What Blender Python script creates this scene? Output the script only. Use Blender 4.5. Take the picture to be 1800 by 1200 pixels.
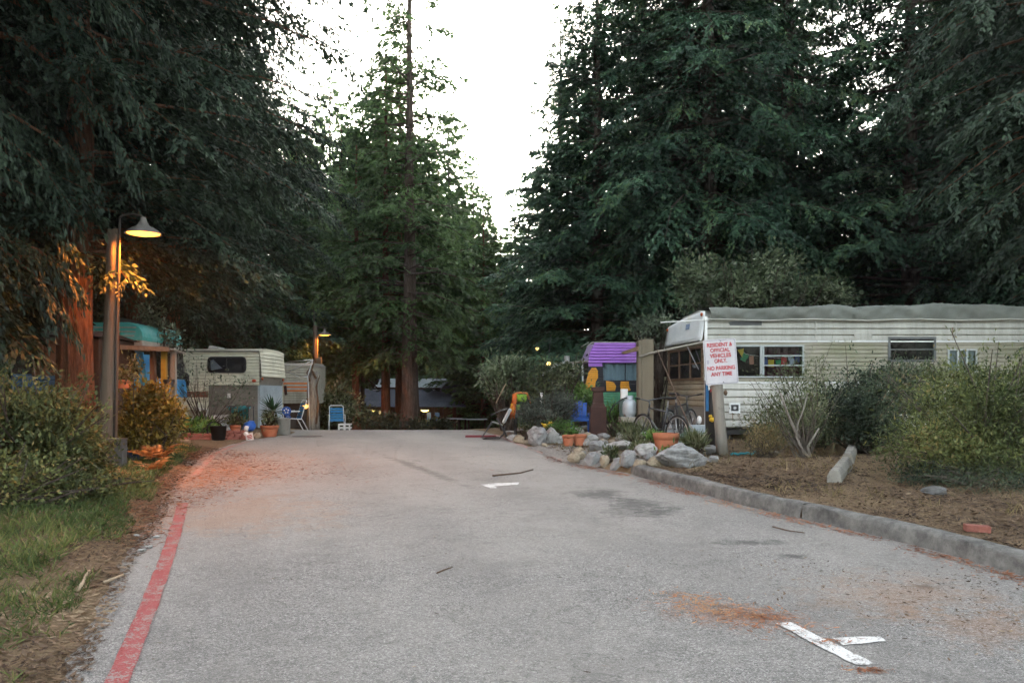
import bpy, math, random
import numpy as np
from mathutils import Vector, Matrix, Euler

for _o in list(bpy.data.objects):
    bpy.data.objects.remove(_o, do_unlink=True)
SC = bpy.context.scene
COL = SC.collection
R = math.radians
random.seed(7)
rng = np.random.default_rng(7)

# ------------------------------------------------------------------ camera
CAM_Z, FPX, CX, HY = 1.6, 1450.0, 900.0, 690.0      # eye height, focal length in photo pixels, principal column, horizon row
cam = bpy.data.cameras.new('camera')
cam.sensor_width = 36.0
cam.lens = 36.0 * FPX / 1800.0
cam.shift_y = (HY - 600.0) / 1800.0
cam.clip_start, cam.clip_end = 0.05, 2000.0
cam_o = bpy.data.objects.new('camera', cam)
cam_o.location = (0, 0, CAM_Z)
cam_o.rotation_euler = (R(90), 0, 0)
COL.objects.link(cam_o)
SC.camera = cam_o

# ------------------------------------------------------------------ sky, sun, exposure (dusk, sun low behind the trees ahead)
SUN_EL, SUN_AZ = R(9.0), R(-2.0)                     # azimuth from +Y, clockwise
W = bpy.data.worlds.new('World')
SC.world = W
W.use_nodes = True
nt = W.node_tree
nt.nodes.clear()
sky = nt.nodes.new('ShaderNodeTexSky')
sky.sky_type = 'NISHITA'
sky.sun_disc = False
sky.sun_elevation = SUN_EL
sky.sun_rotation = SUN_AZ
sky.air_density, sky.dust_density, sky.ozone_density = 1.0, 4.0, 0.6
hs = nt.nodes.new('ShaderNodeHueSaturation')
hs.inputs['Saturation'].default_value = 0.38           # thin high overcast: the whole sky is paler than a clear one
bg = nt.nodes.new('ShaderNodeBackground')
bg.inputs['Strength'].default_value = 0.12
wo = nt.nodes.new('ShaderNodeOutputWorld')
nt.links.new(sky.outputs[0], hs.inputs['Color'])
nt.links.new(hs.outputs[0], bg.inputs['Color'])
nt.links.new(bg.outputs[0], wo.inputs['Surface'])
sun = bpy.data.lights.new('sun', 'SUN')
sun.energy, sun.angle, sun.color = 0.5, R(12), (1.0, 0.86, 0.68)
sun_o = bpy.data.objects.new('sun', sun)
_sd = Vector((math.sin(SUN_AZ) * math.cos(SUN_EL), math.cos(SUN_AZ) * math.cos(SUN_EL), math.sin(SUN_EL)))
sun_o.rotation_euler = _sd.to_track_quat('Z', 'Y').to_euler()
sun_o.location = (0, 0, 40)
COL.objects.link(sun_o)
vs = SC.view_settings
vs.view_transform, vs.look, vs.gamma, vs.use_curve_mapping = 'Standard', 'None', 1.0, False
vs.exposure = 3.6
SC.cycles.use_denoising = True
SC.cycles.max_bounces = 4
SC.cycles.diffuse_bounces = 2
SC.cycles.use_adaptive_sampling = True
SC.cycles.adaptive_threshold = 0.03
SC.cycles.adaptive_min_samples = 12
SC.cycles.transparent_max_bounces = 8

# ------------------------------------------------------------------ node helpers
def new_mat(name):
    m = bpy.data.materials.new(name)
    m.use_nodes = True
    n = m.node_tree.nodes
    return m, m.node_tree, n.get('Principled BSDF'), n.get('Material Output')

def nd(t, kind, **kw):
    n = t.nodes.new(kind)
    for k, v in kw.items():
        setattr(n, k, v)
    return n

def link(t, a, b):
    t.links.new(a, b)

def col4(c):
    return (c[0], c[1], c[2], 1.0)

def noise(t, vec, scale, detail=4, rough=0.6, dist=0.0):
    n = nd(t, 'ShaderNodeTexNoise')
    n.inputs['Scale'].default_value = scale
    n.inputs['Detail'].default_value = detail
    n.inputs['Roughness'].default_value = rough
    n.inputs['Distortion'].default_value = dist
    if vec is not None:
        link(t, vec, n.inputs['Vector'])
    return n

def ramp(t, fac, stops):
    r = nd(t, 'ShaderNodeValToRGB')
    e = r.color_ramp.elements
    while len(e) > 1:
        e.remove(e[-1])
    e[0].position, e[0].color = stops[0][0], col4(stops[0][1])
    for p, c in stops[1:]:
        x = e.new(p)
        x.color = col4(c)
    link(t, fac, r.inputs[0])
    return r

def mixc(t, fac, a, b):
    m = nd(t, 'ShaderNodeMix', data_type='RGBA')
    if isinstance(fac, (int, float)):
        m.inputs[0].default_value = fac
    else:
        link(t, fac, m.inputs[0])
    for s, v in ((6, a), (7, b)):
        if isinstance(v, (tuple, list)):
            m.inputs[s].default_value = col4(v)
        else:
            link(t, v, m.inputs[s])
    return m.outputs[2]

def math_n(t, op, a, b=None, clamp=False):
    m = nd(t, 'ShaderNodeMath', operation=op)
    m.use_clamp = clamp
    for i, v in enumerate((a, b)):
        if v is None:
            continue
        if isinstance(v, (int, float)):
            m.inputs[i].default_value = v
        else:
            link(t, v, m.inputs[i])
    return m.outputs[0]

def bump(t, bsdf, h, strength=0.4, dist=0.01):
    b = nd(t, 'ShaderNodeBump')
    b.inputs['Strength'].default_value = strength
    b.inputs['Distance'].default_value = dist
    link(t, h, b.inputs['Height'])
    link(t, b.outputs[0], bsdf.inputs['Normal'])

MATS = {}
def mat(name, c, rough=0.7, c2=None, scale=3.0, stretch=None, dirt=None, dirt_scale=1.2, dirt_lo=0.5, bump_s=0.0, bump_scale=None, metal=0.0, spec=0.3):
    """painted / weathered surface: two tones by noise, dirt blotches, fine relief"""
    if name in MATS:
        return MATS[name]
    m, t, b, o = new_mat(name)
    tc = nd(t, 'ShaderNodeTexCoord')
    vec = tc.outputs['Object']
    if stretch:
        mp = nd(t, 'ShaderNodeMapping')
        mp.inputs['Scale'].default_value = stretch
        link(t, vec, mp.inputs['Vector'])
        vec = mp.outputs[0]
    c2 = c2 or tuple(x * 0.72 for x in c)
    n = noise(t, vec, scale, 6, 0.65)
    out = ramp(t, n.outputs[0], [(0.3, c2), (0.68, c)]).outputs[0]
    if dirt:
        n2 = noise(t, tc.outputs['Object'], dirt_scale, 7, 0.7)
        f = ramp(t, n2.outputs[0], [(dirt_lo, (0, 0, 0)), (dirt_lo + 0.22, (0.75, 0.75, 0.75))])
        out = mixc(t, f.outputs[0], out, dirt)
    link(t, out, b.inputs['Base Color'])
    b.inputs['Roughness'].default_value = rough
    b.inputs['Metallic'].default_value = metal
    b.inputs['Specular IOR Level'].default_value = spec
    if bump_s:
        n3 = noise(t, vec, bump_scale or scale * 6, 6, 0.7)
        bump(t, b, n3.outputs[0], bump_s, 0.02)
    MATS[name] = m
    return m

def leaf_mat(name, c_dark, c_light, trans=0.25, rough=0.55, scale=0.6, c_old=None):
    if name in MATS:
        return MATS[name]
    m, t, b, o = new_mat(name)
    at_ = nd(t, 'ShaderNodeAttribute', attribute_name='v')
    f2 = at_.outputs['Fac']
    stops = [(0.3, c_dark), (0.8, c_light)]
    if c_old:
        stops.append((0.93, c_old))
    cr = ramp(t, f2, stops)
    oi = nd(t, 'ShaderNodeObjectInfo')
    hsv = nd(t, 'ShaderNodeHueSaturation')
    link(t, cr.outputs[0], hsv.inputs['Color'])
    mv = nd(t, 'ShaderNodeMapRange')
    mv.inputs[3].default_value, mv.inputs[4].default_value = 0.8, 1.2
    link(t, oi.outputs['Random'], mv.inputs[0])
    link(t, mv.outputs[0], hsv.inputs['Value'])
    link(t, hsv.outputs[0], b.inputs['Base Color'])
    b.inputs['Roughness'].default_value = rough
    b.inputs['Specular IOR Level'].default_value = 0.25
    tr = nd(t, 'ShaderNodeBsdfTranslucent')
    link(t, hsv.outputs[0], tr.inputs['Color'])
    mx = nd(t, 'ShaderNodeMixShader')
    mx.inputs[0].default_value = trans
    link(t, b.outputs[0], mx.inputs[1])
    link(t, tr.outputs[0], mx.inputs[2])
    link(t, mx.outputs[0], o.inputs['Surface'])
    MATS[name] = m
    return m

def emit_mat(name, c, s):
    if name in MATS:
        return MATS[name]
    m, t, b, o = new_mat(name)
    b.inputs['Base Color'].default_value = col4(c)
    b.inputs['Emission Color'].default_value = col4(c)
    b.inputs['Emission Strength'].default_value = s
    MATS[name] = m
    return m

def glass_mat(name, tint=(0.75, 0.8, 0.8)):
    m, t, b, o = new_mat(name)
    tp = nd(t, 'ShaderNodeBsdfTransparent')
    tp.inputs[0].default_value = col4(tint)
    gl = nd(t, 'ShaderNodeBsdfGlossy')
    gl.inputs['Roughness'].default_value = 0.05
    lw = nd(t, 'ShaderNodeLayerWeight')
    lw.inputs[0].default_value = 0.3
    mx = nd(t, 'ShaderNodeMixShader')
    f = math_n(t, 'MULTIPLY_ADD', lw.outputs['Fresnel'], 0.2)
    f.node.inputs[2].default_value = 0.004
    link(t, f, mx.inputs[0])
    link(t, tp.outputs[0], mx.inputs[1])
    link(t, gl.outputs[0], mx.inputs[2])
    link(t, mx.outputs[0], o.inputs['Surface'])
    MATS[name] = m
    return m

# ------------------------------------------------------------------ object helpers
def tag(o, label=None, cat=None, group=None, kind=None):
    if label: o['label'] = label
    if cat: o['category'] = cat
    if group: o['group'] = group
    if kind: o['kind'] = kind
    return o

def thing(name, label, cat, loc=(0, 0, 0), rz=0.0, group=None):
    o = bpy.data.objects.new(name, None)
    o.empty_display_size = 0.2
    o.location = loc
    o.rotation_euler = (0, 0, rz)
    COL.objects.link(o)
    return tag(o, label, cat, group)

class MB:
    """collects shapes into ONE mesh; off is subtracted so world points can be given"""
    def __init__(s, off=(0, 0, 0)):
        s.v, s.f, s.off = [], [], Vector(off)
    def add(s, vs_, fs):
        n = len(s.v)
        s.v += [tuple(Vector(p) - s.off) for p in vs_]
        s.f += [tuple(i + n for i in f) for f in fs]
        return s
    def box(s, x0, x1, y0, y1, z0, z1):
        return s.add([(x0, y0, z0), (x1, y0, z0), (x1, y1, z0), (x0, y1, z0), (x0, y0, z1), (x1, y0, z1), (x1, y1, z1), (x0, y1, z1)],
                     [(0, 3, 2, 1), (4, 5, 6, 7), (0, 1, 5, 4), (1, 2, 6, 5), (2, 3, 7, 6), (3, 0, 4, 7)])
    def obox(s, c, size, rot=(0, 0, 0)):
        m = Euler(rot).to_matrix()
        c = Vector(c)
        h = [x / 2 for x in size]
        vs_ = [c + m @ Vector((sx * h[0], sy * h[1], sz * h[2])) for sz in (-1, 1) for sx, sy in ((-1, -1), (1, -1), (1, 1), (-1, 1))]
        return s.add(vs_, [(0, 3, 2, 1), (4, 5, 6, 7), (0, 1, 5, 4), (1, 2, 6, 5), (2, 3, 7, 6), (3, 0, 4, 7)])
    def tube(s, pts, r, n=8, caps=True):
        pts = [Vector(p) for p in pts]
        if isinstance(r, (int, float)): r = [r] * len(pts)
        vs_, fs = [], []
        up = None
        for i, p in enumerate(pts):
            d = (pts[min(i + 1, len(pts) - 1)] - pts[max(i - 1, 0)]).normalized()
            if up is None:
                up = Vector((0, 0, 1)) if abs(d.z) < 0.9 else Vector((1, 0, 0))
            a = d.cross(up).normalized()
            b = a.cross(d).normalized()
            up = b
            for k in range(n):
                t_ = 2 * math.pi * k / n
                vs_.append(p + a * (math.cos(t_) * r[i]) + b * (math.sin(t_) * r[i]))
        for i in range(len(pts) - 1):
            for k in range(n):
                k2 = (k + 1) % n
                fs.append((i * n + k, (i + 1) * n + k, (i + 1) * n + k2, i * n + k2))
        if caps:
            fs.append(tuple(range(n)))
            fs.append(tuple(reversed(range((len(pts) - 1) * n, len(pts) * n))))
        return s.add(vs_, fs)
    def lathe(s, prof, n=20, c=(0, 0, 0), close=False):
        c = Vector(c)
        vs_, fs = [], []
        for r_, z in prof:
            for k in range(n):
                t_ = 2 * math.pi * k / n
                vs_.append(c + Vector((math.cos(t_) * r_, math.sin(t_) * r_, z)))
        for i in range(len(prof) - 1):
            for k in range(n):
                k2 = (k + 1) % n
                fs.append((i * n + k, i * n + k2, (i + 1) * n + k2, (i + 1) * n + k))
        if close:
            fs.append(tuple(reversed(range(n))))
            fs.append(tuple(range((len(prof) - 1) * n, len(prof) * n)))
        return s.add(vs_, fs)
    def ball(s, c, r, nu=12, nv=8):
        if isinstance(r, (int, float)): r = (r, r, r)
        c = Vector(c)
        vs_ = [c + Vector((0, 0, -r[2]))]
        for j in range(1, nv):
            ph = -math.pi / 2 + math.pi * j / nv
            for k in range(nu):
                t_ = 2 * math.pi * k / nu
                vs_.append(c + Vector((math.cos(t_) * math.cos(ph) * r[0], math.sin(t_) * math.cos(ph) * r[1], math.sin(ph) * r[2])))
        vs_.append(c + Vector((0, 0, r[2])))
        fs = [(0, 1 + (k + 1) % nu, 1 + k) for k in range(nu)]
        for j in range(nv - 2):
            for k in range(nu):
                a, b = 1 + j * nu + k, 1 + j * nu + (k + 1) % nu
                fs.append((a, b, b + nu, a + nu))
        L = len(vs_) - 1
        fs += [(L, L - nu + k, L - nu + (k + 1) % nu) for k in range(nu)]
        return s.add(vs_, fs)
    def prism(s, poly, ext):
        poly = [Vector(p) for p in poly]
        ext = Vector(ext)
        n = len(poly)
        fs = [tuple(range(n)), tuple(reversed(range(n, 2 * n)))]
        fs += [(i, i + n, (i + 1) % n + n, (i + 1) % n) for i in range(n)]
        return s.add(poly + [p + ext for p in poly], fs)
    def sheet(s, grid):
        """grid[i][j] of points"""
        ni, nj = len(grid), len(grid[0])
        return s.add([p for row in grid for p in row],
                     [(i * nj + j, i * nj + j + 1, (i + 1) * nj + j + 1, (i + 1) * nj + j) for i in range(ni - 1) for j in range(nj - 1)])
    def build(s, name, m, parent=None, smooth=False, bevel=0.0, loc=None):
        me = bpy.data.meshes.new(name)
        me.from_pydata(s.v, [], s.f)
        me.validate()
        if smooth:
            me.polygons.foreach_set('use_smooth', [True] * len(me.polygons))
        me.materials.append(MATS[m] if isinstance(m, str) else m)
        me.update()
        o = bpy.data.objects.new(name, me)
        COL.objects.link(o)
        if parent: o.parent = parent
        if loc: o.location = loc
        if bevel:
            bm = o.modifiers.new('bevel', 'BEVEL')
            bm.width, bm.segments, bm.limit_method = bevel, 2, 'ANGLE'
        return o

def np_mesh(name, V, F, m, parent=None, attr=None, loc=None, smooth=False):
    """V (n,3), F (k,c) index array of equal-sided faces"""
    me = bpy.data.meshes.new(name)
    k, c = F.shape
    me.vertices.add(len(V))
    me.vertices.foreach_set('co', np.ascontiguousarray(V, np.float32).ravel())
    me.loops.add(k * c)
    me.loops.foreach_set('vertex_index', np.ascontiguousarray(F, np.int32).ravel())
    me.polygons.add(k)
    me.polygons.foreach_set('loop_start', np.arange(0, k * c, c, dtype=np.int32))
    me.polygons.foreach_set('loop_total', np.full(k, c, np.int32))
    if smooth:
        me.polygons.foreach_set('use_smooth', np.ones(k, bool))
    me.update(calc_edges=True)
    if attr is not None:
        a = me.attributes.new('v', 'FLOAT', 'POINT')
        a.data.foreach_set('value', np.ascontiguousarray(attr, np.float32))
    me.materials.append(MATS[m] if isinstance(m, str) else m)
    o = bpy.data.objects.new(name, me)
    COL.objects.link(o)
    if parent: o.parent = parent
    if loc is not None: o.location = loc
    return o

def unit(a):
    return a / np.maximum(np.linalg.norm(a, axis=-1, keepdims=True), 1e-9)

def leaf_arrays(P, D, N, L, Wd, bend=0.0):
    """leaf blades as 4-corner faces starting at P, along D, facing N"""
    D = unit(D)
    S = unit(np.cross(N, D))
    N2 = unit(np.cross(D, S))
    L, Wd = L[:, None], Wd[:, None]
    a = P
    b = P + D * L * 0.45 + S * Wd * 0.5 - N2 * Wd * 0.15
    c = P + D * L - N2 * L * bend
    d = P + D * L * 0.45 - S * Wd * 0.5 - N2 * Wd * 0.15
    n = len(P)
    V = np.stack([a, b, c, d], 1).reshape(-1, 3)
    F = np.arange(4 * n).reshape(n, 4)
    return V, F

def leaf_tint(P, r_, clump=1.0):
    """per-leaf shade of the leaf's own colour: sprays differ, leaves within a spray differ less"""
    q = P / clump
    w = np.zeros(len(P))
    for f, a in ((1.3, .5), (3.1, .3), (6.7, .2)):
        p1, p2, p3 = r_.uniform(0, 6.28, 3)
        w += a * np.sin(f * q[:, 0] + 1.3 * np.sin(f * q[:, 2] + p1) + p2) * np.sin(f * 1.1 * q[:, 1] + 1.1 * np.sin(f * q[:, 2] * 1.3 + p3) + p1)
    v = .5 + .55 * w + r_.normal(0, .16, len(P))
    return np.repeat(np.clip(v, 0, 1), 4)

def leaves(name, P, D, N, L, Wd, m, parent=None, bend=0.1, loc=None, rnd=None, clump=1.0):
    V, F = leaf_arrays(P, D, N, L, Wd, bend)
    return np_mesh(name, V, F, m, parent, leaf_tint(P, rnd or rng, clump), loc)

# ------------------------------------------------------------------ the lie of the land
_py = np.array([-60, -20, 0, 4, 10, 14, 18, 22, 24, 26, 30, 36, 50, 80, 150, 400], float)
_pz = np.array([-1.6, -.62, 0, .13, .335, .46, .555, .575, .52, .43, .2, -.15, -1.0, -1.8, -1.8, -1.8], float)
_fy = np.arange(-60, 400, 0.25)
_fz = np.interp(_fy, _py, _pz)
_k = np.ones(9) / 9
_fz2 = np.convolve(np.pad(_fz, 4, 'edge'), _k, 'valid')
def prof(y):
    return np.interp(y, _fy, _fz2)
def at(px, py, d):
    """point at depth d on the sight line of a photo pixel"""
    return Vector(((px - CX) / FPX * d, d, CAM_Z + (HY - py) / FPX * d))
def depth_of(py):
    lo, hi = 1.5, 22.0
    tgt = (py - HY) / FPX
    for _ in range(40):
        mid = (lo + hi) / 2
        if (CAM_Z - float(prof(mid))) / mid > tgt: lo = mid
        else: hi = mid
    return (lo + hi) / 2
def rp(px, py):
    """point of the road surface seen at a pixel (x, y)"""
    d = depth_of(py)
    return ((px - CX) / FPX * d, d)
_L = [(-6.0 + 5.2, -8.0)] + [rp(*p) for p in ((105, 1200), (160, 1090), (215, 985), (262, 920), (300, 850), (345, 800), (430, 774), (520, 762))] + [(-6.9, 25), (-6.9, 32), (-9, 45), (-15, 70)]
_Rr = [(8.7, -8.0)] + [rp(*p) for p in ((1800, 1012), (1600, 955), (1300, 887), (1200, 858), (1100, 832), (1000, 813), (930, 786), (890, 771))] + [(-0.75, 22), (-1.2, 25), (-2.5, 32), (-5, 45), (-11, 70)]
_L = np.array(_L); _Rr = np.array(_Rr)
def XL(y): return np.interp(y, _L[:, 1], _L[:, 0])
def XR(y): return np.interp(y, _Rr[:, 1], _Rr[:, 0])
KERB_END = float(_Rr[5, 1])
def sst(a, b, x):
    t_ = np.clip((x - a) / (b - a), 0, 1)
    return t_ * t_ * (3 - 2 * t_)
def wob(x, y):
    return 0.5 * np.sin(1.7 * x + 0.6 * y) * np.sin(1.3 * y - 0.4 * x) + 0.3 * np.sin(4.1 * x + 2.2) * np.sin(3.7 * y + 1.1) + 0.2 * np.sin(9.3 * x - 4 * y) * np.sin(8.1 * y + 3 * x)
def ground_z(x, y):
    x = np.asarray(x, float); y = np.asarray(y, float)
    z = prof(y)
    sl = XL(y) - x + 0.12 * wob(x * 2.3, y * 2.3)
    sr = x - XR(y)
    left = np.clip(sl * 0.22, -0.07, 0.05) + 0.05 * np.clip(sl - 0.3, 0, 6) + 0.03 * sst(0, 0.6, sl) * wob(x, y)
    k = 1 - sst(KERB_END + 0.1, KERB_END + 1.2, y)
    kerbed = -0.07 + 0.19 * sst(0.06, 0.15, sr) + 0.035 * np.clip(sr - 0.15, 0, 7) + 0.03 * sst(0.2, 0.7, sr) * wob(x, y)
    plain = np.clip((sr + 0.1 * wob(x * 2, y * 2)) * 0.2, -0.07, 0.03) + 0.03 * np.clip(sr - 0.2, 0, 7) + 0.025 * sst(0.2, 0.7, sr) * wob(x, y)
    right = k * kerbed + (1 - k) * plain
    mid = 0.5 * (XL(y) + XR(y))
    z = z + np.where(x < mid, left, right)
    ax = np.abs(x + 3)
    z = z + 0.42 * np.clip(ax - 24, 0, 60) ** 1.05 * sst(10, 45, y)
    z = z + 0.10 * np.clip(y - 75, 0, 140)
    return z
def gp(px, d):
    x = (px - CX) / FPX * d
    return Vector((x, d, float(ground_z(x, d))))
def on_ground(x, y):
    return Vector((x, y, float(ground_z(x, y))))
# ------------------------------------------------------------------ ground materials
def ground_mat():
    m, t, b, o = new_mat('forest_soil')
    tc = nd(t, 'ShaderNodeTexCoord'); v = tc.outputs['Object']
    big = noise(t, v, 0.45, 5, 0.6)
    mid = noise(t, v, 4.0, 8, 0.75)
    fine = noise(t, v, 38.0, 6, 0.8)
    c1 = ramp(t, mid.outputs[0], [(0.3, (0.05, 0.034, 0.022)), (0.5, (0.125, 0.086, 0.054)), (0.7, (0.25, 0.185, 0.115))]).outputs[0]
    c2 = ramp(t, fine.outputs[0], [(0.36, (0.025, 0.017, 0.012)), (0.5, (0.13, 0.09, 0.056)), (0.66, (0.36, 0.27, 0.175))]).outputs[0]
    c = mixc(t, 0.6, c1, c2)
    f = ramp(t, big.outputs[0], [(0.4, (0, 0, 0)), (0.62, (1, 1, 1))]).outputs[0]
    c = mixc(t, math_n(t, 'MULTIPLY', f, 0.5), c, (0.27, 0.2, 0.12))
    link(t, c, b.inputs['Base Color'])
    b.inputs['Roughness'].default_value = 0.95
    b.inputs['Specular IOR Level'].default_value = 0.1
    bump(t, b, math_n(t, 'ADD', mid.outputs[0], math_n(t, 'MULTIPLY', fine.outputs[0], 0.7)), 0.9, 0.04)
    MATS['soil'] = m

def asphalt_mat():
    m, t, b, o = new_mat('worn_asphalt')
    tc = nd(t, 'ShaderNodeTexCoord'); v = tc.outputs['Object']
    vo = nd(t, 'ShaderNodeTexVoronoi'); vo.inputs['Scale'].default_value = 150.0
    link(t, v, vo.inputs['Vector'])
    vo2 = nd(t, 'ShaderNodeTexVoronoi'); vo2.inputs['Scale'].default_value = 62.0
    link(t, v, vo2.inputs['Vector'])
    sep = nd(t, 'ShaderNodeSeparateColor'); link(t, vo.outputs['Color'], sep.inputs[0])
    sep2 = nd(t, 'ShaderNodeSeparateColor'); link(t, vo2.outputs['Color'], sep2.inputs[0])
    c = ramp(t, sep.outputs[0], [(0.0, (0.075, 0.073, 0.069)), (0.45, (0.160, 0.154, 0.145)), (0.8, (0.24, 0.23, 0.215)), (0.97, (0.46, 0.45, 0.43))]).outputs[0]
    c2 = ramp(t, sep2.outputs[0], [(0.0, (0.09, 0.088, 0.083)), (0.5, (0.175, 0.168, 0.158)), (0.95, (0.32, 0.31, 0.29))]).outputs[0]
    c = mixc(t, 0.4, c, c2)
    # dust and wear in broad patches
    n1 = noise(t, v, 0.35, 5, 0.62)
    n2 = noise(t, v, 2.2, 6, 0.7)
    n3 = noise(t, v, 9.0, 6, 0.75)
    c = mixc(t, ramp(t, n1.outputs[0], [(0.42, (0, 0, 0)), (0.66, (0.5, 0.5, 0.5))]).outputs[0], c, (0.285, 0.27, 0.245))
    c = mixc(t, ramp(t, n2.outputs[0], [(0.35, (0.35, 0.35, 0.35)), (0.5, (0, 0, 0))]).outputs[0], c, (0.105, 0.10, 0.094))
    c = mixc(t, ramp(t, n3.outputs[0], [(0.58, (0, 0, 0)), (0.75, (0.25, 0.25, 0.25))]).outputs[0], c, (0.30, 0.28, 0.25))
    # paler tan with distance: litter dust plus lamp light painted into the colour
    sx = nd(t, 'ShaderNodeSeparateXYZ'); link(t, v, sx.inputs[0])
    gy = nd(t, 'ShaderNodeMapRange'); gy.inputs[1].default_value, gy.inputs[2].default_value = 5.0, 14.0
    link(t, sx.outputs[1], gy.inputs[0])
    gyn = math_n(t, 'MULTIPLY', gy.outputs[0], math_n(t, 'ADD', n1.outputs[0], 0.2))
    c = mixc(t, math_n(t, 'MULTIPLY', gyn, 0.72, True), c, (0.35, 0.327, 0.295))
    # two wheel tracks worn darker along the road, and a few hairline cracks
    rd = nd(t, 'ShaderNodeMapping'); rd.inputs['Rotation'].default_value = (0, 0, R(-19.5)); link(t, v, rd.inputs['Vector'])
    sr = nd(t, 'ShaderNodeSeparateXYZ'); link(t, rd.outputs[0], sr.inputs[0])
    wv = math_n(t, 'SINE', math_n(t, 'ADD', math_n(t, 'MULTIPLY', sr.outputs[0], 3.6), math_n(t, 'MULTIPLY', n1.outputs[0], 2.5)))
    c = mixc(t, math_n(t, 'MULTIPLY', math_n(t, 'ADD', wv, .1, True), .16), c, (0.125, 0.12, 0.112))
    cn = noise(t, v, 0.8, 6, 0.65, 0.6)
    ck = math_n(t, 'ABSOLUTE', math_n(t, 'SUBTRACT', cn.outputs[0], 0.5))
    c = mixc(t, ramp(t, ck, [(0.0, (.5, .5, .5)), (0.0045, (0, 0, 0))]).outputs[0], c, (0.05, 0.048, 0.045))
    # oil and damp stains
    def stain(px, py, rx, ry, rot, colr, amt):
        nonlocal c
        cx, cy = rp(px, py)
        mp = nd(t, 'ShaderNodeMapping', vector_type='TEXTURE')
        mp.inputs['Location'].default_value = (cx, cy, 0)
        mp.inputs['Rotation'].default_value = (0, 0, R(rot))
        mp.inputs['Scale'].default_value = (rx, ry, 1e4)
        link(t, v, mp.inputs['Vector'])
        ln = nd(t, 'ShaderNodeVectorMath', operation='LENGTH'); link(t, mp.outputs[0], ln.inputs[0])
        s = math_n(t, 'ADD', ln.outputs['Value'], math_n(t, 'MULTIPLY', math_n(t, 'SUBTRACT', n2.outputs[0], 0.5), 2.4))
        s = math_n(t, 'ADD', s, math_n(t, 'MULTIPLY', math_n(t, 'SUBTRACT', n3.outputs[0], 0.5), 2.6))
        f = ramp(t, s, [(0.25, (amt, amt, amt)), (1.0, (0, 0, 0))]).outputs[0]
        c = mixc(t, f, c, colr)
    D_ = (0.06, 0.058, 0.056)
    stain(1050, 868, 0.55, 0.35, 60, D_, 0.5)
    stain(1110, 888, 0.75, 0.36, 70, D_, 0.62)
    stain(1160, 900, 0.45, 0.22, 60, D_, 0.7)
    stain(1325, 953, 0.4, 0.14, 0, D_, 0.75)
    stain(1395, 977, 0.2, 0.14, 0, D_, 0.8)
    stain(1625, 1030, 0.17, 0.11, 0, D_, 0.8)
    stain(1060, 870, 0.9, 0.3, 100, D_, 0.4)
    stain(730, 820, 0.14, 2.6, 24, D_, 0.45)
    stain(1280, 1080, 0.65, 0.28, 150, (0.32, 0.14, 0.08), 0.22)
    stain(1600, 1040, 0.8, 0.7, 0, (0.28, 0.16, 0.09), 0.35)
    stain(1720, 1100, 0.5, 0.5, 0, (0.26, 0.15, 0.09), 0.35)
    stain(400, 830, 2.4, 1.1, 100, (0.30, 0.17, 0.11), 0.25)
    stain(330, 850, 1.0, 0.7, 80, (0.26, 0.13, 0.08), 0.3)
    stain(430, 900, 1.2, 1.4, 20, (0.32, 0.20, 0.13), 0.4)
    link(t, c, b.inputs['Base Color'])
    b.inputs['Roughness'].default_value = 0.9
    b.inputs['Specular IOR Level'].default_value = 0.22
    bump(t, b, math_n(t, 'ADD', vo.outputs['Distance'], math_n(t, 'MULTIPLY', vo2.outputs['Distance'], 1.2)), 0.5, 0.012)
    MATS['asphalt'] = m

def paint_mat(name, c, under, wear_lo):
    m, t, b, o = new_mat(name)
    tc = nd(t, 'ShaderNodeTexCoord'); v = tc.outputs['Object']
    n = noise(t, v, 6.0, 8, 0.8)
    vo = nd(t, 'ShaderNodeTexVoronoi'); vo.inputs['Scale'].default_value = 95.0; link(t, v, vo.inputs['Vector'])
    sep = nd(t, 'ShaderNodeSeparateColor'); link(t, vo.outputs['Color'], sep.inputs[0])
    cc = mixc(t, math_n(t, 'MULTIPLY', sep.outputs[0], 0.35), c, tuple(x * 0.5 for x in c))
    f = ramp(t, math_n(t, 'ADD', n.outputs[0], math_n(t, 'MULTIPLY', sep.outputs[1], 0.16)), [(wear_lo, (0, 0, 0)), (wear_lo + 0.1, (1, 1, 1))]).outputs[0]
    link(t, mixc(t, f, cc, under), b.inputs['Base Color'])
    b.inputs['Roughness'].default_value = 0.8
    bump(t, b, vo.outputs['Distance'], 0.4, 0.01)
    MATS[name] = m

ground_mat(); asphalt_mat()
paint_mat('white_paint', (0.62, 0.62, 0.60), (0.2, 0.19, 0.18), 0.585)
paint_mat('red_paint', (0.25, 0.042, 0.044), (0.2, 0.17, 0.16), 0.575)
paint_mat('faded_red_paint', (0.36, 0.13, 0.11), (0.25, 0.215, 0.19), 0.50)
mat('kerb_concrete', (0.22, 0.215, 0.20), 0.92, (0.10, 0.098, 0.092), 9.0, dirt=(0.04, 0.04, 0.039), dirt_scale=3.2, dirt_lo=0.42, bump_s=0.6, bump_scale=50)
mat('gravel_mat', (0.29, 0.27, 0.24), 0.95, (0.12, 0.11, 0.10), 22.0, bump_s=1.0, bump_scale=55)

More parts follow.
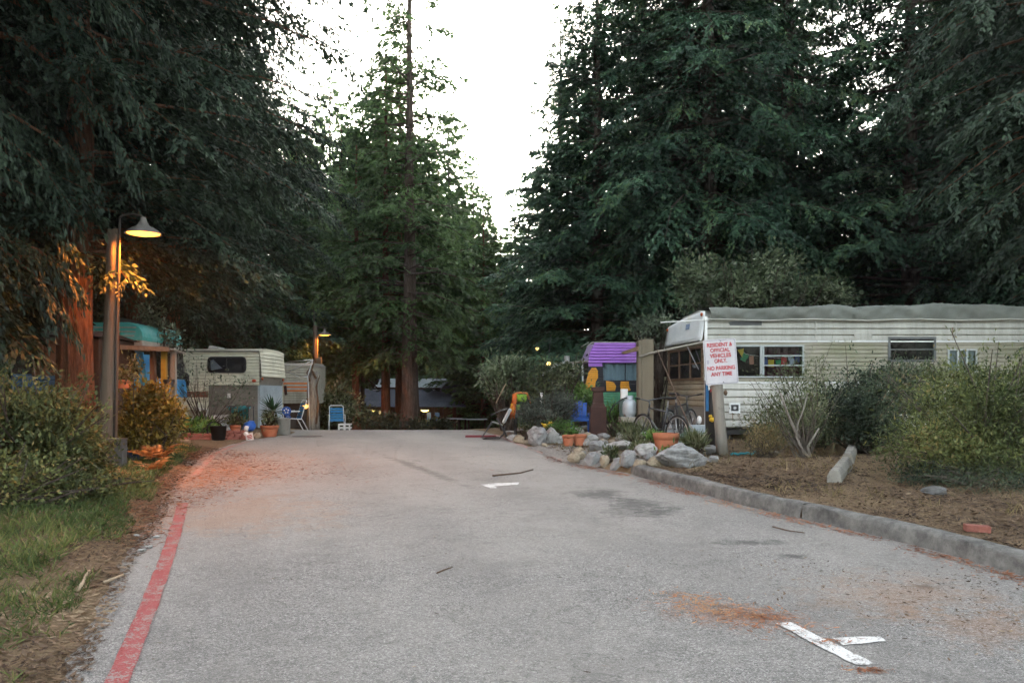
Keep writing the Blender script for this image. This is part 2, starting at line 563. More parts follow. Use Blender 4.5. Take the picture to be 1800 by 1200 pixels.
# ------------------------------------------------------------------ ground, road, kerb, markings
xs = np.concatenate([[-300, -220, -160, -120, -90, -70, -55, -45, -38, -32, -27, -23, -20, -17.5, -15, -13], np.arange(-11.5, 10.0, 0.14), [11, 13, 15, 17.5, 20, 23, 27, 32, 38, 45, 55, 70, 90, 120, 160, 220, 300]])
ys = np.concatenate([[-60, -40, -25, -15, -8, -4, 0, 2], np.arange(3.0, 20.0, 0.14), np.arange(20.5, 30, 0.6), [31, 33, 36, 40, 45, 50, 57, 65, 75, 88, 105, 130, 160, 200, 260, 340, 400]])
gx, gy = np.meshgrid(xs, ys)
gz = ground_z(gx, gy)
nx_, ny_ = len(xs), len(ys)
idx = np.arange(nx_ * ny_).reshape(ny_, nx_)
F = np.stack([idx[:-1, :-1], idx[:-1, 1:], idx[1:, 1:], idx[1:, :-1]], -1).reshape(-1, 4)
tag(np_mesh('ground', np.stack([gx, gy, gz], -1).reshape(-1, 3), F, 'soil', smooth=True), kind='structure')

ry = np.arange(-8, 60.1, 0.25)
uu = np.linspace(0, 1, 25)
rx = XL(ry)[:, None] - 0.25 + (XR(ry) - XL(ry) + 0.32)[:, None] * uu[None, :]
rz = np.repeat(prof(ry)[:, None], 25, 1)
V = np.stack([rx, np.repeat(ry[:, None], 25, 1), rz], -1).reshape(-1, 3)
idx = np.arange(len(V)).reshape(len(ry), 25)
F = np.stack([idx[:-1, :-1], idx[:-1, 1:], idx[1:, 1:], idx[1:, :-1]], -1).reshape(-1, 4)
tag(np_mesh('road', V, F, 'asphalt', smooth=True), kind='structure')

def road_strip(name, pts, w, m, label, cat, lift=0.006, group=None):
    """painted line: pts are photo pixels on the road, w its width in metres"""
    P = np.array([rp(*p) for p in pts])
    seg = np.concatenate([[0], np.cumsum(np.linalg.norm(np.diff(P, axis=0), axis=1))])
    s = np.linspace(0, seg[-1], max(4, int(seg[-1] / 0.12)))
    c = np.stack([np.interp(s, seg, P[:, 0]), np.interp(s, seg, P[:, 1])], 1)
    d = np.gradient(c, axis=0); d /= np.linalg.norm(d, axis=1)[:, None]
    nrm = np.stack([-d[:, 1], d[:, 0]], 1)
    r_ = np.random.default_rng(len(pts) * 3 + int(pts[0][0]))
    e1 = w / 2 * (1 + r_.normal(0, 0.05, len(s))); e2 = w / 2 * (1 + r_.normal(0, 0.05, len(s)))
    a, b_ = c + nrm * e1[:, None], c - nrm * e2[:, None]
    V = np.concatenate([np.column_stack([a, prof(a[:, 1]) + lift]), np.column_stack([b_, prof(b_[:, 1]) + lift])])
    n = len(s)
    F = np.stack([np.arange(n - 1), np.arange(n, 2 * n - 1), np.arange(n + 1, 2 * n), np.arange(1, n)], 1)
    return tag(np_mesh(name, V, F, m), label, cat, group)

road_strip('kerb_line', [(196, 1225), (205, 1200), (262, 1065), (297, 970), (314, 915), (322, 884)], 0.115, 'red_paint', 'solid red painted line along the left edge of the road', 'road marking')
road_strip('kerb_line', [(340, 838), (375, 800), (400, 787), (436, 776)], 0.10, 'faded_red_paint', 'faded red painted line by the brick planting bed on the left', 'road marking')
road_strip('kerb_line', [(1040, 820), (998, 811), (950, 795), (915, 782), (888, 771), (872, 764)], 0.12, 'faded_red_paint', 'faded red painted line beside the rocks on the right', 'road marking')
# parking corner marks
t_mark = thing('parking_mark', 'white painted T shaped parking mark in the near right of the road', 'road marking', (0, 0, 0))
def poly_mark(px, parent, name):
    P = [rp(*p) for p in px]
    g = []
    for i in range(9):
        k = i / 8
        a = (P[0][0] * (1 - k) + P[1][0] * k, P[0][1] * (1 - k) + P[1][1] * k)
        b_ = (P[3][0] * (1 - k) + P[2][0] * k, P[3][1] * (1 - k) + P[2][1] * k)
        j1, j2 = random.uniform(-.008, .008), random.uniform(-.008, .008)
        g.append([(a[0] + j1, a[1] + j2, float(prof(a[1])) + 0.006), (b_[0] - j2, b_[1] + j1, float(prof(b_[1])) + 0.006)])
    return MB().sheet(g).build(name, 'white_paint', parent)
poly_mark([(1364, 1096), (1508, 1171), (1541, 1168), (1388, 1094)], t_mark, 'long_bar')
poly_mark([(1462, 1121), (1549, 1119), (1556, 1127), (1482, 1135)], t_mark, 'short_bar')
f_mark = thing('parking_mark', 'small white painted corner mark in the middle of the road', 'road marking', (0, 0, 0))
poly_mark([(843, 851), (863, 859), (874, 858), (862, 851)], f_mark, 'short_bar')
poly_mark([(860, 850), (914, 848), (911, 852), (866, 855)], f_mark, 'long_bar')

# kerb: a swept profile along the right edge, cast in lengths
def kerb():
    yk = np.concatenate([np.arange(2.0, KERB_END - 0.05, 0.2), [KERB_END]])
    c = np.stack([XR(yk), yk], 1)
    # rounded far end turns in towards the bank
    e = c[-1]
    arc = np.array([[e[0] + 0.03, e[1] + 0.18], [e[0] + 0.12, e[1] + 0.33], [e[0] + 0.26, e[1] + 0.44]])
    c = np.concatenate([c, arc])
    ks = np.ones(5) / 5
    for j in range(2):
        c[:, j] = np.convolve(np.pad(c[:, j], 2, 'edge'), ks, 'valid')
    d = np.gradient(c, axis=0); d /= np.linalg.norm(d, axis=1)[:, None]
    nrm = np.stack([d[:, 1], -d[:, 0]], 1)
    root = thing('kerb', 'long grey weathered concrete kerb along the right side of the road', 'kerb', (0, 0, 0))
    prof_pts = [(0.0, -0.06), (0.005, 0.03), (0.012, 0.105), (0.022, 0.132), (0.042, 0.147), (0.10, 0.152), (0.165, 0.15), (0.19, 0.14), (0.2, 0.0)]
    cuts = [0, 9, 21, 33, 45, len(c) - 1]
    r_ = np.random.default_rng(4)
    for k in range(len(cuts) - 1):
        i0, i1 = cuts[k], cuts[k + 1]
        if i1 <= i0: continue
        g = []
        jz = r_.uniform(-.006, .006)
        for i in range(i0, i1 + 1):
            p = c[i].copy()
            if i == i0 and k > 0: p = p + d[i] * 0.006
            if i == i1 and k < len(cuts) - 2: p = p - d[i] * 0.006
            drop = 0.12 * max(0, (i - (len(c) - 4)) / 3.0) if i > len(c) - 4 else 0
            row = []
            for (o_, h) in prof_pts:
                q = p + nrm[i] * (o_ + r_.normal(0, 0.006))
                row.append((q[0], q[1], float(prof(p[1])) + h + jz + r_.normal(0, 0.003) - drop * (h > 0)))
            g.append(row)
        MB().sheet(g).build('kerb_stone', 'kerb_concrete', root, smooth=True)
kerb()

# gravel drive between the two rock borders
gp_ = [rp(1060, 823), rp(985, 806), rp(925, 783), rp(1000, 779), rp(1045, 790), rp(1085, 806)]
g = []
for i in range(13):
    k = i / 12
    row = []
    for j in range(9):
        u = j / 8
        y = 12.9 * (1 - k) + 16.4 * k
        x0 = float(XR(y)) - 0.05 + 0.06 * math.sin(5 * y)
        x = x0 + u * (0.9 + 0.5 * (1 - k))
        row.append((x, y, max(float(prof(y)), float(ground_z(x, y))) + 0.008))
    g.append(row)
tag(MB().sheet(g).build('gravel_drive', 'gravel_mat', smooth=True), kind='structure')
# ------------------------------------------------------------------ ground cover (uncountable)
leaf_mat('needle_litter', (0.17, 0.068, 0.036), (0.40, 0.17, 0.085), 0.1, 0.8, 3.0, (0.44, 0.25, 0.13))
leaf_mat('brown_litter', (0.04, 0.025, 0.016), (0.20, 0.135, 0.085), 0.1, 0.85, 3.0, (0.31, 0.235, 0.15))
leaf_mat('grass_leaf', (0.038, 0.062, 0.017), (0.130, 0.158, 0.046), 0.3, 0.6, 0.8, (0.24, 0.19, 0.085))

def scatter(name, n, sampler, m, L, Wd, label, cat, seed, up=0.12, lift=0.008):
    r_ = np.random.default_rng(seed)
    x, y = sampler(r_, n)
    z = np.maximum(ground_z(x, y), np.where((x > XL(y) - 0.25) & (x < XR(y)), prof(y), -99)) + lift
    a = r_.uniform(0, 2 * np.pi, len(x))
    D = np.stack([np.cos(a), np.sin(a), r_.normal(0, up, len(x))], 1)
    N = np.stack([r_.normal(0, .25, len(x)), r_.normal(0, .25, len(x)), np.ones(len(x))], 1)
    o = leaves(name, np.stack([x, y, z], 1), D, N, r_.uniform(*L, len(x)), r_.uniform(*Wd, len(x)), m, rnd=r_, bend=0.02)
    return tag(o, label, cat, kind='stuff')

def blobs(spec):
    """spec: (pixel x, pixel y, sigma x m, sigma y m, weight, rot)"""
    w = np.array([s[4] for s in spec], float); w /= w.sum()
    def f(r_, n):
        k = r_.choice(len(spec), n, p=w)
        c = np.array([rp(s[0], s[1]) for s in spec])[k]
        sx = np.array([s[2] for s in spec])[k]; sy = np.array([s[3] for s in spec])[k]
        ro = np.radians(np.array([s[5] for s in spec]))[k]
        a, b_ = r_.normal(0, 1, n) * sx, r_.normal(0, 1, n) * sy
        return c[:, 0] + a * np.cos(ro) - b_ * np.sin(ro), c[:, 1] + a * np.sin(ro) + b_ * np.cos(ro)
    return f

scatter('needle_litter', 7000, blobs([(325, 848, .55, .9, 4, 0), (390, 822, .8, .8, 4, 0), (350, 800, .7, .5, 3, 0), (300, 885, .25, .6, 2.2, 0), (440, 835, .8, .6, .8, 0), (255, 935, .14, .5, 1.0, 20), (560, 830, 1.5, 1.0, .2, 0)]),
        'needle_litter', (.03, .11), (.006, .018), 'rust red fallen needles along the left road edge', 'leaf litter', 11)
scatter('needle_litter', 1050, blobs([(1270, 1070, .2, .14, 3, -30), (1310, 1090, .26, .13, 2.5, -40), (1215, 1050, .12, .06, .6, -30), (1350, 1085, .07, .03, .6, 0), (1535, 1178, .06, .02, .5, 0), (1460, 1128, .06, .03, .3, 0)]),
        'needle_litter', (.02, .085), (.004, .011), 'orange fallen needles beside the white T mark', 'leaf litter', 12)
def along_kerb(r_, n):
    y = r_.uniform(5.2, 14.5, n)
    clump = (np.sin(y * 3.1) + np.sin(y * 7.3 + 1) + 2.2) / 4.2
    keep = r_.random(n) < clump
    y = y[keep]
    return XR(y) - 0.04 - np.abs(r_.normal(0, 0.12, len(y))), y
scatter('needle_litter', 4200, along_kerb, 'needle_litter', (.03, .1), (.006, .016), 'rust red fallen needles against the foot of the kerb', 'leaf litter', 13)
def road_loose(r_, n):
    y = r_.uniform(4, 20, n); u = r_.random(n) ** 0.8
    return XL(y) + (XR(y) - XL(y)) * u, y
scatter('twig_litter', 650, road_loose, 'brown_litter', (.015, .06), (.004, .012), 'brown leaf crumbs and twigs scattered over the road', 'leaf litter', 14)
scatter('leaf_litter', 700, blobs([(1600, 1050, .5, .4, 2, 0), (1720, 1090, .45, .5, 2, 0), (1480, 1010, .4, .3, 1, 0), (1760, 1030, .3, .3, 1, 0)]),
        'brown_litter', (.015, .055), (.005, .016), 'brown leaf crumbs on the road by the near kerb', 'leaf litter', 15)
def bank(r_, n):
    y = r_.uniform(5, 16.5, n); s = r_.gamma(1.3, 1.3, n) + .22
    return XR(y) + s, y
scatter('leaf_litter', 30000, bank, 'brown_litter', (.02, .095), (.006, .034), 'brown leaf litter covering the right bank', 'leaf litter', 16, up=.2)
def verge(r_, n):
    y = r_.uniform(3.2, 16, n); s = r_.gamma(1.1, .8, n) - .12
    return XL(y) - s, y
scatter('leaf_litter', 22000, verge, 'brown_litter', (.02, .09), (.006, .026), 'brown leaf litter along the grassy left verge', 'leaf litter', 17, up=.2)

def grass(name, n, sampler, h, seed, label, m='grass_leaf', wd=(.004, .009), lean=.45):
    r_ = np.random.default_rng(seed)
    x, y = sampler(r_, n)
    z = ground_z(x, y) - .005
    D = np.stack([r_.normal(0, lean, len(x)), r_.normal(0, lean, len(x)), np.ones(len(x))], 1)
    N = np.stack([r_.normal(0, 1, len(x)), r_.normal(0, 1, len(x)), np.zeros(len(x))], 1)
    Lg = r_.uniform(h[0], h[1], len(x))
    o = leaves(name, np.stack([x, y, z], 1), D, N, Lg, r_.uniform(*wd, len(x)), m, rnd=r_, bend=.35)
    return tag(o, label, 'grass', kind='stuff')
def verge_grass(r_, n):
    y = r_.uniform(3.5, 15.5, n)
    s = r_.uniform(.1, 6.0, n)
    x = XL(y) - s
    w = wob(x * 1.1 + 3, y * 1.1) + .25 * wob(x * 4, y * 4)
    thr = np.interp(y, [3.5, 4.6, 5.6, 7, 15], [.25, .05, -.5, -.85, -.9])
    keep = (w > thr) & (s > np.interp(y, [4, 7, 9, 16], [1.0, .5, .35, .15]) * (0.8 + .5 * wob(y * 3, y)))
    return x[keep], y[keep]
grass('grass', 70000, verge_grass, (.06, .19), 21, 'short green grass on the left verge', wd=(.006, .014), lean=.8)
leaf_mat('dry_grass', (0.09, 0.075, 0.03), (0.26, 0.21, 0.10), 0.3, 0.7, 0.8, (0.38, 0.3, 0.16))
def bank_grass(r_, n):
    y = r_.uniform(7, 16.3, n); s = r_.uniform(.3, 7, n)
    x = XR(y) + s
    keep = wob(x * 1.4, y * 1.4 + 2) > .22
    return x[keep], y[keep]
def edge_tufts(r_, n):
    y = r_.uniform(3.6, 15, n); s = np.abs(r_.normal(0, .35, n)) + .12
    x = XL(y) - s
    keep = wob(x * 2.3 + 1, y * 1.7) > .05
    return x[keep], y[keep]
grass('grass', 9000, edge_tufts, (.03, .11), 23, 'sparse low weeds along the crumbling left asphalt edge', wd=(.005, .012), lean=.9)
grass('grass', 9000, bank_grass, (.05, .22), 22, 'thin dry grass on the right bank', m='dry_grass')
# ------------------------------------------------------------------ trees
leaf_mat('redwood_leaf', (0.012, 0.024, 0.015), (0.040, 0.066, 0.038), 0.18, 0.6, 0.5)
leaf_mat('fir_leaf', (0.017, 0.048, 0.028), (0.070, 0.148, 0.076), 0.24, 0.55, 0.35, (0.12, 0.19, 0.075))
leaf_mat('pine_leaf', (0.050, 0.100, 0.036), (0.135, 0.230, 0.075), 0.38, 0.6, 0.25)
def bark_mat(name, c, c2, c3):
    m, t, b, o = new_mat(name)
    tc = nd(t, 'ShaderNodeTexCoord')
    mp = nd(t, 'ShaderNodeMapping'); mp.inputs['Scale'].default_value = (1, 1, 0.12)
    link(t, tc.outputs['Object'], mp.inputs['Vector'])
    n = noise(t, mp.outputs[0], 14, 8, 0.75, 0.4)
    n2 = noise(t, mp.outputs[0], 45, 6, 0.7)
    f = math_n(t, 'MULTIPLY_ADD', n2.outputs[0], 0.4); f.node.inputs[2].default_value = 0.0
    f = math_n(t, 'ADD', f, math_n(t, 'MULTIPLY', n.outputs[0], 0.6))
    link(t, ramp(t, f, [(0.33, c), (0.5, c2), (0.68, c3)]).outputs[0], b.inputs['Base Color'])
    b.inputs['Roughness'].default_value = 0.95
    b.inputs['Specular IOR Level'].default_value = 0.1
    bump(t, b, f, 1.0, 0.08)
    MATS[name] = m
bark_mat('redwood_bark', (0.035, 0.016, 0.010), (0.13, 0.062, 0.038), (0.25, 0.135, 0.085))
bark_mat('fir_bark', (0.020, 0.016, 0.014), (0.07, 0.055, 0.045), (0.14, 0.115, 0.095))
bark_mat('grey_bark', (0.03, 0.022, 0.017), (0.10, 0.075, 0.06), (0.19, 0.15, 0.125))
bark_mat('weathered_trunk', (0.08, 0.072, 0.06), (0.22, 0.2, 0.17), (0.36, 0.33, 0.29))

def trunk_verts(H, r0, r1, seed, flute=0.1, nf=9, sides=28, rings=26, flare=0.45, lean=(0, 0), power=1.0):
    r_ = np.random.default_rng(seed)
    zz = (np.linspace(0, 1, rings) ** 1.4) * H - 0.3
    th = np.linspace(0, 2 * np.pi, sides, endpoint=False)
    ph = r_.uniform(0, 6.28, 4)
    V = []
    for i, z in enumerate(zz):
        k = np.clip(z / H, 0, 1)
        rad = r0 * (1 - k) ** power + r1 * (1 - (1 - k) ** power) if power != 1 else r0 + (r1 - r0) * k
        rad = rad * (1 + flare * math.exp(-max(z, 0) / 0.6))
        f = 1 + flute * (np.abs(np.sin(nf / 2 * th + ph[0] + 0.35 * np.sin(z * .7 + ph[1]))) * 1.4 - .9) + flute * .5 * np.sin(3 * th + ph[2] + z * .3) + r_.normal(0, .02, sides)
        V.append(np.stack([np.cos(th) * rad * f + lean[0] * z + .03 * math.sin(z * .9 + ph[3]) , np.sin(th) * rad * f + lean[1] * z, np.full(sides, z)], 1))
    V = np.concatenate(V)
    i = np.arange((rings - 1) * sides).reshape(rings - 1, sides)
    F = np.stack([i, np.roll(i, -1, 1), np.roll(i, -1, 1) + sides, i + sides], -1).reshape(-1, 4)
    return V, F

def conifer(seed, H, Rmax, base, nb, nt_, nl, leafL=(.09, .17), shape=1.0, droop=.22, up0=.15, zdense=None, leafW=.30, gap=.0, widest=.25, top_sparse=1.0, gap_top=None):
    """branch skeleton + flat drooping sprays; returns leaf arrays (P,D,N,L,W) and wood tubes"""
    r_ = np.random.default_rng(seed)
    P, D, N, Ls, Ws = [], [], [], [], []
    wv, wf = [], []
    hs_ = base + (H - base) * (np.linspace(0, 1, nb) ** (1.25 if zdense is None else zdense))
    hs_ = hs_ + r_.normal(0, .12, nb)
    az = np.cumsum(np.full(nb, 2.4)) + r_.normal(0, .45, nb)
    for i in range(nb):
        h = float(np.clip(hs_[i], base, H - .05)); k = (h - base) / (H - base)
        env = (k / widest if k < widest else ((1 - k) / (1 - widest)) ** shape) if widest > 0 else (1 - k) ** shape
        env = max(env, .55 if k < widest else 0.02)
        if r_.random() < (gap if gap_top is None or k < .3 else gap_top): continue
        L = Rmax * env * r_.uniform(.62, 1.12) + .25
        a = az[i]
        dh = np.array([math.cos(a), math.sin(a), 0.])
        sd = np.array([-dh[1], dh[0], 0.])
        e = up0 * (1 + k) + r_.normal(0, .1)
        dr = droop * r_.uniform(.6, 1.4) * (1 - .5 * k)
        def pt(t_):
            t_ = np.asarray(t_)[..., None]
            return np.array([0, 0, h]) + dh * L * t_ + np.array([0, 0, 1.]) * L * (e * t_ - dr * 1.6 * t_ ** 2.2) + sd * L * .06 * np.sin(3 * t_ + a)
        # wood
        ts = np.array([0, .35, .7, 1.0]); pp = pt(ts); rad = np.array([.035, .024, .012, .004]) * (L / 3.0 + .35)
        n0 = len(wv) * 0 + sum(len(x) for x in wv)
        ring = []
        for q, rr in zip(pp, rad):
            ring.append(np.stack([q + rr * (math.cos(x) * sd + math.sin(x) * np.array([0, 0, 1.])) for x in (0, 2.1, 4.2)]))
        wv.append(np.concatenate(ring))
        for s_ in range(3):
            for j in range(3):
                j2 = (j + 1) % 3
                wf.append((n0 + s_ * 3 + j, n0 + s_ * 3 + j2, n0 + s_ * 3 + 3 + j2, n0 + s_ * 3 + 3 + j))
        # twigs
        m = max(5, int(nt_ * (L / Rmax) ** .9 * (1 if k < .6 else top_sparse)))
        t_ = np.sort(r_.uniform(.16, 1.0, m)) ** .85
        side = np.where(np.arange(m) % 2 == 0, 1., -1.)
        B = pt(t_)
        T = unit(pt(np.minimum(t_ + .05, 1.05)) - B)
        ang = r_.normal(.95, .18, m) * (1 - .45 * t_ ** 3)
        tw = unit(T * np.cos(ang)[:, None] + sd[None] * (side * np.sin(ang))[:, None] + np.array([0, 0, 1.]) * r_.normal(-.08, .16, m)[:, None])
        tl = (L * .42 * (1 - .72 * t_) + .22) * r_.uniform(.6, 1.15, m)
        nn = np.maximum(4, (nl * (tl / (Rmax * .3)) ** .8).astype(int))
        rep = np.repeat(np.arange(m), nn)
        s_ = r_.random(len(rep)) ** .8
        tdroop = r_.uniform(.15, .5, m)
        p = B[rep] + tw[rep] * (tl[rep] * s_)[:, None] - np.array([0, 0, 1.]) * (tl[rep] * tdroop[rep] * s_ ** 2)[:, None] + r_.normal(0, .022, (len(rep), 3))
        ls = r_.choice([-1., 1.], len(rep))
        Nn = unit(np.array([0, 0, 1.]) + r_.normal(0, .42, (len(rep), 3)))
        S = unit(np.cross(Nn, tw[rep]))
        la = r_.normal(.75, .25, len(rep)) * (1 - .5 * s_)
        d = unit(tw[rep] * np.cos(la)[:, None] + S * (ls * np.sin(la))[:, None] - np.array([0, 0, 1.]) * (.18 + tdroop[rep] * s_)[:, None] * .8)
        ll = r_.uniform(leafL[0], leafL[1], len(rep)) * (1.1 - .4 * s_)
        P.append(p); D.append(d); N.append(Nn); Ls.append(ll); Ws.append(ll * leafW * r_.uniform(.8, 1.3, len(rep)))
    return (np.concatenate(P), np.concatenate(D), np.concatenate(N), np.concatenate(Ls), np.concatenate(Ws)), (np.concatenate(wv), np.array(wf))

class TreeKind:
    def __init__(s, seed, leafm, barkm, H, r0, trunk_kw=None, **kw):
        lv, wood = conifer(seed, H, **kw)
        s.n = len(lv[0])
        V, F = leaf_arrays(*lv, .12)
        o1 = np_mesh('crown', V, F, leafm, attr=leaf_tint(lv[0], np.random.default_rng(seed + 1)))
        o2 = np_mesh('branches', wood[0], wood[1], barkm)
        tv, tf = trunk_verts(H * 1.0, r0, .03, seed, **(trunk_kw or {}))
        o3 = np_mesh('trunk', tv, tf, barkm, smooth=True)
        s.meshes = [('crown', o1.data), ('branches', o2.data), ('trunk', o3.data)]
        for o in (o1, o2, o3): bpy.data.objects.remove(o)
    def place(s, name, label, x, y, rz=0, sc=(1, 1, 1), group=None, cat='tree', z=None, leaf=None):
        if isinstance(sc, (int, float)): sc = (sc, sc, sc)
        root = thing(name, label, cat, (x, y, float(ground_z(x, y)) - .05 if z is None else z), rz, group)
        root.scale = sc
        for nm, me in s.meshes:
            o = bpy.data.objects.new(nm, me)
            COL.objects.link(o)
            o.parent = root
            if nm != 'trunk': o['kind'] = 'stuff'
        return root

K_near = TreeKind(31, 'redwood_leaf', 'redwood_bark', 19.0, .27, dict(flute=.16, nf=11, sides=44), Rmax=4.6, base=3.3, nb=190, nt_=48, nl=54, leafL=(.075, .16), shape=.7, droop=.2, up0=.12, widest=.2, leafW=.34)
K_low = TreeKind(41, 'redwood_leaf', 'redwood_bark', 18.0, .27, dict(flute=.16, nf=11, sides=36), Rmax=4.4, base=2.3, nb=170, nt_=44, nl=44, leafL=(.08, .18), shape=.7, droop=.24, up0=.10, widest=.2, leafW=.34)
K_fir = TreeKind(32, 'fir_leaf', 'fir_bark', 23.0, .30, None, Rmax=4.6, base=.5, nb=230, nt_=40, nl=44, leafL=(.10, .25), shape=.8, droop=.16, up0=.16, widest=.12, leafW=.37, zdense=1.4)
K_fir2 = TreeKind(33, 'fir_leaf', 'fir_bark', 25.0, .34, None, Rmax=5.2, base=1.0, nb=230, nt_=40, nl=44, leafL=(.10, .25), shape=.7, droop=.2, up0=.1, widest=.15, leafW=.37, zdense=1.4)
K_high = TreeKind(34, 'fir_leaf', 'fir_bark', 26.0, .40, None, Rmax=5.4, base=5.6, nb=190, nt_=38, nl=38, leafL=(.11, .27), shape=.7, droop=.24, up0=.06, widest=.08, leafW=.33)
K_thin = TreeKind(35, 'pine_leaf', 'fir_bark', 22.0, .17, None, Rmax=3.3, base=.6, nb=200, nt_=20, nl=28, leafL=(.16, .36), shape=.75, droop=.12, up0=.25, widest=.2, leafW=.48, gap=.04)
K_thin2 = TreeKind(36, 'pine_leaf', 'redwood_bark', 24.0, .20, None, Rmax=4.4, base=.8, nb=220, nt_=26, nl=30, leafL=(.17, .38), shape=.85, droop=.2, up0=.18, widest=.25, leafW=.5, gap=.04)
K_tall = TreeKind(47, 'pine_leaf', 'grey_bark', 30.0, .42, dict(flute=.1, nf=9, flare=.35, power=1.7), Rmax=4.0, base=3.6, nb=210, nt_=22, nl=28, leafL=(.12, .27), shape=.7, droop=.22, up0=.12, widest=.1, leafW=.42, gap=.05, gap_top=.12, zdense=1.2)
K_bare = TreeKind(42, 'pine_leaf', 'redwood_bark', 24.0, .26, None, Rmax=3.4, base=5.0, nb=140, nt_=20, nl=26, leafL=(.15, .32), shape=.85, droop=.2, up0=.15, widest=.2, leafW=.42, gap=.1)
K_snag = TreeKind(38, 'pine_leaf', 'fir_bark', 20.0, .13, None, Rmax=1.5, base=7.0, nb=40, nt_=9, nl=12, leafL=(.2, .36), shape=.5, droop=.2, up0=.2, widest=.1, leafW=.4, gap=.3)

def px_x(px, d): return (px - CX) / FPX * d

ORD = ['first', 'second', 'third', 'fourth', 'fifth', 'sixth', 'seventh', 'eighth', 'ninth', 'tenth', 'eleventh', 'twelfth', 'thirteenth', 'fourteenth']
def stand(name, spots, label, group):
    """a row of trees, each told apart by its place from the left"""
    for i, (px, d, k, s, rz) in enumerate(sorted(spots, key=lambda q: q[0])):
        k.place(name, '%s %s' % (ORD[i], label), px_x(px, d), d, rz, s, group)
# --- left: redwoods close to the road
K_near.place('redwood_tree', 'big redwood with ridged red bark lit orange behind the lamp post', px_x(137, 13.6), 13.6, 0.4)
stand('redwood_tree', [(-75, 10.9, K_low, (.56, .56, 1.18), 5.2), (-185, 12.6, K_low, 1.02, 1.2), (-40, 17.5, K_low, 1.08, 2.6), (235, 20.5, K_near, 1.0, 4.0), (300, 26.5, K_near, 1.12, 5.1), (60, 26, K_low, 1.2, 0.9), (-330, 20, K_low, 1.1, 3.3)],
      'from the left of the dark drooping redwoods behind the lamp post', 'dark redwoods on the left')
stand('fir_tree', [(370, 36, K_fir2, .95, 1.1), (455, 44, K_fir, .9, 2.0), (300, 35, K_fir2, 1.0, 3.0), (150, 38, K_fir, 1.1, .5), (-60, 36, K_fir2, 1.1, 4.4), (20, 48, K_fir2, 1.2, 5.4), (220, 50, K_fir, 1.2, 1.9), (420, 54, K_fir2, 1.1, .3), (-300, 40, K_fir2, 1.2, .3), (-500, 34, K_fir2, 1.2, 2.3)],
      'from the left of the dark conifers in the wood behind the left campers', 'conifers in the left wood')

# --- centre: the tall trunk, its companions, and the wood behind the lodge
K_tall.place('tall_redwood', 'tall straight conifer with bare upper trunk and sparse top in front of the lodge', px_x(720, 38), 38, 1.0, (1, 1, 1))
K_bare.place('redwood_tree', 'slender red trunked conifer left of the tall trunk before the lodge', px_x(678, 40), 40, 2.0, (.9, .9, .80))
K_bare.place('redwood_tree', 'dark conifer standing at the left end of the lodge roof', px_x(626, 41), 41, 3.6, (.8, .8, .66))
K_bare.place('redwood_tree', 'dark trunked conifer hard against the left of the tall trunk', px_x(703, 43), 43, 5.0, (1, 1, .86))
K_snag.place('dead_tree', 'thin bare pole of a tree rising into the sky left of centre', px_x(637, 47), 47, 0, (1, 1, .98))
K_snag.place('dead_tree', 'thin sparse tree top against the sky right of the tall trunk', px_x(832, 60), 60, 2, (1, 1, .93))
def wood(spots, label, group):
    for i, (px, d, k, top, rz) in enumerate(sorted(spots, key=lambda q: q[0])):
        x = px_x(px, d); z0 = float(ground_z(x, d))
        H = 22.0 if k is K_thin else 24.0
        s = (CAM_Z + (HY - top) / FPX * d - z0) / H
        k.place('forest_tree', '%s %s' % (ORD[i], label), x, d, rz, (max(s, .95), max(s, .95), s), group)
wood([(690, 70, K_thin, 112, .4), (788, 72, K_thin, 205, 1.6), (600, 70, K_thin2, 190, 2.2), (655, 74, K_thin2, 150, 3.1), (755, 73, K_thin2, 235, 4.4), (820, 74, K_thin2, 290, 5.0), (545, 62, K_thin2, 180, 1.0), (520, 50, K_thin2, 235, 2.9), (850, 66, K_thin, 340, .2), (880, 60, K_thin2, 400, 3.0), (930, 54, K_thin, 320, 4.8), (720, 70, K_thin2, 300, 2.8), (635, 69, K_thin2, 270, 1.3), (525, 50, K_thin2, 300, 3.3)],
     'from the left of the green conifers along the skyline behind the lodge', 'conifers along the skyline')
wood([(500, 44, K_thin2, 330, 2.1), (598, 68, K_thin2, 285, .5), (530, 56, K_thin2, 230, 4.6), (650, 68, K_thin2, 255, 5.9), (770, 68, K_thin2, 290, 3.4), (850, 58, K_thin2, 375, 1.2)],
     'from the left of the full green conifers standing close around the lodge', 'conifers close around the lodge')
wood([(580, 80, K_thin2, 140, 4.0), (700, 82, K_thin2, 240, 5.5), (500, 66, K_thin, 160, 3.9), (770, 80, K_thin2, 330, 2.3), (665, 84, K_thin2, 230, 2.4), (840, 78, K_thin2, 390, 1.7), (905, 72, K_thin2, 360, 2.0), (800, 84, K_thin2, 350, 5.7), (870, 84, K_thin2, 420, 4.0), (740, 78, K_thin2, 265, 1.4), (620, 78, K_thin2, 225, .7), (545, 72, K_thin2, 240, 5.1), (680, 77, K_thin2, 200, 3.7), (805, 76, K_thin2, 330, .9)],
     'from the left of the hindmost conifers deep behind the lodge', 'conifers deep behind the lodge')

for i, (px, d_, top, rz) in enumerate(((612, 70, 175, .3), (640, 71, 235, 1.2), (668, 70, 185, 2.5), (752, 70, 225, 3.0), (790, 71, 195, 4.2), (832, 70, 262, 5.0), (858, 69, 330, .8))):
    x = px_x(px, d_); s = (CAM_Z + (HY - top) / FPX * d_ - float(ground_z(x, d_))) / 22.0
    K_thin.place('forest_tree', '%s from the left of the narrow conifer spires in the sky gap' % ORD[i], x, d_, rz, (.68, .68, s), 'narrow spires in the sky gap')

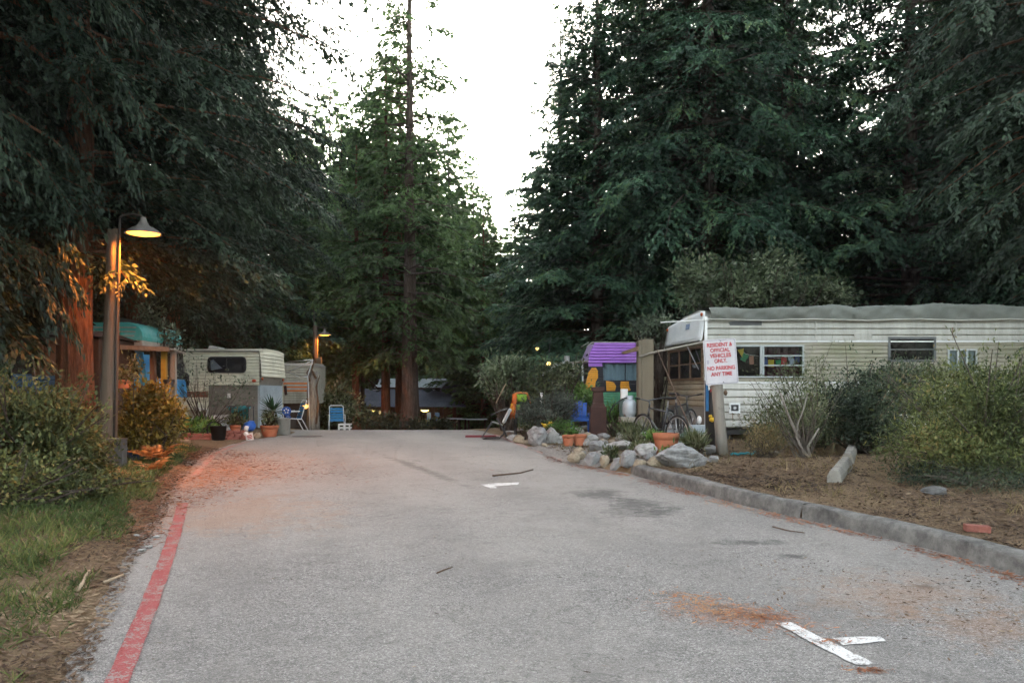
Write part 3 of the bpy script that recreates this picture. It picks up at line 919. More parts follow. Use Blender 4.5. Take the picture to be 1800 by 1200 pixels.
# --- right: dense firs behind the trailers
stand('fir_tree', [(985, 33, K_fir, (.62, .62, .72), .2), (1050, 29.5, K_fir, (.85, .85, .8), 1.4), (1010, 40, K_fir, (.85, .85, .82), 2.7), (1130, 33, K_fir2, (.95, .95, .95), 3.9), (960, 46, K_fir, (.7, .7, .66), 1.9)],
      'from the left of the dense teal firs behind the purple camper', 'firs behind the purple camper')
stand('fir_tree', [(1245, 29, K_high, 1.0, .7), (1200, 30.5, K_high, .95, 2.9), (1330, 38, K_high, 1.05, 5.0), (1385, 31, K_high, 1.0, 3.3), (1600, 27.5, K_fir2, .95, 1.1), (1650, 34, K_fir2, 1.1, 2.5), (1790, 29, K_fir2, 1.0, 4.7), (1880, 25, K_fir, 1.05, .9), (1980, 34, K_fir2, 1.1, 1.0)],
      'from the left of the nearer tall firs behind the long cream trailer', 'nearer firs behind the long cream trailer')
stand('fir_tree', [(1180, 36, K_fir2, 1.05, 2.2), (1290, 46, K_fir2, 1.15, 4.2), (1410, 42, K_fir2, .95, .1), (1590, 47, K_fir, .9, 3.5), (1760, 42, K_fir2, 1.2, 5.9), (1360, 58, K_fir2, 1.1, 2.0), (1180, 56, K_fir, 1.1, 4.1), (1650, 56, K_fir2, 1.2, .4), (1850, 50, K_fir2, 1.2, 1.4), (2100, 45, K_fir2, 1.2, 2.4)],
      'from the left of the farther dark firs beyond the long cream trailer', 'farther firs beyond the long cream trailer')
K_low.place('redwood_tree', 'olive green redwood boughs hanging in from the upper right', px_x(2010, 17), 17, 2.2, 1.15)
# --- undergrowth deep in the wood closes the view between the trunks
leaf_mat('undergrowth_leaf', (0.012, 0.020, 0.012), (0.045, 0.065, 0.032), 0.15, 0.7, 1.0)
def undergrowth():
    r_ = np.random.default_rng(99)
    n = 60000
    y = r_.uniform(30, 100, n); x = r_.uniform(-1.0, 1.0, n) * (y * .85)
    ax = np.abs(x / y + .07)
    keep = (y > 58) | ((x < -.33 * y) & (y > 33)) | ((x > .16 * y) & (y > 38))
    x, y = x[keep], y[keep]
    h = (1.6 + 2.6 * np.abs(wob(x * .35, y * .35))) * np.interp(y, [30, 60, 100], [.6, 1.2, 2.2])
    z = ground_z(x, y) + h * r_.random(len(x)) ** .7
    D = r_.normal(0, 1, (len(x), 3)); D[:, 2] = np.abs(D[:, 2]) * .4
    N = r_.normal(0, .7, (len(x), 3)) + np.array([0, -.6, .6])
    P = np.stack([x, y, z], 1)
    L = r_.uniform(.35, .8, len(x)) * y / 50
    tag(leaves('undergrowth', P, D, N, L, L * .5, 'undergrowth_leaf', rnd=r_, clump=2.0), 'dark undergrowth filling the wood between the trunks', 'undergrowth', kind='stuff')
undergrowth()
print('TREE LEAVES', [(k.n) for k in (K_near, K_low, K_fir, K_fir2, K_high, K_thin, K_thin2, K_tall, K_snag)])
# ------------------------------------------------------------------ shared materials for built things
mat('cream_siding', (0.43, 0.415, 0.345), 0.55, (0.31, 0.295, 0.24), 2.5, stretch=(4, 1, 0.4), dirt=(0.20, 0.19, 0.13), dirt_scale=1.6, dirt_lo=0.5)
mat('olive_siding', (0.27, 0.255, 0.20), 0.6, (0.19, 0.185, 0.14), 1.6, dirt=(0.15, 0.16, 0.085), dirt_scale=1.1, dirt_lo=0.48)
mat('white_siding', (0.47, 0.47, 0.43), 0.55, (0.33, 0.33, 0.29), 2.2, stretch=(4, 1, 0.4), dirt=(0.24, 0.24, 0.18), dirt_scale=1.3, dirt_lo=0.52)
mat('grey_siding', (0.37, 0.37, 0.335), 0.6, (0.25, 0.255, 0.22), 2.0, stretch=(4, 1, .4), dirt=(0.17, 0.17, 0.13), dirt_scale=1.2, dirt_lo=0.5)
mat('camper_cream', (0.68, 0.66, 0.52), 0.5, (0.56, 0.54, 0.42), 2.5, stretch=(1, 1, .35), dirt=(.28, .27, .19), dirt_scale=1.6, dirt_lo=.54)
mat('brown_siding', (0.30, 0.255, 0.18), 0.7, (0.22, 0.18, 0.125), 3.0, stretch=(.4, .4, 3), dirt=(0.07, 0.055, 0.04), dirt_scale=2)
mat('tarp_canvas', (0.15, 0.162, 0.142), 0.85, (0.10, 0.11, 0.097), 1.8, dirt=(0.095, 0.095, 0.08), dirt_scale=1.5, dirt_lo=.5, bump_s=.3, bump_scale=6)
mat('white_enamel', (0.72, 0.74, 0.74), 0.4, (0.6, 0.63, 0.63), 3, dirt=(0.45, 0.42, 0.28), dirt_scale=2.0, dirt_lo=.56)
mat('aluminium', (0.55, 0.56, 0.56), 0.4, (0.42, 0.43, 0.43), 8, metal=.7)
mat('dark_metal', (0.03, 0.03, 0.032), 0.5, (0.018, 0.018, 0.02), 12, spec=.5)
mat('black_rubber', (0.02, 0.02, 0.02), 0.8)
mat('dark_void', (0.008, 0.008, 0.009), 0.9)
mat('dark_glass', (0.012, 0.014, 0.017), 0.08, (0.02, 0.022, 0.026), 2, spec=.6)
mat('wood_brown', (0.16, 0.10, 0.06), 0.8, (0.09, 0.055, 0.034), 6, stretch=(1, 1, .15), bump_s=.4)
mat('wood_grey', (0.30, 0.275, 0.235), 0.85, (0.18, 0.165, 0.14), 8, stretch=(1, 1, .12), dirt=(.1, .095, .075), dirt_scale=3, dirt_lo=.54, bump_s=.6, bump_scale=30)
mat('wood_pole', (0.12, 0.092, 0.066), 0.85, (0.06, 0.046, 0.034), 9, stretch=(1, 1, .06), bump_s=.5, bump_scale=30)
mat('board_tan', (0.17, 0.145, 0.10), 0.85, (0.11, 0.092, 0.066), 5, stretch=(1, 1, .12), bump_s=.5, bump_scale=25, dirt=(.09, .085, .065), dirt_lo=.5)
mat('plywood_grey', (0.19, 0.183, 0.158), 0.8, (0.15, 0.143, 0.123), 2, dirt=(.13, .125, .105), dirt_lo=.52)
mat('pale_blue_panel', (0.37, 0.43, 0.46), 0.6, (0.28, 0.33, 0.36), 3, dirt=(.2, .22, .22))
mat('terracotta', (0.36, 0.13, 0.065), 0.8, (0.26, 0.09, 0.045), 6, dirt=(.3, .2, .14), dirt_scale=4, dirt_lo=.58, bump_s=.2)
mat('brick_red', (0.27, 0.10, 0.075), 0.9, (0.17, 0.065, 0.05), 14, bump_s=.6, bump_scale=60)
mat('rock_grey', (0.32, 0.32, 0.315), 0.9, (0.10, 0.10, 0.098), 7, dirt=(.12, .115, .10), dirt_scale=3.5, dirt_lo=.52, bump_s=.9, bump_scale=14)
mat('rock_pale', (0.40, 0.395, 0.375), 0.9, (0.16, 0.157, 0.148), 8, dirt=(.2, .19, .165), dirt_scale=4, dirt_lo=.55, bump_s=.8, bump_scale=16)
mat('rock_tan', (0.33, 0.28, 0.20), 0.9, (0.15, 0.125, 0.088), 8, dirt=(.16, .13, .09), dirt_scale=5, dirt_lo=.55, bump_s=.8, bump_scale=16)
mat('blue_plastic', (0.03, 0.11, 0.42), 0.4, (0.02, 0.08, 0.32), 4)
mat('blue_webbing', (0.035, 0.20, 0.38), 0.7, (0.025, 0.14, 0.28), 20)
mat('teal_cloth', (0.045, 0.27, 0.30), 0.8, (0.03, 0.19, 0.22), 5)
mat('white_plastic', (0.68, 0.68, 0.66), 0.45, (0.55, 0.55, 0.53), 5)
mat('yellow_plastic', (0.62, 0.42, 0.03), 0.4, (0.5, 0.32, 0.02), 8)
mat('galvanised', (0.42, 0.47, 0.50), 0.45, (0.32, 0.36, 0.39), 6, metal=.3, dirt=(.2, .2, .2), dirt_lo=.56)
mat('concrete_block', (0.27, 0.26, 0.225), 0.95, (0.17, 0.163, 0.143), 8, dirt=(.14, .135, .11), dirt_scale=3, dirt_lo=.54, bump_s=.6, bump_scale=30)
mat('stick_wood', (0.36, 0.28, 0.19), 0.9, (0.22, 0.165, 0.11), 20, bump_s=.3)
mat('dark_stick', (0.12, 0.075, 0.05), 0.9, (0.06, 0.04, 0.028), 20)
glass_mat('window_glass')

def Xp(px, d): return (px - CX) / FPX * d
def Zp(py, d): return CAM_Z + (HY - py) / FPX * d

class Th:
    """a thing whose parts are given in world coordinates"""
    def __init__(s, name, label, cat, loc, group=None):
        s.root = thing(name, label, cat, loc, 0, group)
        s.loc = Vector(loc)
    def mb(s): return MB(s.loc)
    def part(s, mb, name, m, parent=None, **kw):
        return mb.build(name, m, parent or s.root, **kw)

def siding_rows(z0, z1, pitch, depth, style='lap'):
    rows = []
    n = max(1, round((z1 - z0) / pitch)); p = (z1 - z0) / n
    for i in range(n):
        b = z0 + i * p
        if style == 'lap':
            rows += [(b, 0.0), (b + .20 * p, -depth), (b + .65 * p, -depth * .75), (b + .97 * p, -depth * .1)]
        else:
            rows += [(b, 0.0), (b + .14 * p, -depth), (b + .80 * p, -depth), (b + .94 * p, 0.0)]
    rows.append((z1, 0.0))
    return rows

def wall_pieces(u0, u1, z0, z1, holes):
    us = sorted({u0, u1, *[min(max(h[0], u0), u1) for h in holes], *[min(max(h[1], u0), u1) for h in holes]})
    out = []
    for a, b in zip(us[:-1], us[1:]):
        if b - a < 1e-4: continue
        cur = z0
        for h in sorted([h for h in holes if h[0] <= a + 1e-5 and h[1] >= b - 1e-5], key=lambda h: h[2]):
            if h[3] <= z0 or h[2] >= z1: continue
            if h[2] > cur: out.append((a, b, cur, h[2]))
            cur = max(cur, h[3])
        if cur < z1: out.append((a, b, cur, z1))
    return out

def siding_wall(t, name, m, f, u0, u1, z0, z1, pitch, depth, holes=(), style='lap', parent=None):
    """f(u, z, off) -> world point; off is distance towards the viewer of that face (negative = out)"""
    mb = t.mb()
    rows = siding_rows(z0, z1, pitch, depth, style)
    zs = np.array([r[0] for r in rows]); os_ = np.array([r[1] for r in rows])
    for (a, b, za, zb) in wall_pieces(u0, u1, z0, z1, holes):
        zz = [za] + [z for z in zs if za + 1e-4 < z < zb - 1e-4] + [zb]
        oo = np.interp(zz, zs, os_)
        nseg = max(1, int((b - a) / .6))
        mb.sheet([[f(a + (b - a) * k / nseg, z, o) for k in range(nseg + 1)] for z, o in zip(zz, oo)])
    return t.part(mb, name, m, parent)

def window(t, x0, x1, z0, z1, y, frame_m='aluminium', pane_m='dark_glass', mull=(), bars=(), fw=.035, proud=.03, name='window', recess=.01, parent=None):
    """frame of four bars with pane and mullions, facing -Y"""
    mb = t.mb()
    ya, yb = y - proud, y + .02
    mb.box(x0 - fw, x1 + fw, ya, yb, z1, z1 + fw).box(x0 - fw, x1 + fw, ya, yb, z0 - fw, z0)
    mb.box(x0 - fw, x0, ya, yb, z0, z1).box(x1, x1 + fw, ya, yb, z0, z1)
    fr = t.part(mb, name, frame_m, parent)
    for x in mull:
        t.part(t.mb().box(x - fw * .6, x + fw * .6, ya + .004, yb, z0, z1), 'mullion', frame_m, fr)
    for z in bars:
        t.part(t.mb().box(x0, x1, ya + .008, yb, z - .012, z + .012), 'glazing_bar', frame_m, fr)
    t.part(t.mb().box(x0, x1, y - recess, y - recess + .004, z0, z1), 'pane', pane_m, fr)
    return fr

def wheel(t, c, r, w, axis='y'):
    n = 24
    mb = t.mb()
    prof_ = [(r * .6, -w / 2), (r * .93, -w / 2), (r, -w * .32), (r, w * .32), (r * .93, w / 2), (r * .6, w / 2)]
    vs_, fs = [], []
    for rr, o in prof_:
        for k in range(n):
            a = 2 * math.pi * k / n
            vs_.append((c[0] + math.cos(a) * rr, c[1] + o, c[2] + math.sin(a) * rr))
    for i in range(len(prof_) - 1):
        for k in range(n):
            k2 = (k + 1) % n
            fs.append((i * n + k, i * n + k2, (i + 1) * n + k2, (i + 1) * n + k))
    mb.add(vs_, fs)
    ty = t.part(mb, 'wheel', 'black_rubber', smooth=True)
    mb = t.mb()
    mb.tube([(c[0], c[1] - w * .30, c[2]), (c[0], c[1] + w * .3, c[2])], r * .6, 20)
    mb.tube([(c[0], c[1] - w * .40, c[2]), (c[0], c[1] - w * .3, c[2])], r * .2, 12)
    t.part(mb, 'rim', 'aluminium', ty)

# ------------------------------------------------------------------ the long cream trailer on the right
def long_trailer():
    d = 16.5
    x0, x1, y0, y1 = Xp(1241, d), 12.6, d, 18.9
    g0 = float(ground_z(x0 + 1, d))
    t = Th('travel_trailer', 'long cream ribbed trailer with a grey tarp along its roof behind the parking sign', 'trailer', (x0 + 3, d + 1.2, g0))
    zb, zt = .90, 3.12
    W1 = (Xp(1292, d), Xp(1410, d), Zp(661, d), Zp(609, d))
    W2 = (Xp(1564, d), Xp(1640, d), Zp(632, d), Zp(596, d))
    W3 = (Xp(1668, d), Xp(1714, d), Zp(652, d), Zp(616, d))
    fr = lambda u, z, o: (u, y0 + o, z)
    siding_wall(t, 'lower_siding', 'white_siding', fr, x0, x1, zb, 1.80, .15, .034)
    siding_wall(t, 'middle_siding', 'olive_siding', fr, x0, x1, 1.80, 2.62, .082, .018, [W1, W2, W3])
    siding_wall(t, 'upper_siding', 'grey_siding', fr, x0, x1, 2.62, zt, .125, .034, [W2])
    bk = lambda u, z, o: (u, y1 - o, z)
    siding_wall(t, 'back_siding', 'cream_siding', bk, x0, x1, zb, zt, .15, .02)
    rt = lambda u, z, o: (x1 - o, u, z)
    siding_wall(t, 'end_siding', 'cream_siding', rt, y0, y1, zb, zt, .15, .02)
    # belt strips between the sidings
    t.part(t.mb().box(x0, x1, y0 - .035, y0 - .002, 1.79, 1.815), 'belt_strip', 'white_enamel')
    t.part(t.mb().box(x0, x1, y0 - .035, y0 - .002, 2.612, 2.635), 'belt_strip', 'white_enamel')
    for xx in (5.95, 8.75, 11.3):
        t.part(t.mb().box(xx, xx + .03, y0 - .044, y0 - .001, zb, 1.79), 'seam_strip', 'white_siding')
        t.part(t.mb().box(xx + .1, xx + .125, y0 - .044, y0 - .001, 2.64, zt - .05), 'seam_strip', 'grey_siding')
    # rust weeping below fittings
    mat('rust_streak', (.20, .12, .07), .8, (.14, .08, .045), 9, stretch=(6, 1, .5))
    for xx, za, zc in ((Xp(1286, d), 1.02, 1.22), (5.98, 1.45, 1.78), (8.78, 2.66, 2.9), (Xp(1297, d), 1.06, 1.2), (7.4, 1.6, 1.78)):
        t.part(t.mb().add([(xx, y0 - .047, zc), (xx + .022, y0 - .047, zc), (xx + .014, y0 - .047, za), (xx + .008, y0 - .047, za)], [(0, 1, 2, 3)]), 'rust_streak', 'rust_streak')
    # front end: brown ribbed lower wall, big screened window, white folding flap
    we = (y0 + .12, y1 - .12, Zp(663, d), 2.50)
    fx = lambda u: x0 - .02 - .28 * (u - y0) / (y1 - y0)        # the nose runs out towards its far side
    lf = lambda u, z, o: (fx(u) + o, u, z)
    siding_wall(t, 'end_siding', 'brown_siding', lf, y0, y1, 1.32, zt, .11, .018, [we])
    def slab(ua, ub, za, zc, o0, o1):
        return [(fx(ua) + o0, ua, za), (fx(ub) + o0, ub, za), (fx(ub) + o1, ub, za), (fx(ua) + o1, ua, za), (fx(ua) + o0, ua, zc), (fx(ub) + o0, ub, zc), (fx(ub) + o1, ub, zc), (fx(ua) + o1, ua, zc)]
    BF = [(0, 3, 2, 1), (4, 5, 6, 7), (0, 1, 5, 4), (1, 2, 6, 5), (2, 3, 7, 6), (3, 0, 4, 7)]
    t.part(t.mb().add(slab(y0 - .01, y1 + .01, zb - .02, 1.318, -.02, .03), BF), 'skirt_board', 'plywood_grey')
    mb = t.mb()
    for q in ((we[0] - .04, we[0], we[2], we[3]), (we[1], we[1] + .04, we[2], we[3]), (we[0] - .04, we[1] + .04, we[3], we[3] + .04), (we[0] - .04, we[1] + .04, we[2] - .05, we[2])):
        mb.add(slab(*q, -.04, .01), BF)
    ew = t.part(mb, 'end_window', 'wood_brown')
    for yy in np.linspace(we[0], we[1], 4)[1:3]:
        t.part(t.mb().add(slab(yy - .02, yy + .02, we[2], we[3], -.03, .005), BF), 'mullion', 'wood_brown', ew)
    t.part(t.mb().add(slab(we[0], we[1], (we[2] + we[3]) / 2 - .015, (we[2] + we[3]) / 2 + .015, -.025, .003), BF), 'glazing_bar', 'wood_brown', ew)
    t.part(t.mb().add(slab(we[0], we[1], we[2], we[3], -.006, -.002), BF), 'pane', 'dark_glass', ew)
    # white folding flap covering the top of the nose
    g = []
    for i in range(9):
        k = i / 8
        row = []
        for j in range(11):
            u = j / 10
            yy = y0 - .03 + (y1 - y0 + .06) * u
            top = 3.23 - .16 * u ** 1.5
            row.append((fx(yy) - .03 - .06 * k ** 1.3 - .03 * math.sin(u * 3.1), yy, top - (top - 2.66) * k))
        g.append(row)
    fl = t.part(t.mb().sheet(g), 'front_flap', 'white_enamel', smooth=True)
    sm = fl.modifiers.new('solid', 'SOLIDIFY'); sm.thickness = .025
    t.part(t.mb().tube([(fx(y0) - .10, y0 - .06, 2.65), (fx(y1) - .11, y1 + .06, 2.65)], .02, 6), 'flap_rail', 'aluminium', fl)
    t.part(t.mb().tube([(fx(y0 + .6) - .13, y0 + .9, 2.65), (fx(y0 + .4) - .03, y0 + .25, 2.08)], .012, 6), 'flap_stay', 'aluminium', fl)
    t.part(t.mb().obox((fx(y0 + .8) - .085, y0 + .8, 2.98), (.012, .22, .11), (0, .15, .117)), 'emblem', mat('emblem_blue', (.05, .12, .3), .6, (.3, .36, .42), 9), fl)
    for yy, zz in ((y0 + .05, 3.17), (y1 - .1, 3.02)):
        t.part(t.mb().ball((fx(yy) - .05, yy, zz), (.03, .045, .04), 10, 6), 'marker_light', mat('amber_lens', (.35, .07, .015), .3), smooth=True)
    # windows on the long side
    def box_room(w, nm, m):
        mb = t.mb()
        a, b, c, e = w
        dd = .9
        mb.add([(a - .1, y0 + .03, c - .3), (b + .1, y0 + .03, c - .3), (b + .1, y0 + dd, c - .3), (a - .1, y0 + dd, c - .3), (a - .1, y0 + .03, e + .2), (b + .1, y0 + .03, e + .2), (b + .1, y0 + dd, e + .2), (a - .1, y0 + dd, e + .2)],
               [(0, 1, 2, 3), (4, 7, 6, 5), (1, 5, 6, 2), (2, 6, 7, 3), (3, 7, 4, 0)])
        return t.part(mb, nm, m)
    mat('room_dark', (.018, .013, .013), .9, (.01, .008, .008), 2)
    mat('curtain_maroon', (.12, .03, .045), .9, (.06, .016, .025), 12, stretch=(3, 1, .3))
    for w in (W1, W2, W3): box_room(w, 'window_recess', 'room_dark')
    xm = Xp(1337, d)
    w1 = window(t, *W1, y0, 'grey_siding' if False else mat('window_frame_grey', (.34, .37, .37), .5, (.27, .3, .3), 6), 'window_glass', mull=(xm, xm + .045), bars=(), fw=.03, proud=.04)
    for z in (Zp(625, d), Zp(642, d)):
        t.part(t.mb().box(xm + .07, W1[1], y0 - .03, y0 + .015, z - .012, z + .012), 'glazing_bar', 'window_frame_grey', w1)
    t.part(t.mb().sheet([[(xm + .1 + (W1[1] - xm - .1) * i / 14, y0 + .22 + .025 * math.sin(i * 2.1), z) for i in range(15)] for z in (W1[2] - .05, W1[3] + .05)]), 'curtain', 'curtain_maroon', w1)
    w2 = window(t, *W2, y0, mat('window_frame_dark', (.10, .11, .11), .5), 'window_glass', bars=((W2[2] + W2[3]) / 2,), fw=.045, proud=.04)
    w3 = window(t, *W3, y0, 'window_frame_grey', 'window_glass', mull=((W3[0] * 2 + W3[1]) / 3, (W3[0] + W3[1] * 2) / 3), fw=.03, proud=.03)
    t.part(t.mb().box(W3[0], W3[1], y0 + .03, y0 + .034, W3[2], W3[3]), 'blind', mat('blind_grey', (.33, .37, .38), .8, (.27, .3, .31), 5, stretch=(1, 1, 9)), w3)
    # vent, hatch, outlet
    v = t.part(t.mb().box(Xp(1282, d), Xp(1338, d), y0 - .035, y0 - .005, Zp(572, d), Zp(565, d)), 'vent', 'window_frame_dark')
    for k in range(3):
        z = Zp(572, d) + .018 + k * .022
        t.part(t.mb().box(Xp(1284, d), Xp(1336, d), y0 - .045, y0 - .034, z, z + .008), 'vent_slat', 'dark_metal', v)
    h = t.part(t.mb().box(Xp(1281, d), Xp(1300, d), y0 - .05, y0 - .012, Zp(726, d), Zp(708, d)), 'utility_hatch', 'white_enamel')
    t.part(t.mb().box(Xp(1284, d), Xp(1297, d), y0 - .056, y0 - .049, Zp(722, d), Zp(711, d)), 'socket_plate', 'dark_metal', h)
    t.part(t.mb().tube([(Xp(1290.5, d), y0 - .062, Zp(716.5, d)), (Xp(1290.5, d), y0 - .055, Zp(716.5, d))], .03, 14), 'socket', 'aluminium', h)
    t.part(t.mb().box(Xp(1500, d), Xp(1532, d), y0 - .03, y0 - .01, Zp(601, d), Zp(586, d)), 'access_plate', 'grey_siding')
    # corner mouldings, roof, tarp
    for xx in (x0 - .035, x1 - .02):
        t.part(t.mb().box(xx, xx + .055, y0 - .04, y0 + .03, zb, zt), 'corner_trim', 'aluminium')
    t.part(t.mb().prism([(x0 - .05, y0 - .03, zt), (x0 - .05, y0 + .4, zt + .16), (x0 - .05, y1 - .4, zt + .16), (x0 - .05, y1 + .03, zt)], (x1 - x0 + .1, 0, 0)), 'roof', 'grey_siding')
    r_ = np.random.default_rng(5)
    n = 200
    xx = np.linspace(x0 + .04, x1, n)
    top = 3.34 + .015 * np.sin(xx * 2.3) + .03 * np.sin(xx * .8 + 1) - .05 * np.exp(-((xx - 6.9) / .09) ** 2) + r_.normal(0, .006, n)
    sag = 3.05 + .012 * np.sin(xx * 3.1 + 2) + r_.normal(0, .004, n)
    g = []
    for k in np.linspace(0, 1, 12):
        if k < .5:
            q = k / .5
            row = [(x + .03 * math.sin(q * 3 + x * 5), y0 - .075 - .028 * math.sin(q * 3.14) * (1 + .8 * math.sin(x * 4.7 + 1.5 * q) + .7 * math.sin(x * 11 + q * 4) + .5 * math.sin(x * 19 - q * 5)), s + (tp - s) * q) for x, s, tp in zip(xx, sag, top)]
        else:
            q = (k - .5) / .5
            row = [(x, y0 - .06 + q * 1.6, tp + .02 * math.sin(q * 3.1) + .012 * math.sin(x * 6 + q * 5)) for x, tp in zip(xx, top)]
        g.append(row)
    tp_ = t.part(t.mb().sheet(g), 'roof_tarp', 'tarp_canvas', smooth=True)
    t.part(t.mb().tube([(x, y0 - .09, s) for x, s in zip(xx[::6], sag[::6])], .014, 6), 'tarp_hem', mat('canvas_hem', (.42, .42, .37), .8), tp_)
    t.part(t.mb().tube([(Xp(1160, d), y0 - .06, Zp(567, d)), (Xp(1250, d), y0 - .06, Zp(562, d))], .012, 6), 'tarp_pole', 'white_plastic', tp_)
    # underside: chassis, wheels, stands
    t.part(t.mb().box(x0 + .1, x1 - .1, y0 + .1, y1 - .1, zb - .14, zb - .02), 'chassis', 'dark_metal')
    for xx in (7.6, 8.5):
        wheel(t, (xx, y0 + .2, float(ground_z(xx, d)) + .30), .31, .2)
    for xx in (x0 + .5, 6.0, 11.0):
        gz_ = float(ground_z(xx, y0 + .3))
        t.part(t.mb().lathe([(.14, gz_ - .02), (.05, zb - .12)], 6, (xx, y0 + .3, 0), True), 'jack_stand', 'dark_metal')
    # bunting hung inside the window: separate flags on a cord
    b = Th('bunting', 'string of small coloured flags inside the wide window of the cream trailer', 'bunting', (W1[0], y0 + .12, W1[2]))
    b.part(b.mb().tube([(W1[0] - .02, y0 + .1, 2.5), (xm - .2, y0 + .1, 2.36), (xm, y0 + .1, 2.34), (xm + .4, y0 + .1, 2.30), (W1[1] + .02, y0 + .1, 2.36)], .004, 5), 'cord', 'white_plastic')
    def flag(cx_, top_, w_, h_, c, tri, rot):
        m_ = mat('flag_%d_%d_%d' % tuple(int(v * 99) for v in c), c, .85, tuple(v * .75 for v in c), 15)
        pts = [(-w_ / 2, 0), (w_ / 2, 0), (0, -h_)] if tri else [(-w_ / 2, 0), (w_ / 2, 0), (w_ / 2 * .95, -h_), (-w_ / 2 * .95, -h_)]
        ca, sa = math.cos(rot), math.sin(rot)
        b.part(b.mb().prism([(cx_ + px * ca - pz * sa, y0 + .085, top_ + px * sa + pz * ca) for px, pz in pts], (0, .006, 0)), 'flag', m_)
    for px, py, w_, h_, c, tri, rot in [(1304, 613, .13, .20, (.62, .42, .04), True, .25), (1314, 622, .12, .15, (.05, .24, .10), False, -.5), (1323, 625, .09, .17, (.42, .18, .12), False, .05),
                                        (1347, 627, .11, .15, (.04, .08, .26), False, .05), (1358, 632, .12, .14, (.58, .38, .03), False, -.03), (1370, 632, .11, .13, (.03, .22, .09), False, .1), (1381, 627, .12, .15, (.50, .04, .04), False, -.05),
                                        (1392, 625, .11, .17, (.42, .42, .52), False, .2), (1404, 622, .10, .16, (.05, .07, .2), False, 0)]:
        flag(Xp(px, d), Zp(py, d), w_, h_, c, tri, rot)
long_trailer()

# ------------------------------------------------------------------ no-parking sign on its post
def parking_sign():
    d = 14.0
    base = gp(1271, d)
    p = Th('sign_post', 'rough grey wooden post carrying the parking sign, leaning beside the rocks', 'post', base)
    mb = p.mb()
    tops = [(1271, None, .105), (1268, 770, .10), (1264, 730, .095), (1261, 690, .10), (1259, 664, .095), (1258, 640, .09)]
    pts, rad = [], []
    for px, py, r0 in tops:
        z = base.z - .15 if py is None else Zp(py, d)
        pts.append((Xp(px, d), d + .02 * math.sin(z * 3), z)); rad.append(r0)
    mb.tube(pts, rad, 12)
    o = p.part(mb, 'post', 'wood_grey', smooth=True)
    p.part(p.mb().ball((Xp(1274, d), d - .05, Zp(690, d)), (.035, .04, .05), 8, 6), 'knot', 'wood_brown', o, smooth=True)
    s = thing('parking_sign', 'white metal sign with red lettering telling residents and official vehicles only', 'sign', (Xp(1263.5, d), d - .13, Zp(636, d)))
    s.rotation_euler = (0, R(-4.0), 0)
    w, h, r_ = .553, .762, .035
    def rrect(w, h, r_, y):
        pts = []
        for cx_, cz_, a0 in ((w / 2 - r_, h / 2 - r_, 0), (-w / 2 + r_, h / 2 - r_, 90), (-w / 2 + r_, -h / 2 + r_, 180), (w / 2 - r_, -h / 2 + r_, 270)):
            for k in range(5):
                a = R(a0 + k * 22.5)
                pts.append((cx_ + r_ * math.cos(a), y, cz_ + r_ * math.sin(a)))
        return pts
    MB().prism(rrect(w, h, r_, 0), (0, .006, 0)).build('plate', mat('sign_white', (.50, .485, .50), .5, (.42, .41, .43), 4, dirt=(.38, .36, .33), dirt_scale=6, dirt_lo=.6), s)
    a, b = rrect(w - .03, h - .03, .025, -.002), rrect(w - .042, h - .042, .02, -.002)
    n = len(a)
    mat('sign_red', (.42, .045, .05), .6, (.34, .05, .05), 12)
    MB().add(a + b, [(i, (i + 1) % n, (i + 1) % n + n, i + n) for i in range(n)]).build('border', mat('sign_border', (.16, .17, .22), .6), s)
    lines = [('RESIDENT &', .255, .43), ('OFFICIAL', .165, .33), ('VEHICLES', .075, .36), ('ONLY.', -.015, .215), ('NO PARKING', -.135, .465), ('ANY TIME', -.235, .36)]
    for txt, z, wid in lines:
        cu = bpy.data.curves.new('lettering', 'FONT')
        cu.body = txt
        cu.size = .1
        cu.offset = .0034
        cu.align_x = 'CENTER'
        cu.extrude = .0008
        tmp = bpy.data.objects.new('tmp', cu)
        COL.objects.link(tmp)
        bpy.context.view_layer.update()
        dg = bpy.context.evaluated_depsgraph_get()
        me = bpy.data.meshes.new_from_object(tmp.evaluated_get(dg))
        bpy.data.objects.remove(tmp)
        co = np.empty(len(me.vertices) * 3, np.float32); me.vertices.foreach_get('co', co); co = co.reshape(-1, 3)
        sx = wid / (co[:, 0].max() - co[:, 0].min()); cxm = (co[:, 0].max() + co[:, 0].min()) / 2
        sz = .066 / .0729
        out = np.stack([(co[:, 0] - cxm) * sx, -.0035 - co[:, 2], co[:, 1] * sz], 1)
        me.vertices.foreach_set('co', out.ravel().astype(np.float32))
        me.materials.clear(); me.materials.append(MATS['sign_red'])
        me.flip_normals() if hasattr(me, 'flip_normals') else None
        me.update()
        o = bpy.data.objects.new('lettering', me)
        COL.objects.link(o); o.parent = s
        o.location = (0, 0, z)
    for z in (h / 2 - .035, -h / 2 + .035):
        MB().tube([(0.02, -.008, z), (.02, .0, z)], .009, 8).build('bolt', 'dark_metal', s)
    MB().box(-.235, -.195, -.0025, -.0015, -.03, .035).build('sticker', mat('sticker_grey', (.38, .36, .42), .6), s)
parking_sign()
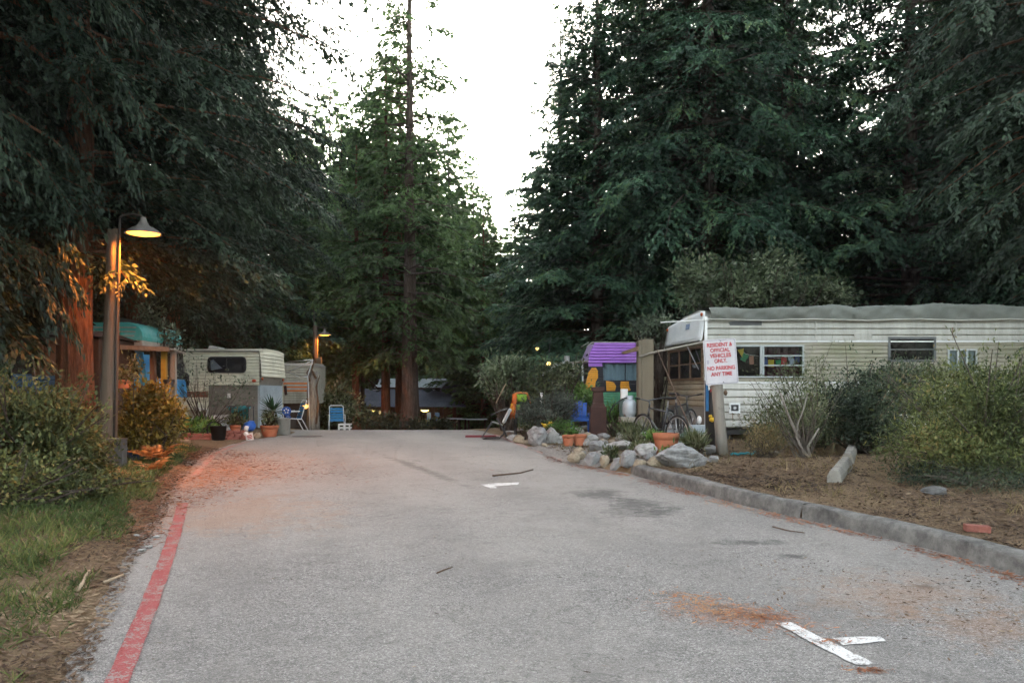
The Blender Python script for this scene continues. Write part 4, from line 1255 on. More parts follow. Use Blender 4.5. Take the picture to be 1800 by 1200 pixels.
# ------------------------------------------------------------------ lamp posts
mat('shade_enamel', (0.16, 0.15, 0.135), 0.45, (0.12, 0.11, 0.1), 6)
mat('conduit', (0.05, 0.042, 0.035), 0.7)
def lamp_post(px_base, px_top, d, r, py_top, lamp_px, lamp_py, shade_r, neck_py, arc_px, label, energy, colr, bulb_s, rod_py=None):
    base = gp(px_base, d)
    t = Th('lamp_post', label, 'lamp post', base)
    zt = Zp(py_top, d); xt = Xp(px_top, d)
    n = 9
    pts = [(base.x + (xt - base.x) * k / n, d, base.z - .3 + (zt - base.z + .3) * k / n) for k in range(n + 1)]
    t.part(t.mb().tube(pts, [r * (1 - .32 * k / n) for k in range(n + 1)], 16), 'pole', 'wood_pole', smooth=True)
    rt = r * .68
    c = t.mb()
    lx, lz = Xp(lamp_px, d), Zp(lamp_py, d)
    hz = Zp(neck_py, d); az = hz + .28
    cx_ = xt + rt * .9
    cp = [(base.x + r * 1.02, d - r * .5, base.z), (base.x * .5 + xt * .5 + (r + rt) / 2 * 1.02, d - r * .5, (base.z + zt) / 2), (cx_ + .02, d - r * .4, zt - .1), (cx_ + .02, d - r * .4, hz)]
    mid = (cx_ + .02 + lx) / 2; hw = (lx - cx_ - .02) / 2
    arc = [(mid - hw * math.cos(a), d - r * .4, hz + .07 * math.sin(a) + .0) for a in np.linspace(0, math.pi, 11)]
    c.tube(cp + arc + [(lx, d - r * .4, hz)], .018 if d < 20 else .025, 8)
    t.part(c, 'gooseneck', 'conduit', smooth=True)
    if rod_py:
        t.part(t.mb().tube([(xt - .05, d, zt - .1), (xt - .05, d, Zp(rod_py, d))], .02, 6), 'rod', 'conduit')
    yl = d - r * .4
    S = shade_r
    q = S / .27
    sh = t.mb().lathe([(.04, hz - lz + .02), (.045, .21 * q), (.075, .15 * q), (.10 * q, .12 * q), (S * .66, .082 * q), (S * .93, .025 * q), (S, 0.0), (S * 1.01, -.010), (S * .96, -.004), (S * .9, .02 * q), (S * .6, .07 * q), (.06, .11 * q)], 28, (lx, yl, lz))
    so = t.part(sh, 'shade', 'shade_enamel', smooth=True)
    t.part(t.mb().lathe([(.001, -.03 * q), (S * .5, -.024 * q), (S * .88, -.002), (S * .9, .012), (S * .5, .02), (.001, .02)], 24, (lx, yl, lz)), 'lens', emit_mat('lens_%d' % int(d), colr, bulb_s), so, smooth=True)
    L = bpy.data.lights.new('lamp_light', 'SPOT')
    L.energy, L.color, L.shadow_soft_size = energy, colr, .12
    L.spot_size, L.spot_blend = R(169), .2
    lo = bpy.data.objects.new('lamp_light', L)
    COL.objects.link(lo)
    lo.location = Vector((lx, yl, lz - .07)) - base
    lo.parent = t.root
    return t
lamp_post(187, 201, 12.5, .138, 404, 255, 412, .26, 386, 205, 'tall wooden lamp post with glowing orange shade by the ridged redwood', 72, (1.0, .27, .03), .9)
lamp_post(554, 554, 34.0, .13, 572, 571, 589, .27, 578, 557, 'distant wooden lamp post with a small lit shade left of the lodge', 60, (1.0, .30, .04), .5, rod_py=541)

# ------------------------------------------------------------------ fifth-wheel camper on the left
def fifth_wheel():
    d = 22.0
    xn = Xp(456, d); xm = Xp(366, d); xl = -12.6
    y0, y1 = d, 24.3
    zt, zn, zlow = Zp(617, d), Zp(677, d), .95
    t = Th('camper_trailer', 'cream ribbed camper trailer with raised nose and rounded dark window on the left', 'trailer', (xm, d + 1.1, float(ground_z(xm, d))))
    fr = lambda u, z, o: (u, y0 + o, z)
    W1 = (Xp(368, d), Xp(431, d), Zp(653, d), Zp(629, d))
    W2 = (Xp(308, d), Xp(331, d), Zp(679, d), Zp(657, d))
    siding_wall(t, 'upper_siding', 'camper_cream', fr, xl, xn, zn, zt, .085, .018, [])
    zs1, zs2 = Zp(698, d), Zp(688, d)
    siding_wall(t, 'lower_siding', 'camper_cream', fr, xl, xm, zs2, zn, .085, .018)
    siding_wall(t, 'stripe_siding', mat('stripe_brown', (.20, .085, .05), .6, (.13, .06, .035), 4), fr, xl, xm, zs1, zs2, .05, .018)
    siding_wall(t, 'lower_siding', 'camper_cream', fr, xl, xm, zlow, zs1, .12, .018)
    # nose: front face leaning in, belly sloping back
    zk = Zp(662, d)
    g = [[(xn + .10 * math.sin(k * 3.0) + (-.0 if z > zk else 0), y0 + (y1 - y0) * k, z) for k in np.linspace(0, 1, 7)] for z in (zk, zt)]
    def nose(u, z, o):
        b = .06 * math.sin((u - y0) / (y1 - y0) * math.pi)
        return (xn + b + .05 * (zt - z) / (zt - zk) - o, u, z)
    siding_wall(t, 'nose_siding', 'camper_cream', nose, y0, y1, zk, zt, .10, .016)
    t.part(t.mb().add([(xn + .05, y0, zk), (xn + .05, y1, zk), (xn - .04, y1, zn), (xn - .04, y0, zn), (xm, y0, zn + .004), (xm, y1, zn + .004)], [(0, 1, 2, 3), (3, 2, 5, 4)]), 'nose_belly', mat('belly_grey', (.3, .28, .24), .7))
    bk = lambda u, z, o: (u, y1 - o, z)
    siding_wall(t, 'back_siding', 'camper_cream', bk, xl, xn, zlow, zt, .12, .018)
    t.part(t.mb().box(xl, xl + .03, y0, y1, zlow, zt), 'end_wall', 'camper_cream')
    # crowned roof with rounded nose edge
    prof_ = [(y0 - .03, zt - .01), (y0 + .12, zt + .05), (y0 + .6, zt + .09), (y1 - .6, zt + .09), (y1 - .12, zt + .05), (y1 + .03, zt - .01)]
    t.part(t.mb().prism([(xl - .05, a, b) for a, b in prof_], (xn - xl + .08, 0, 0)), 'roof', 'camper_cream')
    t.part(t.mb().tube([(xl, y0 - .035, zt - .005), (xn, y0 - .035, zt - .005)], .022, 8), 'drip_rail', 'belly_grey')
    t.part(t.mb().prism([(Xp(350, d), d + .6, zt + .08), (Xp(354, d), d + .6, zt + .19), (Xp(368, d), d + .6, zt + .14), (Xp(374, d), d + .6, zt + .08)], (0, .5, 0)), 'roof_vent', 'white_plastic')
    # rounded windows
    def rwin(w):
        r_ = .07
        def rr(e, y):
            pts = []
            for cx_, cz_, a0 in ((w[1] - r_, w[3] - r_, 0), (w[0] + r_, w[3] - r_, 90), (w[0] + r_, w[2] + r_, 180), (w[1] - r_, w[2] + r_, 270)):
                for k in range(5):
                    a = R(a0 + k * 22.5)
                    pts.append((cx_ + (r_ + e) * math.cos(a), y, cz_ + (r_ + e) * math.sin(a)))
            return pts
        f_ = t.part(t.mb().prism(rr(.035, y0 - .045), (0, .04, 0)), 'window', mat('window_gasket', (.035, .035, .035), .5))
        t.part(t.mb().prism(rr(0, y0 - .052), (0, .006, 0)), 'pane', 'dark_glass', f_)
        return f_
    a = rwin(W1)
    t.part(t.mb().add([(Xp(372, d), y0 - .056, Zp(651, d)), (Xp(392, d), y0 - .056, Zp(647, d)), (Xp(376, d), y0 - .056, Zp(632, d)), (Xp(371, d), y0 - .056, Zp(634, d))], [(0, 1, 2, 3)]), 'blind', mat('blind_blue', (.14, .17, .2), .4), a)
    t.part(t.mb().box((W1[0] + W1[1]) / 2 - .012, (W1[0] + W1[1]) / 2 + .012, y0 - .058, y0 - .05, W1[2] + .02, W1[3] - .02), 'mullion', 'window_gasket', a)
    rwin(W2)
    t.part(t.mb().ball((Xp(447, d), y0 - .025, Zp(669, d)), (.06, .025, .04), 12, 6), 'marker_light', mat('red_lens', (.5, .08, .03), .3), smooth=True)
    for yy in (y0 + .1, y1 - .2):
        t.part(t.mb().ball((xn + .05, yy, zk - .05), (.03, .05, .04), 10, 6), 'marker_light', 'amber_lens', smooth=True)
    t.part(t.mb().box(Xp(474, 23), Xp(474, 23) + .01, 22.8, 23.5, zk + .22, zk + .3), 'maker_plate', mat('plate_dark', (.12, .12, .11), .5))
    # plywood closing the space under the nose
    gz_ = float(ground_z(xm + .5, d)) - .03
    t.part(t.mb().box(xm, Xp(452, d), y0 + .05, y0 + .09, gz_, zn + .003), 'plywood_skirt', 'plywood_grey')
    t.part(t.mb().box(Xp(452, d) + .002, Xp(454, d) + .03, y0 + .05, y1 - .1, gz_, zn + .003), 'side_skirt', 'pale_blue_panel')
    t.part(t.mb().box(Xp(399, d), Xp(404, d), y0 + .035, y0 + .048, Zp(699, d), Zp(691, d)), 'notice', 'white_plastic')
    t.part(t.mb().box(xl + .3, xm, y0 + .15, y1 - .15, zlow - .12, zlow - .01), 'chassis', 'dark_metal')
    for xx in (-11.0, -10.1):
        wheel(t, (xx, y0 + .25, float(ground_z(xx, d)) + .32), .33, .22)
fifth_wheel()

def stripe_trailer():
    d = 29.0
    x0, x1, y0, y1 = Xp(400, d), Xp(546, d), d, d + 2.3
    zb, z1, z2, zt = Zp(709, d), Zp(688, d), Zp(669, d), Zp(655, d)
    gz_ = float(ground_z(-8, d))
    t = Th('travel_trailer', 'small weathered trailer with orange stripes behind the raised camper nose', 'trailer', ((x0 + x1) / 2, d + 1, gz_))
    fr = lambda u, z, o: (u, y0 + o, z)
    siding_wall(t, 'lower_siding', 'cream_siding', fr, x0, x1, zb, z1, .09, .02)
    mat('stripe_orange', (.68, .22, .06), .55, (.56, .17, .045), 4)
    h = (z2 - z1) / 6
    for k in range(6):
        siding_wall(t, 'stripe', 'stripe_orange' if k % 2 == 0 else 'white_siding', fr, x0, x1, z1 + k * h, z1 + (k + 1) * h, h, .016)
    siding_wall(t, 'upper_siding', 'cream_siding', fr, x0, x1, z2, zt + .25, .09, .02)
    t.part(t.mb().box(x1 - .03, x1, y0 + .02, y1, zb, zt + .25), 'end_wall', 'cream_siding')
    t.part(t.mb().box(x0, x0 + .03, y0 + .02, y1, zb, zt + .25), 'end_wall', 'cream_siding')
    t.part(t.mb().prism([(x0 - .03, y0 - .04, zt + .25), (x0 - .03, y0 + .5, zt + .36), (x0 - .03, y1 - .5, zt + .36), (x0 - .03, y1 + .04, zt + .25)], (x1 - x0 + .06, 0, 0)), 'roof', 'grey_siding')
    t.part(t.mb().obox((Xp(503, d), y0 - .06, Zp(686, d)), (.09, .05, .32), (0, R(-6), 0)), 'tail_light', mat('dark_red', (.06, .025, .02), .5))
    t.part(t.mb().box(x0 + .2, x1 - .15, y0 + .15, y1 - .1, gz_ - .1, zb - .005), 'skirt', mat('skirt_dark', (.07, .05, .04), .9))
    wheel(t, (x0 + 1.6, y0 + .1, gz_ + .3), .32, .2)
stripe_trailer()

# ------------------------------------------------------------------ painted blue campers at far left
def teal_camper():
    d = 18.0
    x0, x1 = Xp(90, d), Xp(246, d)
    y0, y1 = d, d + 2.2
    zb = Zp(700, d)
    t = Th('camper_van', 'round cornered teal and blue painted camper behind the lamp post', 'camper', ((x0 + x1) / 2, d + 1, float(ground_z(-9, d))))
    zt = Zp(566, d)
    mat('teal_paint', (.09, .52, .48), .45, (.06, .42, .42), 3, dirt=(.38, .58, .58), dirt_scale=2)
    mat('blue_paint', (.05, .30, .58), .5, (.035, .22, .46), 3, dirt=(.05, .1, .14))
    def outline(za, zc, rr, e=0):
        pts = [(x0, za), (x1 + .18 * (zt - za) / (zt - zb) + e, za)]
        if zc >= zt - .02:
            for k in range(7):
                a = R(k * 15)
                pts.append((x1 - rr + rr * math.cos(a) + .06, zt - rr + rr * math.sin(a)))
        else:
            pts.append((x1 + .18 * (zt - zc) / (zt - zb) + e, zc))
        pts.append((x0, zc))
        return pts
    def slab(za, zc, nm, m):
        return t.part(t.mb().prism([(a, y0, b) for a, b in outline(za, zc, .32)], (0, y1 - y0, 0)), nm, m, bevel=.02)
    slab(zb, Zp(664, d), 'lower_body', 'blue_paint')
    z1, z2 = Zp(664, d), Zp(608, d)
    slab(z1, z2, 'window_band', 'dark_glass')
    slab(z2, Zp(598, d), 'white_band', 'white_siding')
    slab(Zp(598, d), zt, 'roof_shell', 'teal_paint')
    for k in range(3):
        z = Zp(598, d) + .1 + k * .09
        t.part(t.mb().tube([(x0, y0 - .012, z), (x1 - .12 + .02 * k, y0 - .012, z)], .012, 6), 'rib', 'white_siding')
    t.part(t.mb().prism([(Xp(237, d), y0 - .02, z2), (x1 + .05, y0 - .02, z2), (x1 + .15, y0 - .02, z1), (Xp(246, d), y0 - .02, z1)], (0, .5, 0)), 'corner_pillar', 'blue_paint')
    for px in (165, 205):
        t.part(t.mb().box(Xp(px, d), Xp(px + 4, d), y0 - .02, y0 + .01, z1, z2), 'pillar', 'blue_paint')
    t.part(t.mb().prism([(Xp(150, d), y0 + .5, zt), (Xp(185, d), y0 + .5, zt + .16), (Xp(212, d), y0 + .5, zt + .1), (Xp(230, d), y0 + .5, zt)], (0, .8, 0)), 'roof_bundle', mat('roof_bundle', (.07, .075, .07), .9), bevel=.04)
    wheel(t, (x0 + .6, y0 + .1, float(ground_z(-9, d)) + .32), .34, .2)
    wheel(t, (x1 - .5, y0 + .1, float(ground_z(-9, d)) + .32), .34, .2)
teal_camper()

def blue_trailer():
    d = 15.5
    x0, x1 = Xp(20, d), Xp(150, d)
    y0 = d
    zb, zm, zt = Zp(715, d), Zp(657, d), Zp(590, d)
    t = Th('travel_trailer', 'dark blue ribbed trailer with tan wooden shutter half hidden at far left', 'trailer', (Xp(75, d), d + .9, float(ground_z(-9, d))))
    fr = lambda u, z, o: (u, y0 + o, z)
    W = (Xp(62, d), Xp(104, d), zm + .02, Zp(603, d))
    mat('navy_paint', (.028, .08, .17), .5, (.02, .055, .12), 4, dirt=(.05, .07, .1))
    siding_wall(t, 'lower_siding', 'navy_paint', fr, x0, x1, zb, zm, .13, .02)
    siding_wall(t, 'upper_siding', mat('dim_brown', (.055, .045, .04), .8), fr, x0, x1, zm, zt, .13, .02, [W])
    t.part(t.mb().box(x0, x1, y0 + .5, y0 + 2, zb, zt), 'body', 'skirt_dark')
    w = window(t, *W, y0, 'wood_brown', mat('shutter_tan', (.20, .125, .08), .8, (.13, .08, .05), 4, stretch=(1, 1, .3)), mull=(W[0] + .12,), fw=.05, recess=-.03)
    t.part(t.mb().prism([(x0 - .1, y0 - .15, zt + .01), (x0 - .1, y0 + .6, zt + .12), (x0 - .1, y0 + 2.1, zt + .01)], (x1 - x0 + .2, 0, 0)), 'roof', 'dim_brown')
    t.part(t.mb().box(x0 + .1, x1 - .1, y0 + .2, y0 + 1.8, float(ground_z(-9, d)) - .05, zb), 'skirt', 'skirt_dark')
blue_trailer()

# awning board in front of the teal camper with its posts
def awning():
    d = 17.0
    a, b = Xp(200, d), Xp(302, d)
    t = Th('porch_awning', 'flat grey board awning on thin posts before the teal camper', 'awning', (Xp(275, d), d, float(ground_z(Xp(275, d), d))))
    g0 = t.loc.z
    for k in range(4):
        t.part(t.mb().obox(((a + b) / 2, d + k * .22, Zp(611, d) - .015 * k), (b - a, .20, .03), (0, R(2.6), 0)), 'plank', 'wood_grey')
    t.part(t.mb().obox(((a + b) / 2, d - .12, Zp(612, d)), (b - a, .03, .09), (0, R(2.6), 0)), 'fascia', 'wood_grey')
    mat('yellow_post', (.42, .28, .04), .7, (.3, .2, .03), 6)
    for px, m in ((276, 'yellow_post'), (293, 'wood_grey'), (256, 'wood_brown')):
        x = Xp(px, d)
        t.part(t.mb().box(x - .05, x + .05, d + .3, d + .4, float(ground_z(x, d)) - .05, Zp(613, d)), 'post', m)
    t.part(t.mb().tube([(Xp(265, d), d + .1, Zp(612, d)), (Xp(257, d), d + .35, Zp(645, d))], .02, 6), 'brace', 'wood_brown')
awning()

# ------------------------------------------------------------------ purple camper and its neighbours on the right
def purple_camper():
    d = 23.0
    y0, y1 = d, d + 2.2
    xn = Xp(1038, d)
    x1 = Xp(1215, d)
    zt, zp, zk, zg, zb = Zp(602, d), Zp(638, d), Zp(640, d), Zp(689, d), Zp(728, d)
    t = Th('camper_trailer', 'purple topped camper painted black with orange shapes and green below', 'trailer', (xn + 2, d + 1, float(ground_z(3, d))))
    mat('purple_paint', (.36, .15, .56), .5, (.29, .12, .47), 3, dirt=(.42, .24, .58), dirt_scale=2, dirt_lo=.55)
    mat('mauve_paint', (.48, .36, .60), .5, (.40, .29, .52), 3)
    mat('black_paint', (.014, .014, .022), .5, (.009, .009, .014), 3)
    mat('orange_paint', (.72, .33, .03), .55, (.62, .26, .02), 5)
    mat('green_paint', (.11, .36, .20), .55, (.08, .28, .15), 3, dirt=(.03, .08, .06))
    xl = lambda z: xn + float(np.interp(z, [zb, zg, zk, Zp(625, d), zt], [.15, .0, -.06, -.05, .11]))
    fr = lambda u, z, o: (xl(z) + (x1 - xl(z)) * u, y0 + o, z)
    zw = Zp(669, d)
    uw = lambda px, z: (Xp(px, d) - xl(z)) / (x1 - xl(z))
    u0 = uw(1059, zp)
    siding_wall(t, 'purple_siding', 'purple_paint', fr, 0, 1, zp, zt, .078, .032)
    siding_wall(t, 'purple_siding', 'purple_paint', fr, 0, u0, Zp(644, d), zp, .05, .016)
    siding_wall(t, 'black_siding', 'black_paint', fr, 0, u0, zg, Zp(644, d), .06, .016)
    siding_wall(t, 'black_siding', 'black_paint', fr, u0, 1, zg, zw, .06, .016)
    siding_wall(t, 'green_siding', 'green_paint', fr, 0, 1, zb, zg, .07, .016)
    # end wall
    def le(u, z, o):
        return (xl(z) + o * 1.0 + .0 - .05 * math.sin((u - y0) / (y1 - y0) * math.pi), u, z)
    siding_wall(t, 'end_siding', 'mauve_paint', le, y0, y1, zp, zt - .03, .068, .012)
    siding_wall(t, 'end_siding', 'black_paint', le, y0, y1, zg, zp, .07, .012)
    siding_wall(t, 'end_siding', 'green_paint', le, y0, y1, zb, zg, .07, .012)
    t.part(t.mb().box(x1 - .02, x1, y0, y1, zb, zt), 'end_wall', 'purple_paint')
    t.part(t.mb().box(xn + .2, x1, y1 - .03, y1, zb, zt), 'back_wall', 'purple_paint')
    t.part(t.mb().prism([(xn + .07, y0 - .03, zt), (xn + .09, y0 + .5, zt + .05), (xn + .09, y1 - .5, zt + .05), (xn + .07, y1 + .03, zt)], (x1 - xn - .05, 0, 0)), 'roof', 'white_siding')
    # window with curtain
    w = (Xp(1060, d), Xp(1190, d), zw + .01, zp - .01)
    f_ = window(t, *w, y0 + .02, 'black_paint', 'window_glass', mull=(Xp(1099, d), Xp(1150, d)), fw=.02, proud=.03)
    mat('curtain_blue', (.50, .57, .66), .9, (.34, .41, .49), 5, stretch=(6, 1, .15))
    t.part(t.mb().sheet([[(w[0] + (w[1] - w[0]) * i / 60, y0 + .09 + .025 * math.sin(i * 1.3) + .012 * math.sin(i * 2.9), z) for i in range(61)] for z in (w[2] - .02, w[3] + .02)]), 'curtain', 'curtain_blue', f_, smooth=True)
    # painted orange shapes: flat paint panels following the ribbed side
    def blob(pts, nm='painted_shape'):
        P = [(Xp(px, d), Zp(py, d)) for px, py in pts]
        zs = [z for _, z in P]
        zz = np.arange(min(zs) + .005, max(zs), .0185)
        mb = t.mb()
        strips = []
        for z in zz:
            xs_ = []
            for (xa, za), (xb, zb_) in zip(P, P[1:] + P[:1]):
                if (za - z) * (zb_ - z) < 0:
                    xs_.append(xa + (xb - xa) * (z - za) / (zb_ - za))
            if len(xs_) >= 2: strips.append((min(xs_), max(xs_), z))
        rows = []
        for a, b, z in strips:
            k = ((z - zg) / .0613) % 1.0
            off = -.0165 if .1 < k < .75 else -.008
            rows.append([(a, y0 + off - .006, z), ((a + b) / 2, y0 + off - .006, z), (b, y0 + off - .006, z)])
        mb.sheet(rows)
        t.part(mb, nm, 'orange_paint')
    blob([(1041, 645), (1047, 645), (1051, 652), (1051, 664), (1047, 671), (1046, 680), (1043, 687), (1032, 687), (1028, 680), (1031, 668), (1034, 655)])
    blob([(1065, 669), (1078, 671), (1083, 678), (1081, 687), (1066, 687)])
    blob([(1091, 670), (1105, 670), (1106, 680), (1109, 686), (1092, 688), (1090, 679)])
    blob([(1121, 669), (1130, 669), (1131, 688), (1119, 688)])
    t.part(t.mb().tube([(xn - .06, y0 - .01, zt), (xn - .08, y1, zt)], .015, 6), 'edge_trim', 'white_siding')
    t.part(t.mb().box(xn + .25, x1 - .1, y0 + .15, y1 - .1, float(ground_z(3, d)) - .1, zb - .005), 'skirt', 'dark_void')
    wheel(t, (xn + 2.2, y0 + .08, float(ground_z(3, d)) + .3), .31, .2)
    # side awning board on a strut
    a = Th('porch_awning', 'thin board awning with metal bin on top left of the purple camper', 'awning', (Xp(1020, d), y0 + .2, float(ground_z(2, d))))
    zA = Zp(636, d)
    for k in range(3):
        a.part(a.mb().obox(((Xp(984, d) + xn) / 2, y0 + .15 + k * .3, zA), (xn - Xp(984, d) - .04, .28, .035), (0, R(-4), 0)), 'plank', 'wood_grey')
    for px, e in ((1024, 3), (1008, 0)):
        a.part(a.mb().tube([(Xp(px, d), y0 + .1, zA), (Xp(px + e, d), y0 + .1, float(ground_z(Xp(px, d), d)) - .03)], .025, 6), 'post', 'white_plastic')
    bn = tag(MB().lathe([(.07, 0), (.085, .14), (.09, .15), (.08, .15), (.07, .02)], 14).build('tin_can', 'aluminium', loc=(Xp(998, d), y0 + .3, zA + .03), smooth=True), 'small pale tin standing on the board awning', 'tin')
purple_camper()

def cream_back_trailer():
    d = 19.6
    x0, x1, y0, y1 = Xp(1150, d), Xp(1235, d), d, d + 2.0
    gz_ = float(ground_z(3.6, d))
    t = Th('travel_trailer', 'pale yellow ribbed trailer seen between the thick post and the long trailer', 'trailer', (x0 + .6, d + 1, gz_))
    fr = lambda u, z, o: (u, y0 + o, z)
    zt = Zp(582, d)
    mat('pale_yellow', (.50, .48, .34), .6, (.4, .38, .26), 3, dirt=(.2, .19, .12))
    siding_wall(t, 'siding', 'pale_yellow', fr, x0, x1, .9, Zp(662, d), .09, .02)
    siding_wall(t, 'window_band', 'skirt_dark', fr, x0, x1, Zp(662, d), Zp(613, d), .2, .01)
    t.part(t.mb().box(x0 + .3, x0 + .36, y0 - .03, y0 + .01, Zp(662, d), Zp(613, d)), 'pillar', 'pale_yellow')
    siding_wall(t, 'upper_siding', 'white_siding', fr, x0, x1, Zp(613, d), zt, .12, .02)
    t.part(t.mb().box(x0, x0 + .02, y0 + .03, y1, .9, zt), 'end_wall', 'pale_yellow')
    t.part(t.mb().box(x0 - .03, x1, y0 - .03, y1 + .03, zt, zt + .06), 'roof', 'white_siding', bevel=.02)
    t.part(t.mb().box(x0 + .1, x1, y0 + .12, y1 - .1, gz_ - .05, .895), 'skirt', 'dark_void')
cream_back_trailer()

# ------------------------------------------------------------------ lodge at the end of the road
def lodge():
    d = 56.0
    gz_ = float(ground_z(-6, d))
    X = lambda px: Xp(px, d); Z = lambda py: Zp(py, d)
    t = Th('lodge', 'long dark shingled lodge with skylit roof at the end of the road', 'building', (X(720), d + 5, gz_))
    mat('shingle_blue', (.125, .14, .175), .85, (.09, .10, .13), 3, dirt=(.16, .17, .19))
    mat('metal_roof', (.42, .48, .48), .5, (.32, .37, .37), 2, dirt=(.22, .18, .14), dirt_lo=.55)
    mat('dark_timber', (.045, .026, .018), .9, (.028, .017, .012), 4)
    # lower roof: courses of shingles as stepped strips
    e0, e1 = Z(715), Z(684)
    n = 14
    for k in range(n):
        a, b = k / n, (k + 1) / n
        za, zb = e0 + (e1 - e0) * a, e0 + (e1 - e0) * b
        ya, yb = d + 3.2 * a, d + 3.2 * b
        xr = lambda q: X(818) + (X(768) - X(818)) * q
        t.part(t.mb().prism([(X(560), ya, za), (xr(a), ya, za), (xr(a), ya + .02, za + .06), (X(560), ya + .02, za + .06)], (0, yb - ya + .12, zb - za)), 'shingle_course', 'shingle_blue')
    # clerestory strip and upper metal roof with panels
    t.part(t.mb().box(X(640), X(768), d + 3.3, d + 3.5, Z(686), Z(680)), 'clerestory', 'dark_void')
    f0, f1 = Z(682) + .02, Z(664)
    px = [632, 652, 676, 700, 724, 748, 770]
    for i in range(6):
        a, b = px[i], px[i + 1]
        sk = 12
        t.part(t.mb().prism([(X(a + (sk if i == 0 else 0)), d + 3.1, f0), (X(b + .2 if i < 5 else 768), d + 3.1, f0 - (.03 if i == 5 else 0)), (X(b - .6) + .35, d + 6.5, f1), (X(a - (0 if i == 0 else .3)) + .35, d + 6.5, f1)], (0, 0, .06)), 'roof_panel', 'metal_roof')
    for a in (638, 646, 660):
        t.part(t.mb().prism([(X(a + 5), d + 4.0, f0 + (f1 - f0) * .27 + .07), (X(a + 9), d + 4.0, f0 + (f1 - f0) * .27 + .07), (X(a + 5), d + 5.6, f0 + (f1 - f0) * .74 + .07), (X(a + 1), d + 5.6, f0 + (f1 - f0) * .74 + .07)], (0, 0, .03)), 'skylight', 'dark_glass')
    t.part(t.mb().prism([(X(632) + .2, d + 6.5, f1 + .02), (X(770), d + 6.5, f1 + .02), (X(790), d + 10, Z(690)), (X(600), d + 10, Z(690))], (0, 0, .06)), 'roof_back', 'shingle_blue')
    t.part(t.mb().tube([(X(633), d + 3.15, Z(666)), (X(650), d + 3.1, f0 + .02), (X(768), d + 3.05, f0 - .02)], .06, 6), 'gutter', 'dark_timber')
    for a in (649, 758):
        t.part(t.mb().box(X(a - 5), X(a + 5), d + 2.6, d + 2.75, Z(688.5) + .1, Z(687) + .1), 'flashing', mat('bright_flash', (.5, .5, .5), .5))
    # porch wall, posts, door
    t.part(t.mb().box(X(560), X(812), d + 2.2, d + 9, gz_ - .3, e0 + .4), 'wall', 'dark_timber')
    for p_ in (632, 690, 760, 775, 798):
        t.part(t.mb().box(X(p_) - .12, X(p_) + .12, d + .3, d + .55, gz_ - .3, e0 + .02), 'post', mat('red_timber', (.09, .035, .022), .9))
    dr = t.part(t.mb().box(X(745), X(769), d + 1.95, d + 2.18, gz_ - .1, Z(726)), 'door', 'blue_plastic')
    t.part(t.mb().box(X(755), X(760), d + 1.92, d + 1.96, Z(735), Z(729)), 'notice', 'white_plastic', dr)
    t.part(t.mb().ball((X(766), d + 1.9, Z(748)), .06, 8, 6), 'handle', 'aluminium', dr)
    for k, p_ in enumerate((610, 650, 700, 725)):
        f_ = window(t, X(p_) - .6, X(p_) + .6, Z(740), Z(722), d + 2.2, 'dark_timber', 'dark_glass', mull=(X(p_),), fw=.08, proud=.05)
    # porch lamps (lit)
    for px_, py_, rx, s in ((745, 721, .32, .45), (655, 722, .26, .2), (647, 712.5, .2, .07)):
        q = Th('porch_lamp', {745: 'oval yellow lit lamp beside the blue door of the lodge', 655: 'small yellow lit lamp under the lodge eave', 647: 'dim yellow lamp hung highest at the left of the lodge'}[px_], 'lamp', (X(px_), d + .6, Z(py_)))
        sh = q.part(q.mb().lathe([(.04, .16), (rx, .02), (rx * 1.02, 0), (rx * .9, .0), (.05, .1)], 16, (X(px_), d + .6, Z(py_) + .02)), 'shade', 'dark_metal', smooth=True)
        q.part(q.mb().ball((X(px_), d + .6, Z(py_)), (rx * .85, rx * .85, .10), 12, 8), 'bulb', emit_mat('porch_bulb_%d' % px_, (1.0, .78, .22), s), sh, smooth=True)
        q.part(q.mb().tube([(X(px_), d + .6, Z(py_) + .17), (X(px_), d + .7, e0 + .1)], .02, 6), 'rod', 'dark_metal')
        L = bpy.data.lights.new('porch_light', 'POINT'); L.energy = 5 if px_ == 745 else 2.5; L.color = (1, .72, .3); L.shadow_soft_size = .2
        lo = bpy.data.objects.new('porch_light', L); COL.objects.link(lo); lo.parent = q.root; lo.location = (0, -.1, -.25)
lodge()

# picnic benches before the lodge (pale plank tops)
for k, (px, w, py) in enumerate(((798, .9, 735), (812, .55, 735.5), (838, 1.3, 736))):
    d = 50.0
    b = Th('picnic_table', ['pale topped picnic table nearest the blue door', 'pale topped picnic table between two others by the lodge', 'pale topped picnic table furthest right before the lodge'][k], 'table', (Xp(px, d), d, float(ground_z(Xp(px, d), d))))
    z = Zp(py, d)
    for j in range(4):
        b.part(b.mb().box(Xp(px, d) - w / 2, Xp(px, d) + w / 2, d - .4 + j * .2, d - .22 + j * .2, z - .04, z), 'plank', mat('pale_table', (.5, .5, .5), .6))
    for sx in (-1, 1):
        for sy in (-1, 1):
            b.part(b.mb().tube([(Xp(px, d) + sx * w * .38, d + sy * .15, z - .03), (Xp(px, d) + sx * w * .38, d + sy * .5, b.loc.z - .03)], .05, 6), 'leg', 'dark_timber')
# ------------------------------------------------------------------ shrubs and garden plants
def gsolve(px, py):
    lo, hi = 3.0, 23.0
    for _ in range(40):
        mid = (lo + hi) / 2
        p = gp(px, mid)
        y = HY - (p.z - CAM_Z) / mid * FPX
        if y > py: lo = mid
        else: hi = mid
    return lo

